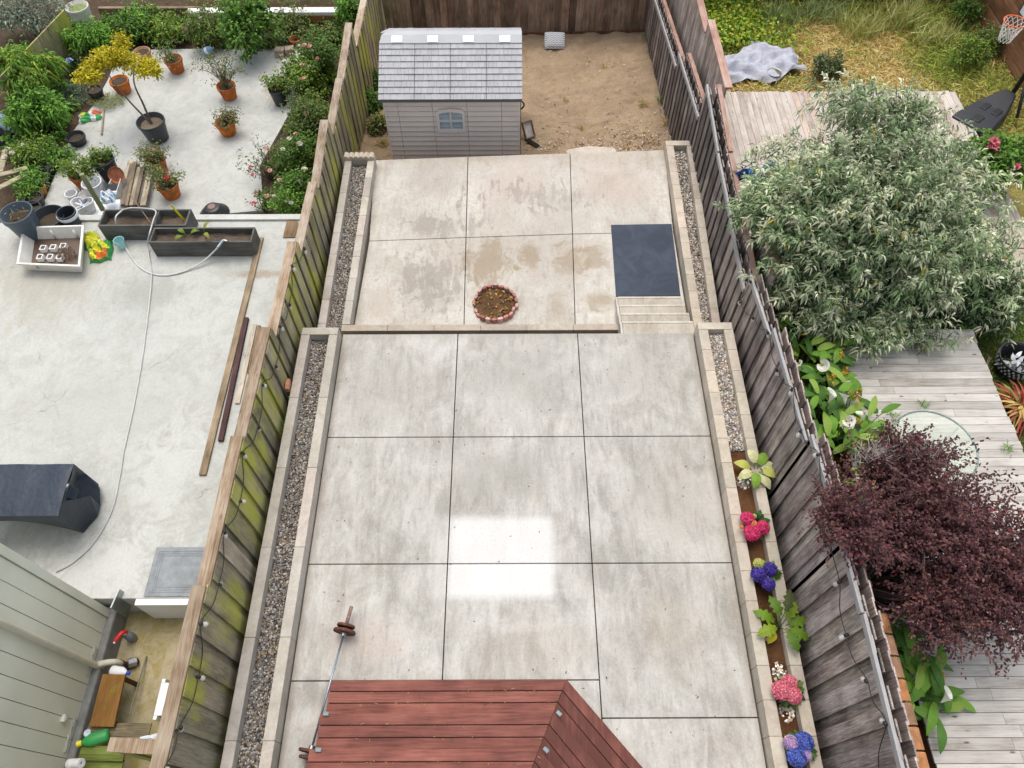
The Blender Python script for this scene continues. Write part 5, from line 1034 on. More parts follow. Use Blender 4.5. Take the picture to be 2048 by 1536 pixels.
pot(237, 160, ZL, .24, .34, (.44, .13, .03), 'orange pot half hidden below the yellow crown', dirty=(.2, .2, .06)); pot(283, 102, ZL, .22, .34, (.40, .22, .15), 'pinkish pot with a white collar behind the yellow crown', dirty=(.5, .35, .28)); pot(188, 178, ZL, .19, .3, (.02, .02, .02), 'small black pot left of the yellow tree', mat=mat_plas)
pot(147, 174, ZL, .17, .09, (.36, .33, .29), 'shallow pale stone bowl in the bed', name='stone_bowl', fill=.5, cat='bowl')
pot(73, 374, ZL - .05, .18, .24, (.42, .17, .07), 'small empty terracotta pot in the dark bed at the far left', fill=.5); pot(590, 77, ZL - .05, .17, .2, (.38, .13, .05), 'small terracotta pot beside the cut bricks', fill=.5)
for i, (u, v, R) in enumerate([(82, 342, .16), (92, 330, .15), (66, 395, .2), (60, 415, .22), (150, 272, .22), (80, 360, .15), (45, 310, .2)]):
    pot(u, v, ZL - .05, R, .26, (.018, .02, .024), ['small black pot, middle one of the nursery pots in the left bed', 'small black pot, furthest of the nursery pots in the left bed', 'black pot just above the big blue bucket in the left bed', 'black pot right behind the big blue bucket', 'black pot at the corner of the lower patio beside the lush shrub', 'small black pot above the empty terracotta pot in the left bed', 'black pot under the white flowered shrub at the far left'][i], mat=mat_plas, fill=.7, grp='black nursery pots')
p, t = pot(31, 424, ZU, .31, .62, (.07, .10, .13), 'tall slate blue bucket with a rolled rim and dry plant stalks', name='bucket', mat=mat_plas, cat='bucket', fill=.75, rim=.06); mb = MB(); n = 40; leaves(mb, np.array(p) + [0, 0, .5] + rng.normal(0, .09, (n, 3)), rng.normal(0, 1, (n, 3)), .14, .02, pal([(.2, .17, .1)], n), .3); mb.build('dry_stalks', mat_leaf, t)
pot(95, 432, ZU, .33, .22, (.025, .033, .04), 'wide low black tub between the blue bucket and the striped pot', name='round_tub', mat=mat_plas, cat='tub', fill=.3)
p, t = pot(131, 424, ZU, .19, .36, (.022, .03, .04), 'black pot with a white band in front of the heart shaped bowl', mat=mat_plas, fill=.3, soil=(.01, .01, .012)); mb = MB(); mb.lathe([(.183, .25), (.197, .25), (.203, .32), (.19, .32)], p, 26, (.75, .77, .8), caps=False); mb.build('band', mat_plas, t)
p = at(143, 462, ZU + .12); mb = MB(); mb.obox(p + Vector((.03, 0, -.05)), (.2, .12, .14), rotz(-.4), (.5, .5, .48)); mb.obox(p + Vector((.03, 0, .025)), (.16, .09, .012), rotz(-.4), (.10, .10, .11)); tag(mb.build('plastic_tray', mat_plas, bevel=.006), 'small grey tray wedged behind the white tub', 'tray')
WB_ = (.70, .72, .74)
def bucket(u, v, R, h, lab, z=ZL, col=WB_, handle=True, fill=.3, soil=(.45, .42, .38), tl=None):
    p, t = pot(u, v, z, R, h, col, lab, name='bucket', mat=mat_plas, cat='bucket', fill=fill, rim=.02, soil=soil)
    if handle: mb = MB(); mb.tube([p + Vector((R * 1.02 * math.cos(a), -.05 - R * 1.0 * math.sin(a) * .9, h * .9 - .5 * R * math.sin(a))) for a in np.linspace(0, math.pi, 12)], .006, 5, (.55, .55, .55)); mb.build('handle', mat_metal, t)
    return p
bucket(182, 364, .22, .42, 'big white bucket full of dirty water below the blue black pot'); bucket(172, 389, .19, .2, 'low white bucket with earth, in front of the big one', handle=False, fill=.7); bucket(141, 386, .14, .26, 'small white bucket at the left of the bucket group', fill=.4, soil=(.5, .35, .28), handle=False)
# heart shaped bowl with tools
p = at(172, 421, ZU - .35); t = thing('heart_bowl', 'white heart shaped bowl holding garden hand tools', 'bowl', p); mb = MB(); hs = []
for i in range(28): a = 6.2832 * i / 28; hs.append(Vector((.015 * 16 * math.sin(a) ** 3, .015 * (13 * math.cos(a) - 5 * math.cos(2 * a) - 2 * math.cos(3 * a) - math.cos(4 * a)), 0)))
n = 28; vs = [p + h_ * .8 for h_ in hs] + [p + h_ + Vector((0, 0, .22)) for h_ in hs] + [p + h_ * .93 + Vector((0, 0, .22)) for h_ in hs] + [p + h_ * .75 + Vector((0, 0, .03)) for h_ in hs] + [p + Vector((0, 0, .03))]
mb.add(vs, [(k * n + i, k * n + (i + 1) % n, (k + 1) * n + (i + 1) % n, (k + 1) * n + i) for k in range(3) for i in range(n)] + [(3 * n + i, 3 * n + (i + 1) % n, 4 * n) for i in range(n)], (.68, .68, .68)); mb.build('shell', mat_plas, t, smooth=False)
for i, (a, c) in enumerate(((.3, (.6, .6, .6)), (1.2, (.05, .08, .2)), (2.2, (.4, .45, .5)), (2.9, (.75, .75, .72)))): mb = MB(); dv_ = Vector((math.cos(a), math.sin(a), .25)) * .15; mb.tube([p + Vector((0, 0, .14)) - dv_, p + Vector((0, 0, .14)) + dv_], .02, 7, c); tag(mb.build('hand_tool', mat_plas), ['grey handled tool lying in the heart shaped bowl', 'navy handled tool lying in the heart shaped bowl', 'steel blue tool lying in the heart shaped bowl', 'white handled tool lying in the heart shaped bowl'][i], 'tool')
# white styrofoam lid the bowl stands on, oblong planter, saucer
q = [at(150, 402, ZU - .4), at(240, 398, ZU - .4), at(236, 432, ZU - .4), at(150, 436, ZU - .4)]; mb = MB(); mb.prism([tuple(x[:2]) for x in q], ZU - .46, ZU - .41, (.75, .78, .80)); mb.prism([tuple((x * .8 + sum(q, Vector()) / 4 * .2)[:2]) for x in q], ZU - .409, ZU - .40, (.72, .75, .77)); tag(mb.build('foam_sheet', mat_plas, bevel=.01), 'flat white foam sheet under the heart shaped bowl', 'sheet')
q = [at(228, 343, ZL + .3), at(246, 343, ZL + .3), at(233, 384, ZL + .3), at(210, 383, ZL + .3)]; ot = thing('window_box', 'oblong white planter box with a square black pot inside', 'planter', ((q[0].x + q[2].x) / 2, q[2].y, ZL)); mb = MB(); O = q[::-1]; cc = sum(q, Vector()) / 4; S = lambda f: [cc + (p_ - cc) * f for p_ in O]
ring(mb, S(.85), ZL + .01, S(1), ZL + .3, (.66, .66, .64)); ring(mb, S(1), ZL + .3, S(.88), ZL + .3, (.66, .66, .64)); ring(mb, S(.88), ZL + .3, S(.8), ZL + .05, (.6, .6, .58)); mb.add([(p_.x, p_.y, ZL + .05) for p_ in S(.8)], [(0, 1, 2, 3)], (.4, .38, .35)); mb.build('shell', mat_plas, ot)
p = at(223, 375, ZL + .3); mb = MB(); mb.obox(p - Vector((0, 0, .11)), (.19, .19, .22), None, (.02, .022, .035), 1.15); mb.obox(p + Vector((0, 0, .004)), (.16, .16, .004), None, (.006, .006, .008)); tag(mb.build('square_pot', mat_plas), 'square black pot inside the oblong white planter box', 'pot')
p = at(234, 350, ZL + .35); mb = MB(); M = Matrix.Rotation(.9, 3, 'X'); mb.lathe([(.001, 0), (.15, 0), (.19, .04), (.18, .04), (.145, .012), (.001, .012)], p, 22, (.28, .10, .05), M); tag(mb.build('saucer', mat_clay), 'brown clay saucer propped at the end of the white planter box', 'saucer')
# leaning post and the lumber pile
a = at(163, 348, ZU + .7); b = at(206, 420, ZU - .2); mb = MB(); mb.beam(a, b, .085, .085, (.72, .78, .55)); tag(mb.build('post', M_wood('green grey post', 'Z', [(.3, (.2, .2, .13)), (.7, (.38, .38, .28))]), bevel=.005), 'leaning grey green timber post behind the back trough', 'post')
for i in range(9):
    u0 = 262 + i * 4.6 + random.uniform(-2, 2); v0 = 322 + i * 2 + random.uniform(-6, 6); u1 = 242 + i * 5.5; v1 = 412 + random.uniform(-6, 4); zz = ZL + .08 + .05 * (i % 3)
    a, b = at(u0, v0, zz), at(u1, v1, zz); mb = MB(); mb.beam(a, b, random.choice([.06, .09, .12]), .04, jit([(1.2, 1.15, 1.05), (.5, .45, .42), (.8, .72, .6), (.45, .42, .42)][i % 4], .15))
    tag(mb.build('lumber_board', mat_plank, bevel=.003), ['pale wide board on the left side of the lumber pile', 'dark grey board, second in the lumber pile', 'brownish board, third in the lumber pile', 'blackened slat in the left middle of the lumber pile', 'pale plank in the very middle of the lumber pile', 'dark slat just right of the middle of the lumber pile', 'tan slat in the right half of the lumber pile', 'dark board, second from the right in the lumber pile', 'pale board at the right end of the lumber pile beside the rose pot'][i], 'board')
p = at(430, 424, ZL + .2); mb = MB(); mb.lathe([(.30, 0), (.33, .02), (.16, .20), (.10, .22), (.001, .22)], at(430, 428, ZL), 20, (.015, .016, .018)); mb.lathe([(.09, .223), (.08, .235), (.001, .235)], at(430, 428, ZL), 12, (.2, .12, .1)); tag(mb.build('black_basin', mat_plas), 'upturned black basin peeking over the kerb behind the front trough', 'basin')
p = at(407, 104, ZL + .12); mb = MB(); mb.lathe([(.001, 0), (.08, .005), (.09, .05), (.09, .2), (.03, .27), (.03, .3), (.001, .3)], p, 12, (.12, .30, .6), Matrix.Rotation(1.2, 3, 'Y')); mb.lathe([(.092, .08), (.092, .16)], p, 12, (.8, .8, .8), Matrix.Rotation(1.2, 3, 'Y')); tag(mb.build('jug', mat_plas), 'blue and white jug lying at the back edge of the lower patio', 'jug')
a = at(208, 215, ZL + .03); b = at(203, 269, ZL + .03); mb = MB(); mb.tube([a, b], .022, 7, (.3, .24, .18)); tag(mb.build('stick', mat_twig), 'short thick stick on the edge of the lower patio', 'stick')
for i, (u, v) in enumerate(((560, 104), (580, 102))): p = at(u, v, ZL + .1); mb = MB(); mb.obox(p, (.24, .2, .2), rotz(.2 * i), jit((.36, .29, .22), .1)); mb.obox(p + Vector((.06, -.14, -.04)), (.1, .09, .12), rotz(.3), (.40, .32, .24)); tag(mb.build('cut_block', mat_brick, bevel=.01), ['tan concrete block, left one at the back corner of the lower patio', 'greyer concrete block beside the small terracotta pot'][i], 'block')
# hoses
def hz(u, v, h): return at(u, v, ZU + h)
hp_ = [hz(243, 422, .42), hz(231, 437, .43), hz(240, 470, .1), hz(254, 500, .03), hz(278, 533, .015), hz(310, 549, .015), hz(350, 548, .02), hz(395, 530, .06), hz(425, 506, .2), hz(443, 485, .42)]
gh = thing('garden_hose', 'grey garden hose looping from the cup up onto the front trough', 'hose', hp_[4]); mb = MB(); mb.tube(crom(hp_, 8), .016, 8, (.55, .56, .55)); mb.build('tube', mat_plas, gh, smooth=True)
mb = MB(); mb.tube([hp_[-1] - Vector((.06, .1, .03)), hp_[-1] + Vector((.03, .05, .01))], .026, 10, (.35, .42, .5)); mb.tube([hp_[-1] + Vector((.03, .05, .01)), hp_[-1] + Vector((.1, .04, .0))], .02, 8, (.6, .6, .62)); mb.build('nozzle', mat_metal, gh)
hp2 = [hz(243, 421, .42), hz(262, 416, .43), hz(300, 418, .43), hz(312, 424, .44), hz(307, 440, .43), hz(299, 468, .43), hz(295, 492, .1), hz(301, 530, .015), hz(303, 555, .035), hz(297, 620, .015), hz(284, 720, .015), hz(266, 820, .015), hz(248, 900, .015), hz(240, 950, .015), hz(224, 1020, .015), hz(190, 1082, .015), hz(150, 1122, .015), hz(112, 1144, .015)]
gh2 = thing('garden_hose', 'long thin grey hose running down the length of the neighbour patio', 'hose', hp2[10]); mb = MB(); mb.tube(crom(hp2, 8), .0145, 8, (.46, .47, .46)); mb.build('tube', mat_plas, gh2, smooth=True)
p = at(237, 480, ZU + .2); p.z = ZU; mb = MB(); mb.lathe([(.075, 0), (.08, .005), (.10, .2), (.105, .205), (.095, .2), (.072, .02), (.001, .02)], p, 20, (.36, .62, .62)); tag(mb.build('cup', mat_plas), 'turquoise plastic cup between the soil bag and the troughs', 'cup')

# ------------------------------------------------------------------ left shrubs
def shrub(u, v, z, r, n, per, L, W, palette, lab, name='shrub', cat='shrub', fl=(), droop=.4, spread=.8, lumps=9, up=.35, base_z=None, nst=20, kdark=.35, fscale=1.2):
    c = at(u, v, z); bz = (ZL - .08) if base_z is None else base_z; b = Vector((c.x, c.y, bz)); t = thing(name, lab, cat, b); mb = MB()
    q, o = bush_mesh(mb, c, r, n, per, L, W, palette, droop, spread, lumps, kdark, up); mb.build('foliage', mat_leaf, t)
    if nst: mb = MB(); stems_mesh(mb, b, q, BARK, .012, max(1, len(q) // nst)); mb.build('stem', mat_twig, t)
    qs = sorted(range(len(q)), key=lambda i: q[i][2] - q[i][1] * .4)[-max(40, len(q) // 3):]
    for k in fl: j = random.choice(qs); put('flower', RP_[k], t, Vector(q[j]) + Vector((0, -.03, .07)), random.uniform(0, 6), random.uniform(.7, 1.2) * fscale)
    return t
shrub(72, 232, ZL + .45, (.85, .8, .6), 330, 9, .17, .045, LUSH, 'large lush shrub with pointed bright green leaves at the left edge', droop=.6)
shrub(45, 125, ZL + .9, (.95, .8, .55), 260, 9, .20, .042, YGREEN + LUSH, 'drooping yellow green foliage hanging over the old green fence', 'small_tree', 'tree', droop=1.0, up=0)
shrub(48, 28, ZL + .6, (1.2, .7, .6), 300, 8, .11, .04, [(.26, .30, .22), (.32, .36, .28), (.20, .25, .17)], 'grey sage shrub in the top left corner')
shrub(175, 75, ZL + .4, (.8, .8, .55), 260, 8, .13, .04, LUSH, 'ferny bright green shrub beneath the white bucket', droop=.6)
shrub(262, 45, ZL + .4, (.85, .7, .5), 240, 8, .12, .04, GREEN + LUSH, 'mid green shrub at the top, right of the white bucket')
shrub(340, 50, ZL + .35, (.75, .7, .5), 220, 8, .10, .04, GREEN + YGREEN, 'yellowish green shrub at the top between two greener ones')
shrub(405, 55, ZL + .5, (.6, .6, .6), 200, 8, .10, .04, GREEN + OLIVE, 'olive green shrub with one pale rose along the back bed', fl=(1, 0))
shrub(490, 48, ZL + .8, (.85, .75, .85), 330, 8, .13, .07, LUSH + GREEN, 'tall broad leaved green shrub behind the lower patio', fl=())
shrub(585, 38, ZL + .2, (.7, .6, .35), 130, 8, .1, .04, OLIVE + GREEN, 'low olive plants in front of the back edging')
shrub(640, 108, ZL + .6, (.6, .8, .7), 300, 8, .08, .04, GREEN, 'dark rose bush with pink blooms against the upper left fence', fl=(0, 0, 1, 0, 2, 0, 1, 0))
shrub(610, 150, ZL + .5, (.6, .7, .6), 280, 8, .08, .045, YGREEN + GREEN, 'yellow green rose bush with cream and pink blooms by the lower patio', fl=(0, 1, 1, 0, 1, 0, 0))
shrub(620, 225, ZL + .5, (.7, .7, .65), 320, 8, .08, .04, OLIVE + GREEN, 'olive rose bush half way down the rose bed', fl=(2, 1, 0))
shrub(585, 310, ZL + .5, (.55, .7, .7), 260, 8, .07, .035, GREEN, 'green rose bush with scattered white blooms in the rose bed', fl=(1, 1, 0, 1, 1, 1))
shrub(588, 385, ZL + .5, (.6, .55, .6), 330, 8, .07, .04, LUSH + GREEN, 'dense green rose bush with many white blooms at the end of the rose bed', fl=(1, 1, 1, 1, 1, 1, 0, 1, 1))
shrub(530, 320, ZL + .5, (.7, .5, .6), 70, 5, .06, .03, ROSE, 'straggly bare stemmed rose leaning over the lower patio', fl=(2, 2, 0, 0), nst=30, lumps=14)
shrub(520, 400, ZL + .3, (.3, .3, .3), 50, 6, .06, .03, GREEN, 'small rose with pink buds beside the kerb', fl=(2, 2, 0), nst=14)
shrub(690, 18, ZL + .6, (.4, .4, .6), 160, 8, .1, .05, LUSH, 'bright green sapling crown at the top beside the left fence')
shrub(60, 300, ZL + .25, (.7, .6, .4), 230, 8, .08, .035, GREEN + YGREEN, 'white flowered green plants at the left edge of the bed', fl=(1, 1, 1, 1, 1, 1, 1))
shrub(62, 360, ZL + .15, (.45, .7, .25), 150, 7, .1, .03, LUSH, 'bright green seedlings among the black pots')
shrub(150, 130, ZL + .2, (.5, .4, .3), 110, 8, .09, .04, [(.04, .08, .02), (.06, .1, .03)], 'dark low plant with a blue flower under the yellow tree')
mb = MB(); c = at(142, 192, ZL + .02); n = 1500; a = rng.uniform(0, 6.28, n); r_ = np.sqrt(rng.uniform(0, 1, n)); leaves(mb, np.array(c) + np.stack([.62 * r_ * np.cos(a), .55 * r_ * np.sin(a), rng.uniform(0, .12, n)], 1), np.stack([rng.normal(0, .7, n), rng.normal(0, .7, n), np.ones(n)], 1), .07, .02, pal([(.17, .24, .16), (.22, .29, .2), (.12, .2, .1)], n), .3)
stuff(mb.build('ground_cover', mat_leaf), 'silvery green creeping ground cover beside the lower patio', 'ground cover')
mb = MB(); c = at(217, 205, ZL + .03); n = 600; a = rng.uniform(0, 6.28, n); r_ = np.sqrt(rng.uniform(0, 1, n)); leaves(mb, np.array(c) + np.stack([.4 * r_ * np.cos(a), .28 * r_ * np.sin(a), rng.uniform(0, .1, n)], 1), np.stack([rng.normal(0, 1, n), rng.normal(0, 1, n), np.full(n, .2)], 1), .12, .012, pal([(.25, .30, .12), (.32, .33, .16)], n), .3)
stuff(mb.build('clippings', mat_leaf), 'heap of cut twigs and clippings on the lower patio edge', 'clippings')
p = at(139, 122, ZL + .45); BF = make_flower('bf', (.35, .45, .75), .1); t = thing('blue_flower', 'single pale blue flower head on a stalk left of the yellow crown', 'flower', p - Vector((0, 0, .45))); put('flower_head', BF, t, p); mb = MB(); mb.tube([p - Vector((0, 0, .45)), p], .008, 5, (.1, .2, .05)); mb.build('stem', mat_twig, t)
pot(153, 12, ZL, .30, .7, (.62, .60, .55), 'tall white bucket standing among shrubs at the top left', name='bucket', mat=mat_plas, cat='bucket', fill=.9, soil=(.2, .25, .1))
a, b = at(418, 21, ZL - .1 + .5), at(716, 20, ZL - .1 + .5); ed = thing('raised_edging', 'timber edging with a white top and orange face along the back bed', 'edging', (a.x + 1, a.y, ZL - .1)); mb = MB(); mb.box((a.x - .6, a.y - .1, ZL + .3), (-4.1, a.y + .15, ZL + .4), (.68, .66, .64)); mb.build('top', mat_house, ed, bevel=.01); mb = MB(); mb.box((a.x - .6, a.y - .105, ZL - .3), (-4.1, a.y + .1, ZL + .299), (.36, .13, .06)); mb.build('face', mat_house, ed)
a, b = at(195, 17, ZL + .4), at(400, 15, ZL + .4); mb = MB(); mb.box((a.x, a.y, ZL - .2), (b.x, a.y + .1, ZL + .4), (.75, .6, .5)); tag(mb.build('pale_board', mat_plankx), 'pale board rail behind the back shrubs at the top', 'board')
mb = MB(); n = 5000; X0, Y0 = at(430, 12, ZL + .3), at(720, 0, ZL + .3); P = np.stack([rng.uniform(-9, -4.2, n), rng.uniform(X0.y + .2, X0.y + 4, n), np.full(n, ZL + .2)], 1); leaves(mb, P, np.stack([rng.normal(0, .4, n), rng.normal(0, .4, n), np.ones(n)], 1), .22, .02, pal([(.28, .30, .08), (.38, .36, .14), (.2, .26, .06)], n), .5); stuff(mb.build('tall_grass', mat_leaf), 'pale grass beyond the back edging at the top left', 'grass')
of = thing('wooden_fence', 'old leaning green grey fence at the far left of the bed', 'fence', at(90, 150, ZL)); a, b = at(2, 165, ZL + .9), at(130, 30, ZL + .9)
for i in range(7):
    q = a.lerp(b, (i + .5) / 7); d_ = (b - a) / 7; mb = MB(); M = rotz(math.atan2(d_.y, d_.x)); mb.obox(Vector((q.x, q.y, ZL + .4)), (d_.length * .96, .03, 1.3), M @ Matrix.Rotation(.08, 3, 'X'), jit((1.0, 1.05, .8), .15)); mb.build('board', mat_fl, of)
mb = MB(); mb.beam(a + Vector((0, -.04, -.3)), b + Vector((0, -.04, -.3)), .04, .09, (1, 1, .85)); mb.build('rail', mat_fl, of)
mb = MB(); mb.beam(at(88, 178, ZL + .1), at(102, 118, ZL + .8), .09, .09, (1, 1.05, .8)); tag(mb.build('leaning_post', mat_fl), 'leaning mossy post in front of the old green fence', 'post')
for i, (u0, v0, u1, v1, lab) in enumerate([(-5, 352, 55, 336, 'upper weathered plank at the left edge above the blue bucket'), (-5, 378, 50, 350, 'lower weathered plank at the left edge above the blue bucket'), (0, 345, 12, 300, 'upright end board of the plank frame at the left edge')]): mb = MB(); mb.beam(at(u0, v0, ZL + .35), at(u1, v1, ZL + .3), .14, .04, (1.0, .95, .8)); tag(mb.build('plank', mat_plankx, bevel=.004), lab, 'plank')
bag(10, 254, ZL, .26, .22, .3, .1, 'pale blue plastic sack at the left edge', lambda a, b: (.45, .58, .68)); bag(6, 280, ZL, .26, .2, .2, .1, 'black plastic sack at the left edge below the pale blue one', lambda a, b: (.015, .017, .022))

# ================================================================== RIGHT NEIGHBOUR
ZD = .15
nd = thing('wooden_deck', 'silvery deck of crosswise boards under the glass table', 'deck', (6.6, 3, -.25)); mb = MB(); y = 7.72; XL_, XR_ = 5.28, 8.06
while y > -2.5:
    t = random.uniform(.86, 1.1); sp_ = random.uniform(5.9, 7.4)
    mb.box((XL_ + random.uniform(0, .03), y - .141, ZD - .03), (sp_, y, ZD), (t, t, t)); t *= random.uniform(.92, 1.08); mb.box((sp_ + .004, y - .141, ZD - .03), (XR_ + random.uniform(-.02, .02), y, ZD), (t, t, t)); y -= .1475
mb.build('boards', mat_deckx, nd)
mb = MB(); mb.box((XL_ + .03, -2.5, -.4), (XL_ + .07, 7.6, ZD - .032), (.10, .05, .03)); mb.box((XR_ - .09, -2.5, -.4), (XR_ - .05, 7.6, ZD - .032), (.10, .05, .03)); mb.box((XL_ + .08, 7.55, -.4), (XR_ - .1, 7.6, ZD - .032), (.1, .05, .03)); mb.build('fascia', mat_matte, nd)
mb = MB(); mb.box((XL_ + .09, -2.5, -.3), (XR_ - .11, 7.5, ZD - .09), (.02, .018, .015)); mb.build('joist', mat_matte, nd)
fd = thing('wooden_deck', 'bleached deck of lengthwise boards behind the big grey green bush', 'deck', (7.7, 13, -1)); mb = MB(); x = 4.62
while x < 10.72:
    t = random.uniform(.82, 1.12); red_ = random.random() < .12
    mb.box((x, 9.3, -.83), (x + .142, 15.68 + random.uniform(-.03, .03), -.80), (t, t * (.88 if red_ else .98), t * (.82 if red_ else .97))); x += .1485
mb.build('boards', mat_decky, fd); mb = MB(); mb.box((4.64, 15.5, -1.3), (10.7, 15.55, -.832), (.25, .2, .17)); mb.box((10.6, 9.3, -1.3), (10.65, 15.49, -.832), (.25, .2, .17)); mb.build('fascia', mat_matte, fd)
mb = MB(); mb.box((4.11, 9.21, -2.0), (16, 9.30, -.26), (.2, .18, .15)); tag(mb.build('retaining_board', mat_plankx), 'timber board holding the level change under the grey green bush', 'board')
for i, (x0, y0, x1, y1) in enumerate([(9.25, 10.45, 10.6, 11.35), (9.3, 9.4, 10.7, 10.42)]):
    mb = MB(); mb.box((x0, y0, -.9), (x1, y1, -.72), (1, .95, .88)); tag(mb.build('concrete_paver', mat_block, bevel=.015), ['further pale concrete paver between the two green bushes', 'nearer pale concrete paver beside the grey green bush'][i], 'paver')
# glass table
T0 = Vector((6.25, 5.06, 0)); RT = .61; ZTB = .82
gt = thing('glass_table', 'round frosted glass patio table with a metal rim on the silvery deck', 'table', (T0.x, T0.y, ZD))
mb = MB(); mb.lathe([(.001, ZTB - .004), (RT - .01, ZTB - .004), (RT - .01, ZTB + .004), (.001, ZTB + .004)], T0, 48); mb.build('glass_top', mat_tglass, gt)
mb = MB(); mb.tube([T0 + Vector((RT * math.cos(a), RT * math.sin(a), ZTB)) for a in np.linspace(0, 2 * math.pi, 49)], .014, 8, (.20, .27, .26)); mb.build('rim', mat_metal, gt, smooth=True)
for k in range(4):
    a = .6 + k * math.pi / 2; mb = MB(); mb.tube(crom([T0 + Vector((.5 * math.cos(a), .5 * math.sin(a), ZTB - .02)), T0 + Vector((.42 * math.cos(a), .42 * math.sin(a), .5)), T0 + Vector((.5 * math.cos(a), .5 * math.sin(a), ZD))], 4), .016, 8, (.35, .38, .36)); mb.build('leg', mat_metal, gt, smooth=True)
mb = MB()
for a in (.6, .6 + math.pi / 2): mb.beam(T0 + Vector((-.57 * math.cos(a), -.57 * math.sin(a), ZTB - .02)), T0 + Vector((.57 * math.cos(a), .57 * math.sin(a), ZTB - .02)), .03, .012, (.4, .42, .4))
mb.build('crossbar', mat_metal, gt)
# grey green butterfly bush
def silver_bush(c, r, n, base, lab, lobes=()):
    t = thing('butterfly_bush', lab, 'bush', base); q, o, k = shoots(n, c, r, .38, 26)
    for (c2, r2, n2) in lobes: q2, o2, k2 = shoots(n2, c2, r2, .38, 9); q, o, k = np.concatenate([q, q2]), np.concatenate([o, o2]), np.concatenate([k, k2])
    # drop shoots that would sit inside the fence line low down
    ok = ~((q[:, 0] < 4.25) & (q[:, 2] < 1.35)); q, o, k = q[ok], o[ok], k[ok]; n = len(q)
    sh = rng.uniform(.75, 1.2, 26)[k] * rng.uniform(.75, 1.25, n); d = unit(o * .7 + rng.normal(0, .45, (n, 3)) + [0, 0, .25]); per = 14
    P = np.repeat(q, per, 0); Dm = np.repeat(d, per, 0); s = np.tile(np.linspace(-.22, .05, per), n)[:, None]; P = P + Dm * s + rng.normal(0, .012, (n * per, 3))
    side = unit(np.cross(Dm, rng.normal(0, 1, Dm.shape))); D = side * .8 + Dm * (.45 + 4 * (s + .1)); L = rng.uniform(.09, .175, n * per); 
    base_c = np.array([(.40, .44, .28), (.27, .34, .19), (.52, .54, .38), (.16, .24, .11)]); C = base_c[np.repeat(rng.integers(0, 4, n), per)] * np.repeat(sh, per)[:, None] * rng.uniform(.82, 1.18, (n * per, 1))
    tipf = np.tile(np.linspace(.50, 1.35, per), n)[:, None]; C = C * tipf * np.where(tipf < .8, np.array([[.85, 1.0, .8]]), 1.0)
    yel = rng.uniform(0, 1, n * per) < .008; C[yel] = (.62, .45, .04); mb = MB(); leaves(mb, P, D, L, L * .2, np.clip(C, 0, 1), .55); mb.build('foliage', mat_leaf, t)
    mb = MB(); b = Vector(base)
    for i in range(0, n, max(1, n // 70)):
        e = Vector(q[i]); m = b.lerp(e, .5) + Vector((0, 0, .3)); mb.tube(crom([b + Vector((random.uniform(-.2, .2), random.uniform(-.2, .2), 0)), m, e], 4), [.03 - .003 * j for j in range(9)], 5, (.20, .16, .11), caps=False)
    mb.build('trunk', mat_twig, t, smooth=True)
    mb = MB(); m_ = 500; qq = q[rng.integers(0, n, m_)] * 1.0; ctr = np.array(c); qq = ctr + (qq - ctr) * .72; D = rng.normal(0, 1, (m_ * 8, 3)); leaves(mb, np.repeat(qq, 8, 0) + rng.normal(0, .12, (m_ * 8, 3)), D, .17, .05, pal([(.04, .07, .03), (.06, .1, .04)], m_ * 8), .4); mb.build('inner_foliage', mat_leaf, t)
    return t
silver_bush((5.98, 9.35, 1.25), (2.62, 2.35, 2.05), 4200, (6.3, 9.2, -.4), 'huge grey green bush with narrow silvery leaves leaning over the right fence', [((5.75, 7.75, .55), (1.0, .75, .8), 420), ((6.6, 7.6, .4), (.8, .55, .6), 260), ((4.55, 9.3, 1.75), (.8, .9, .55), 240), ((6.3, 11.0, 2.2), (1.2, .8, .8), 300)])
silver_bush((8.45, 8.35, .3), (.85, .8, .7), 300, (8.5, 8.2, -.3), 'small grey green offshoot right of the huge bush by the lawn')
p = at(1545, 400, .75)
# one crumpled sheet of blue tarp
bt = MB(); n = 16; vs = []
for j in range(n + 1):
    for i in range(n + 1):
        a, b = i / n * 2 - 1, j / n * 2 - 1; vs.append(p + Vector((a * .62 + .08 * math.sin(5 * b), b * .5, .25 + .16 * math.sin(6 * a + 2 * b) + .14 * math.cos(7 * b - 3 * a))))
bt.add(vs, [(j * (n + 1) + i, j * (n + 1) + i + 1, (j + 1) * (n + 1) + i + 1, (j + 1) * (n + 1) + i) for j in range(n) for i in range(n)], (.03, .17, .62)); tag(bt.build('blue_tarp', mat_tarp), 'bright blue tarp glimpsed through the grey green bush near the fence', 'tarp')
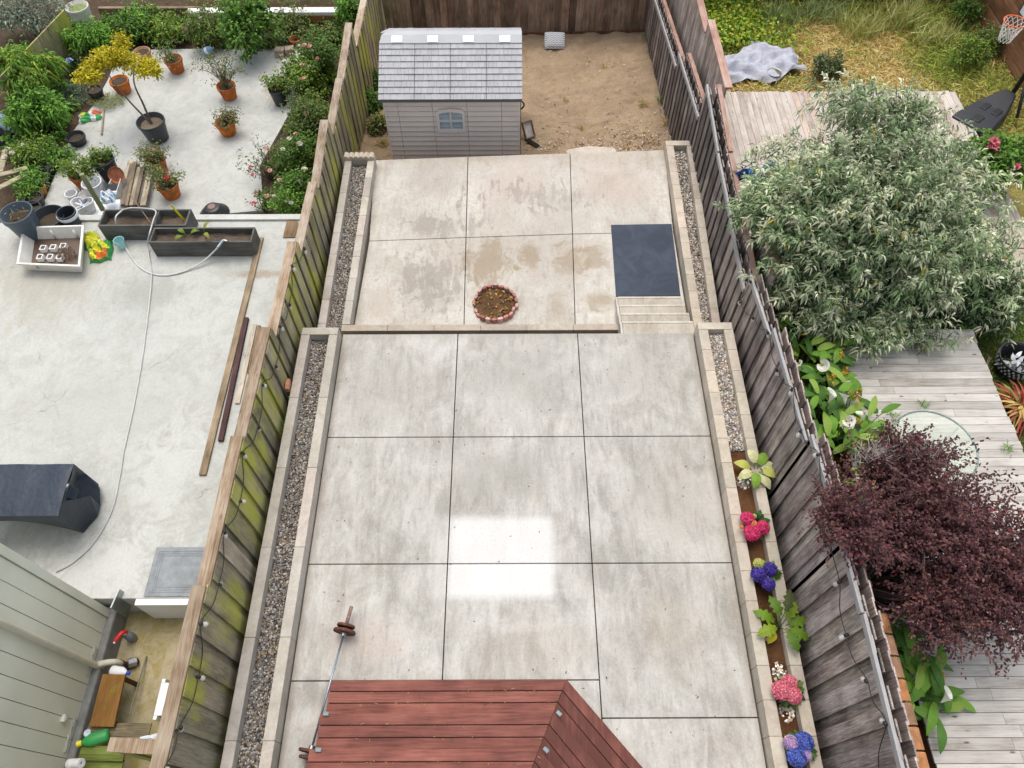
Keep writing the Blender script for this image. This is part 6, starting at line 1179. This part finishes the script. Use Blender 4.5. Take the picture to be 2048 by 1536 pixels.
# purple leaved plum
def plum(parts, base, lab):
    t = thing('purple_plum', lab, 'tree', base); mb = MB(); tw = MB(); b = Vector(base); gy = MB(); tops = []
    for (c, r, n) in parts:
        q, o, k = shoots(n, c, r, .42, 12); sh = rng.uniform(.7, 1.35, 12)[k] * rng.uniform(.75, 1.25, n); d = unit(o * .8 + rng.normal(0, .35, (n, 3)) + [.25, -.1, .25]); per = 26
        ext = np.repeat(rng.uniform(.8, 2.0, (n, 1)), per, 0); s = np.tile(np.linspace(-.30, .20, per), n)[:, None] * ext; P = np.repeat(q, per, 0) + np.repeat(d, per, 0) * s + rng.normal(0, .008, (n * per, 3)); D = rng.normal(0, .8, (n * per, 3)) + np.repeat(d, per, 0) * .9
        C = pal([(.105, .042, .050), (.08, .034, .045), (.16, .075, .068), (.13, .055, .045)], n * per, .3) * np.repeat(sh, per)[:, None]; rd = rng.uniform(0, 1, n * per) < .004; C[rd] = (.45, .02, .05)
        leaves(mb, P, D, rng.uniform(.04, .07, n * per), .028, C, .3)
        for i in range(0, n, 4): tw.tube([Vector(q[i]) - Vector(d[i]) * .36, Vector(q[i]) + Vector(d[i]) * .1], [.006, .003], 4, jit((.16, .12, .11), .2), caps=False)
        for i in range(0, n, max(1, n // 26)):
            e = Vector(q[i]) - Vector(d[i]) * .33; m = b.lerp(e, .5) + Vector((random.gauss(0, .1), random.gauss(0, .1), .15)); tw.tube(crom([b, m, e], 4), [.035 - .0035 * j for j in range(9)], 5, (.13, .10, .095), caps=False)
        tops.append((q, d))
    mb.build('crown', mat_leaf, t); tw.build('branch', mat_twig, t)
    for (u, v, z_, n) in ((1755, 915, 1.9, 130), (1845, 915, 1.8, 110)):     # pale bare twig tops
        gy = MB(); c = at(u, v, z_); P = np.array(c) + rng.normal(0, .09, (n, 3)) * [1.3, .7, .4]; D = rng.normal(0, .5, (n, 3)) + [.1, .5, .6]; leaves(gy, P, D, .20, .008, pal([(.26, .23, .21), (.36, .33, .30)], n), .1); gy.build('bare_twigs', mat_twig, t)
    return t
plum([((5.25, 3.75, 1.6), (1.05, 1.15, .8), 480), ((5.15, 4.45, 1.6), (.75, .45, .45), 210), ((6.05, 3.2, 1.45), (1.1, .9, .7), 320), ((6.15, 2.7, 1.3), (1.15, .75, .6), 280), ((5.35, 2.6, 1.35), (.7, .55, .5), 180), ((3.95, 3.35, 2.25), (.36, .66, .45), 150)], (5.0, 3.3, -.25), 'dark purple leaved tree leaning over the right fence and the silvery deck')
# callas
CAL = None
def calla_flower():
    mb = MB(); n = 12; vs = []
    for j in range(5):
        for i in range(n + 1):
            a = -2.6 + 5.2 * i / n; r_ = [.008, .02, .035, .06, .085][j] * (1 + (.35 * math.cos(a) if j > 2 else 0)); vs.append((r_ * math.cos(a), r_ * math.sin(a), [0, .05, .10, .14, .155][j] + (.035 * math.cos(a) if j > 2 else 0)))
    mb.add(vs, [(j * (n + 1) + i, j * (n + 1) + i + 1, (j + 1) * (n + 1) + i + 1, (j + 1) * (n + 1) + i) for j in range(4) for i in range(n)], (.86, .85, .80)); mb.tube([(0, 0, .02), (0, 0, .12)], .009, 6, (.75, .55, .03))
    o = mb.build('x', mat_petal, org=(0, 0, 0)); d = o.data; bpy.data.objects.remove(o); return d
CAL = calla_flower()
def calla(u, v, n, lab, fl, spreadx=.25, spready=.5, h=.55, dead=0):
    p = at(u, v, .35); b = Vector((p.x, p.y, -.25)); t = thing('calla_lily', lab, 'flower', b, 'calla lilies by the right fence'); mb = MB()
    for i in range(int(n * 2)):
        q = b + Vector((random.gauss(0, spreadx), random.gauss(0, spready), .02)); bigleaf(mb, q, random.uniform(0, 6.28), random.uniform(.30, .48), random.uniform(.11, .17), jit(random.choice([(.11, .25, .03), (.16, .33, .04), (.07, .17, .03), (.26, .40, .07)]), .15), random.uniform(.35, .75) * h / .55)
    mb.build('foliage', mat_leaf, t); mb = MB(); mt = []
    for (fu, fv) in fl: q = at(fu, fv, .62); mb.tube([b.lerp(q, .1), b.lerp(q, .6) + Vector((0, 0, .1)), q], .008, 5, (.12, .22, .05)); mt.append(q)
    if fl: mb.build('stem', mat_twig, t)
    for q in mt: put('flower', CAL, t, q, random.uniform(0, 6.28), random.uniform(.95, 1.25), random.uniform(.3, .9))
    for i in range(dead): q = at(u + random.uniform(20, 55), v + random.uniform(-40, 40), .5); mb = MB(); m_ = 14; leaves(mb, np.array(q) + rng.normal(0, .03, (m_, 3)), rng.normal(0, 1, (m_, 3)), .08, .03, pal([(.50, .30, .03), (.4, .2, .03)], m_), .3); mb.build('withered_bloom', mat_leaf, t)
    return t
calla(1640, 735, 20, 'calla lily clump just below the grey green bush', [(1601, 733), (1645, 728)], dead=3); calla(1665, 800, 24, 'calla lily clump with two open blooms beside the silvery deck', [(1657, 805), (1690, 808)], dead=3); calla(1690, 865, 24, 'calla lily clump with three blooms just above the purple tree', [(1679, 853), (1693, 843), (1727, 841)], dead=2)
calla(1720, 1040, 14, 'calla lily showing through the purple tree with one bloom', [(1748, 1052)], .15, .4); calla(1815, 1300, 20, 'calla lily with long dark leaves below the purple tree', [(1835, 1278)], .2, .35, .6); calla(1845, 1375, 14, 'calla lily with one bloom leaning over the deck edge', [(1882, 1405)], .14, .25, .5, 1)
calla(1590, 700, 12, 'calla lily leaves without blooms squeezed between bush and fence', [], .2, .4)
for i, (u, v) in enumerate(((1850, 1500), (1835, 1440))): tuft(u, v, ['low weeds at the deck fascia, bottom right', 'low weeds between the clay tiles and the deck'][i], LUSH, 70, .22, f=lambda x, y: -.22, sp=.8)
# low wall with clay tiles behind the fence
mb = MB(); mb.box((4.58, -1, -.3), (4.72, 2.6, .98), (.12, .09, .07)); tag(mb.build('low_wall', mat_matte), 'narrow dark wall behind the near right fence carrying clay tiles', 'wall')
for i in range(13):
    y = 2.55 - i * .262; mb = MB(); n = 8; lx = 4.53 + .0; vs = []
    for yy in (y - .245, y):
        for k in range(n + 1): a = math.pi * k / n; vs.append((4.66 - .105 * math.cos(a) + (.0), yy, 1.02 + .085 * math.sin(a)))
        for k in range(n, -1, -1): a = math.pi * k / n; vs.append((4.66 - .085 * math.cos(a), yy, 1.00 + .062 * math.sin(a)))
    m = 2 * (n + 1); mb.add(vs, [(k, (k + 1) % m, m + (k + 1) % m, m + k) for k in range(m)] + [tuple(range(m - 1, -1, -1)), tuple(range(m, 2 * m))], jit(random.choice([(.42, .19, .08), (.36, .17, .08), (.28, .16, .10)]), .15))
    tag(mb.build('clay_tile', mat_clay, bevel=.012), 'orange clay ridge tile in the row behind the near right fence', 'tile', 'clay tiles behind the right fence')
# bright green flowering bush, phormium, basket, lawn
shrub(1995, 330, -.1, (1.0, .9, .7), 420, 9, .15, .06, [(.10, .22, .03), (.14, .28, .04), (.07, .15, .025), (.18, .32, .06)], 'bright green broad leaved bush at the right edge with deep pink blooms', fl=(2, 2, 2, 2, 2), base_z=-1.0, fscale=2.2)
p = at(2045, 815, -.1); ph = thing('flax_plant', 'spiky red and yellow flax plant at the right edge', 'plant', (p.x, p.y, -.25)); mb = MB(); n = 120; a = rng.uniform(0, 6.28, n); D = np.stack([np.cos(a), np.sin(a), rng.uniform(.3, 1.2, n)], 1); leaves(mb, np.tile(np.array((p.x, p.y, -.22)), (n, 1)) + rng.normal(0, .05, (n, 3)), D, rng.uniform(.5, .8, n), .045, pal([(.42, .10, .06), (.55, .38, .12), (.35, .06, .05), (.60, .45, .16), (.30, .25, .06)], n), .5); mb.build('foliage', mat_leaf, ph)
p = at(2042, 715, .15); bk = thing('round_basket', 'black pierced plastic basket holding pale things on the lawn', 'basket', (p.x, p.y, -.25)); mb = MB(); mb.lathe([(.26, -.24), (.28, -.1), (.33, .12), (.35, .15), (.33, .15), (.31, .12), (.25, -.2), (.001, -.2)], (p.x, p.y, 0), 28, (.018, .02, .023)); mb.build('body', mat_plas, bk)
mb = MB()
for ring_ in range(3):
    for i in range(26): a = 6.2832 * (i + .5 * ring_) / 26; r_ = .29 + .018 * ring_; mb.obox((p.x + r_ * 1.035 * math.cos(a), p.y + r_ * 1.035 * math.sin(a), -.06 + .07 * ring_), (.012, .03, .03), rotz(a), (.45, .45, .42))
o = mb.build('pierced_holes', mat_plas, bk); o['kind'] = 'stuff'
mb = MB(); bt = [p + Vector((random.uniform(-.15, .15), random.uniform(-.15, .15), -.1)) for _ in range(1)]; n = 30; leaves(mb, np.array((p.x, p.y, -.05)) + rng.normal(0, .09, (n, 3)), rng.normal(0, 1, (n, 3)), .22, .07, pal([(.55, .56, .58), (.4, .42, .45)], n), .2); tag(mb.build('crumpled_cloth', mat_tarp), 'crumpled grey white cloth inside the black basket', 'cloth')
mb = MB(); mb.beam(at(1965, 745, -.2), at(1980, 715, -.2), .05, .04, (.9, .85, .75)); tag(mb.build('short_stake', mat_plank), 'short pale stake beside the deck edge near the black basket', 'stake')
n = 9000; P = np.stack([rng.uniform(8.12, 10.4, n), rng.uniform(2.5, 9.0, n), np.full(n, -.25)], 1); mb = MB(); leaves(mb, P, np.stack([rng.normal(0, .5, n), rng.normal(0, .5, n), np.ones(n)], 1), rng.uniform(.08, .22, n), .016, pal([(.10, .20, .02), (.15, .25, .03), (.07, .14, .02), (.22, .26, .05)], n), .5); stuff(mb.build('lawn_grass', mat_leaf), 'bright green lawn at the right edge of the deck', 'grass')
for i, (u, v) in enumerate(((1848, 812), (1788, 832), (2012, 897), (1925, 655))): tuft(u, v, ['grass tuft growing through the deck boards above the glass table', 'grass tuft between deck boards left of the glass table', 'small grass tuft near the right deck edge', 'grass tuft at the far end of the silvery deck under the bush'][i], LUSH, 26, .14, f=lambda x, y: ZD, sp=.9)
# dry grass yard
n = 30000; X_ = rng.uniform(4.75, 13.2, n); Y_ = rng.uniform(12.6, 20.6, n); tp_ = atf(1506, 138, grassz); ok = ~((X_ < 10.75) & (Y_ < 15.72)) & ~((((X_ - tp_.x) / 1.2) ** 2 + ((Y_ - tp_.y) / .65) ** 2) < 1); X_, Y_ = X_[ok], Y_[ok]; n = len(X_)
g1 = np.exp(-(((X_ - 6.0) / 1.3) ** 2 + ((Y_ - 19.0) / 1.8) ** 2)); g2 = np.exp(-(((X_ - 11.6) / 1.0) ** 2 + ((Y_ - 17.5) / 2.5) ** 2)) + .7 * np.exp(-((Y_ - 20.3) / .9) ** 2); pg = np.clip(g1 + g2 + .28 * np.sin(X_ * 2.3 + Y_) * np.cos(Y_ * 1.9 - X_) + .1, 0, 1); isg = rng.uniform(0, 1, n) < pg
C = np.where(isg[:, None], pal([(.24, .33, .04), (.34, .40, .07), (.16, .24, .04), (.46, .46, .10)], n), pal([(.68, .53, .22), (.60, .44, .16), (.74, .60, .30), (.50, .30, .09), (.62, .52, .17)], n))
Z_ = grassz(X_, Y_); D = np.stack([rng.normal(0, 1.0, n), rng.normal(0, 1.0, n), np.where(isg, 1.0, .5)], 1); L = rng.uniform(.15, .42, n) * (1 + .8 * g2); mb = MB(); leaves(mb, np.stack([X_, Y_, Z_], 1), D, L, .018, C, .5); stuff(mb.build('dry_grass', mat_leaf), 'straw coloured and green overgrown grass filling the back right yard', 'grass')
mb = MB(); n = 3600; X_ = rng.normal(5.9, .75, n); X_ = np.clip(X_, 4.75, 8); Y_ = np.clip(rng.normal(18.9, 1.1, n), 16.9, 20.5); ok = (((X_ - tp_.x) / 1.4) ** 2 + ((Y_ - tp_.y) / .85) ** 2) > 1; X_, Y_ = X_[ok], Y_[ok]; n = len(X_); leaves(mb, np.stack([X_, Y_, grassz(X_, Y_) + rng.uniform(0, .35, n)], 1), rng.normal(0, 1, (n, 3)) + [0, -.2, .4], rng.uniform(.08, .15, n), .085, pal([(.20, .36, .03), (.32, .44, .04), (.50, .50, .06), (.13, .24, .03)], n), .3); stuff(mb.build('leafy_weeds', mat_leaf), 'bright leafy weeds in the back left corner of the dry yard', 'weeds')
for i, (u, v, hh, lab) in enumerate([(1720, 70, .9, 'tall pale seeding grass clump left of middle along the brown back fence'), (1800, 55, 1.1, 'tallest seeding grass clump along the brown back fence'), (1860, 90, .8, 'tall green grass clump by the corner of the brown fences'), (1640, 40, .8, 'grey green tall weeds behind the lavender tarp'), (1560, 45, .7, 'tall weeds near the back left of the dry yard')]):
    p = atf(u, v, grassz); m_ = 260; mb = MB(); P = np.array(p) + rng.normal(0, .22, (m_, 3)) * [1.5, 1, 0]; leaves(mb, P, np.stack([rng.normal(0, .3, m_), rng.normal(0, .3, m_), np.ones(m_)], 1), hh * rng.uniform(.6, 1.1, m_), .022, pal([(.46, .48, .16), (.60, .56, .26), (.32, .40, .10)] if i < 3 else [(.28, .38, .14), (.38, .44, .2)], m_), .35); tag(mb.build('tall_grass', mat_leaf, org=p), lab, 'grass')
for (u, v, r3, cols, lab) in [(1648, 148, (.42, .35, .45), [(.06, .13, .03), (.12, .16, .06), (.2, .2, .12)], 'dark green upright shrub in the dry yard beside the tarp'), (1910, 125, (.7, .6, .6), GREEN + YGREEN, 'vine tangle against the right brown fence'), (1915, 45, (.5, .5, .6), GREEN, 'dark green bush in the far corner of the brown fences'), (1960, 100, (.45, .5, .5), OLIVE + GREEN, 'olive weeds beneath the basketball net')]:
    p = atf(u, v + 10, grassz); mb = MB(); t = thing('shrub', lab, 'shrub', p); bush_mesh(mb, p + Vector((0, 0, r3[2] * .9)), r3, 150, 8, .11, .035, cols, .4); mb.build('foliage', mat_leaf, t)
# tarp, bowl
p = atf(1506, 138, grassz); n, m = 90, 52; vs = []; c0, s0 = math.cos(.14), math.sin(.14)
for j in range(m + 1):
    for i in range(n + 1):
        a, b = i / n * 2 - 1, j / m * 2 - 1; wv = .62 + .16 * math.sin(3.2 * a + 1) + .1 * math.sin(7 * a)
        h = .08 + .13 * max(0, 1 - (abs(b) ** 2.5)) + .045 * abs(math.sin(4 * a + 3 * b)) - .05 * abs(math.sin(5 * b - 4 * a + 1)) + .03 * math.sin(9 * a + 6 * b) + .012 * math.sin(21 * a - 9 * b); h = max(.02, h * (1 - abs(a) ** 6 * .6))
        x, y = a * 1.22 + .05 * math.sin(6 * b), b * wv + .12 * math.sin(2.5 * a); vs.append((p.x + x * c0 - y * s0, p.y + x * s0 + y * c0, grassz(p.x, p.y) + .05 + h))
rr2 = np.random.default_rng(4); cr = [(rr2.uniform(0, math.pi), rr2.uniform(1.2, 3.4), rr2.uniform(0, 1), rr2.uniform(.02, .075)) for _ in range(11)]
vs = [(x, y, z + sum(am * abs(((((x - p.x) * math.cos(th) + (y - p.y) * math.sin(th)) * fq + ph) % 1) - .5) for th, fq, ph, am in cr) - .1) for x, y, z in vs]
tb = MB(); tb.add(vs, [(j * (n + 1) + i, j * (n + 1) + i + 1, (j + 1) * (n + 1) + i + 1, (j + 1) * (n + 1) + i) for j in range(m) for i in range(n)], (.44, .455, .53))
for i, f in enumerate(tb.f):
    if min(vs[q][2] for q in f) < grassz(p.x, p.y) + .09: tb.c[i] = (.10, .11, .14)  # lowest folds recoloured dark, their shade painted onto the cloth
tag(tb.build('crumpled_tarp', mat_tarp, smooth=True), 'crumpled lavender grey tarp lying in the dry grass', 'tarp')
p = atf(1544, 160, grassz); mb = MB(); mb.lathe([(.001, .0), (.12, .0), (.17, .14), (.19, .17), (.18, .17), (.16, .14), (.11, .03), (.001, .03)], p + Vector((0, 0, .06)), 26, (.42, .38, .33)); tag(mb.build('metal_bowl', mat_metal, smooth=True), 'small round metal bowl in front of the lavender tarp', 'bowl')
mb = MB(); p = atf(1722, 178, grassz); mb.lathe([(.001, .0), (.25, .0), (.22, .06), (.12, .1), (.001, .11)], p, 10, (.6, .55, .48)); tag(mb.build('flat_stone', mat_block), 'pale flat stone at the far edge of the bleached deck', 'stone')
# brown fences
yb = 20.85; b1 = thing('plank_fence', 'dark brown horizontal plank fence along the back of the dry yard', 'fence', (9, yb, -1.5)); mb = MB(); z = -1.75
while z < 1.2:
    x = 4.7
    while x < 13.3: ln = random.uniform(2.2, 3.4); x1 = min(13.3, x + ln); mb.box((x + .003, yb, z), (x1 - .003, yb + .03, z + .175), jit((1, 1, 1), .25)); x = x1
    z += .183
mb.build('planks', mat_brownx, b1)
for i in range(4): mb = MB(); x = 5.2 + i * 2.5; mb.box((x, yb - .03, -1.75), (x + .1, yb - .002, 1.25), (.8, .75, .7)); mb.build('post', mat_brownx, b1)
XF = 12.9; b2 = thing('plank_fence', 'orange brown horizontal plank fence down the right side of the dry yard', 'fence', (XF, 18, -1.5)); mb = MB(); z = -1.75
while z < 1.6:
    y = 13
    while y < yb - .05: ln = random.uniform(1.8, 3.2); y1 = min(yb - .05, y + ln); mb.box((XF, y + .003, z), (XF + .03, y1 - .003, z + .195), jit((1, 1, 1), .22)); y = y1
    z += .204
mb.build('planks', mat_browny, b2)
# basketball hoop
BK = (.022, .026, .034); pw = at(1932, 262, -.95); pn = at(2018, 192, -.85); bh = thing('basketball_hoop', 'black portable basketball hoop with an orange rim and white net', 'basketball hoop', (pn.x, pn.y, -1.0))
d = (pn - pw); d.z = 0; d.normalize(); sd_ = Vector((-d.y, d.x, 0)); q0 = pw - d * .05; L_ = (pn - pw).length; mb = MB(); z0 = -.95
top = [(0, .50), (.12, .52), (.55, .42), (.95, .20), (1.0, .13)]; vs = []
for f_, wd in top:
    c = q0 + d * L_ * f_; 
    for s_, zz in ((-1, 0), (-.86, .20), (.86, .20), (1, 0)): vs.append((c.x + sd_.x * wd * s_, c.y + sd_.y * wd * s_, z0 + zz * (1.0 if f_ < .9 else 1.3)))
k = len(top); mb.add(vs, [(i * 4 + j, i * 4 + (j + 1) % 4, (i + 1) * 4 + (j + 1) % 4, (i + 1) * 4 + j) for i in range(k - 1) for j in range(4)] + [(3, 2, 1, 0), tuple((k - 1) * 4 + j for j in range(4))], BK); mb.build('base', mat_plas, bh, bevel=.03)
mb = MB()
for f_, wd, off in ((.2, .22, 0), (.5, .16, .12), (.5, .16, -.18), (.75, .1, 0)): c = q0 + d * L_ * f_ + sd_ * off; mb.obox((c.x, c.y, z0 + .205), (.28, wd, .03), rotz(math.atan2(d.y, d.x)), tuple(x * .5 for x in BK))
mb.build('recess', mat_plas, bh, bevel=.01)
pp = Vector((pn.x + .05, pn.y, -.85)); mb = MB(); mb.tube([pp, pp + Vector((.0, 0, 3.1))], .055, 12, BK); mb.build('pole', mat_plas, bh, smooth=True)
mb = MB(); b_ = at(2034, 236, -.9); mb.tube([b_, pp + Vector((0, 0, .75))], .035, 10, BK); mb.build('brace', mat_plas, bh, smooth=True)
RC = at(2031, 43, 1.75); mb = MB(); mb.tube([RC + Vector((.225 * math.cos(a), .225 * math.sin(a), 0)) for a in np.linspace(0, 2 * math.pi, 37)], .013, 8, (.75, .13, .03)); mb.build('rim', mat_plas, bh, smooth=True)
mb = MB()
for k in range(12):
    for sgn in (1, -1):
        pts = []
        for j in range(7): r_ = .222 - .10 * (j / 6) ** .8; a = 2 * math.pi * k / 12 + sgn * j * math.pi / 12; pts.append(RC + Vector((r_ * math.cos(a), r_ * math.sin(a), -.42 * j / 6)))
        mb.tube(pts, .007, 4, (.80, .78, .76), caps=False)
mb.build('net', mat_plas, bh)
bx = RC.x + .36; mb = MB(); mb.box((bx, RC.y - .55, RC.z - .12), (bx + .03, RC.y + .55, RC.z + .65), (.62, .64, .66)); mb.build('backboard', mat_plas, bh)
mb = MB()
for (a, b) in (((RC.y - .58, RC.z - .15), (RC.y + .58, RC.z - .121)), ((RC.y - .58, RC.z + .651), (RC.y + .58, RC.z + .69)), ((RC.y - .58, RC.z - .12), (RC.y - .551, RC.z + .65)), ((RC.y + .551, RC.z - .12), (RC.y + .58, RC.z + .65))): mb.box((bx - .01, a[0], a[1]), (bx + .04, b[0], b[1]), (.03, .035, .045))
mb.build('board_frame', mat_plas, bh)
mb = MB(); mb.beam((bx - .14, RC.y, RC.z), (bx, RC.y, RC.z), .12, .03, (.75, .13, .03)); mb.beam((bx + .04, RC.y, RC.z + .1), pp + Vector((0, 0, 2.7)), .06, .06, BK); mb.build('arm', mat_plas, bh)
# helmet on the bleached deck
p = at(1919, 305, -.8); t = thing('bike_helmet', 'black vented helmet lying upside down on the bleached deck', 'helmet', p); mb = MB(); mb.lathe([(.04, .0), (.11, .03), (.145, .09), (.15, .14), (.13, .14), (.10, .06), (.001, .03)], p, 20, (.014, .015, .018), None, 1.15, .9); mb.build('shell', mat_plas, t, smooth=True)
mb = MB()
for k in range(5): a = -.8 + .4 * k; mb.obox(p + Vector((.10 * math.sin(a), .03 + .05 * math.cos(a), .10)), (.018, .10, .03), rotz(-a * .6), (.5, .5, .48))
mb.build('padding', mat_matte, t)

# ------------------------------------------------------------------ small litter
n = 120; mb = MB(); P = np.stack([rng.uniform(-2.9, 3.1, n), rng.uniform(.8, 7.7, n), np.full(n, .004)], 1); D = rng.normal(0, 1, (n, 3)); D[:, 2] = .05
leaves(mb, P, D, rng.uniform(.012, .05, n), .014, pal([(.12, .08, .05), (.22, .14, .07), (.06, .05, .04), (.30, .2, .1)], n), .0); stuff(mb.build('leaf_bits', mat_leaf), 'tiny dry leaf bits scattered over the near patio', 'litter')
n = 90; mb = MB(); st_y = np.array([at(900, 1360, .17).y - BW * .985 * (k + 1) for k in (0, 1, 3, 4, 6, 7)]); kk = rng.integers(0, 6, n); zz = np.array([.17, .17, .34, .34, .51, .51])[kk] + .004
P = np.stack([rng.uniform(xl0 + .3, .6, n), st_y[kk] + rng.normal(0, .012, n), zz], 1); D = rng.normal(0, 1, (n, 3)); D[:, 2] = .05; D[:, 1] *= .4
leaves(mb, P, D, rng.uniform(.02, .07, n), .010, pal([(.35, .22, .10), (.25, .14, .06), (.4, .3, .15), (.1, .14, .03)], n), .0); stuff(mb.build('twig_bits', mat_leaf), 'dry twig and leaf bits caught in the gaps of the red stairs', 'litter')

# low leafy undergrowth between the shrubs of the neighbour's bed
mb = MB()
for (u0, v0, u1, v1, n, r3, cols) in [(20, 90, 130, 330, 26, (.38, .34, .26), LUSH + GREEN), (130, 40, 420, 78, 26, (.42, .3, .26), GREEN + YGREEN), (420, 40, 690, 85, 22, (.4, .3, .22), GREEN + OLIVE), (575, 120, 655, 410, 22, (.32, .34, .26), GREEN + YGREEN)]:
    for i in range(n):
        t = (i + .5) / n; u = u0 + (u1 - u0) * (random.random() if u1 - u0 < v1 - v0 else t); v = v0 + (v1 - v0) * (t if v1 - v0 > u1 - u0 else random.random())
        if u0 == 575: u = 648 - (v - 120) * .22 + random.uniform(-22, 14)
        if u0 == 20: u = 20 + random.random() * (120 - (v - 90) * .12)
        bush_mesh(mb, at(u, v, ZL + .12), r3, 34, 7, random.uniform(.09, .15), .045, cols, .5, .9, 5, .3)
stuff(mb.build('undergrowth', mat_leaf), 'leafy green undergrowth filling the gaps between the shrubs of the left bed', 'undergrowth')
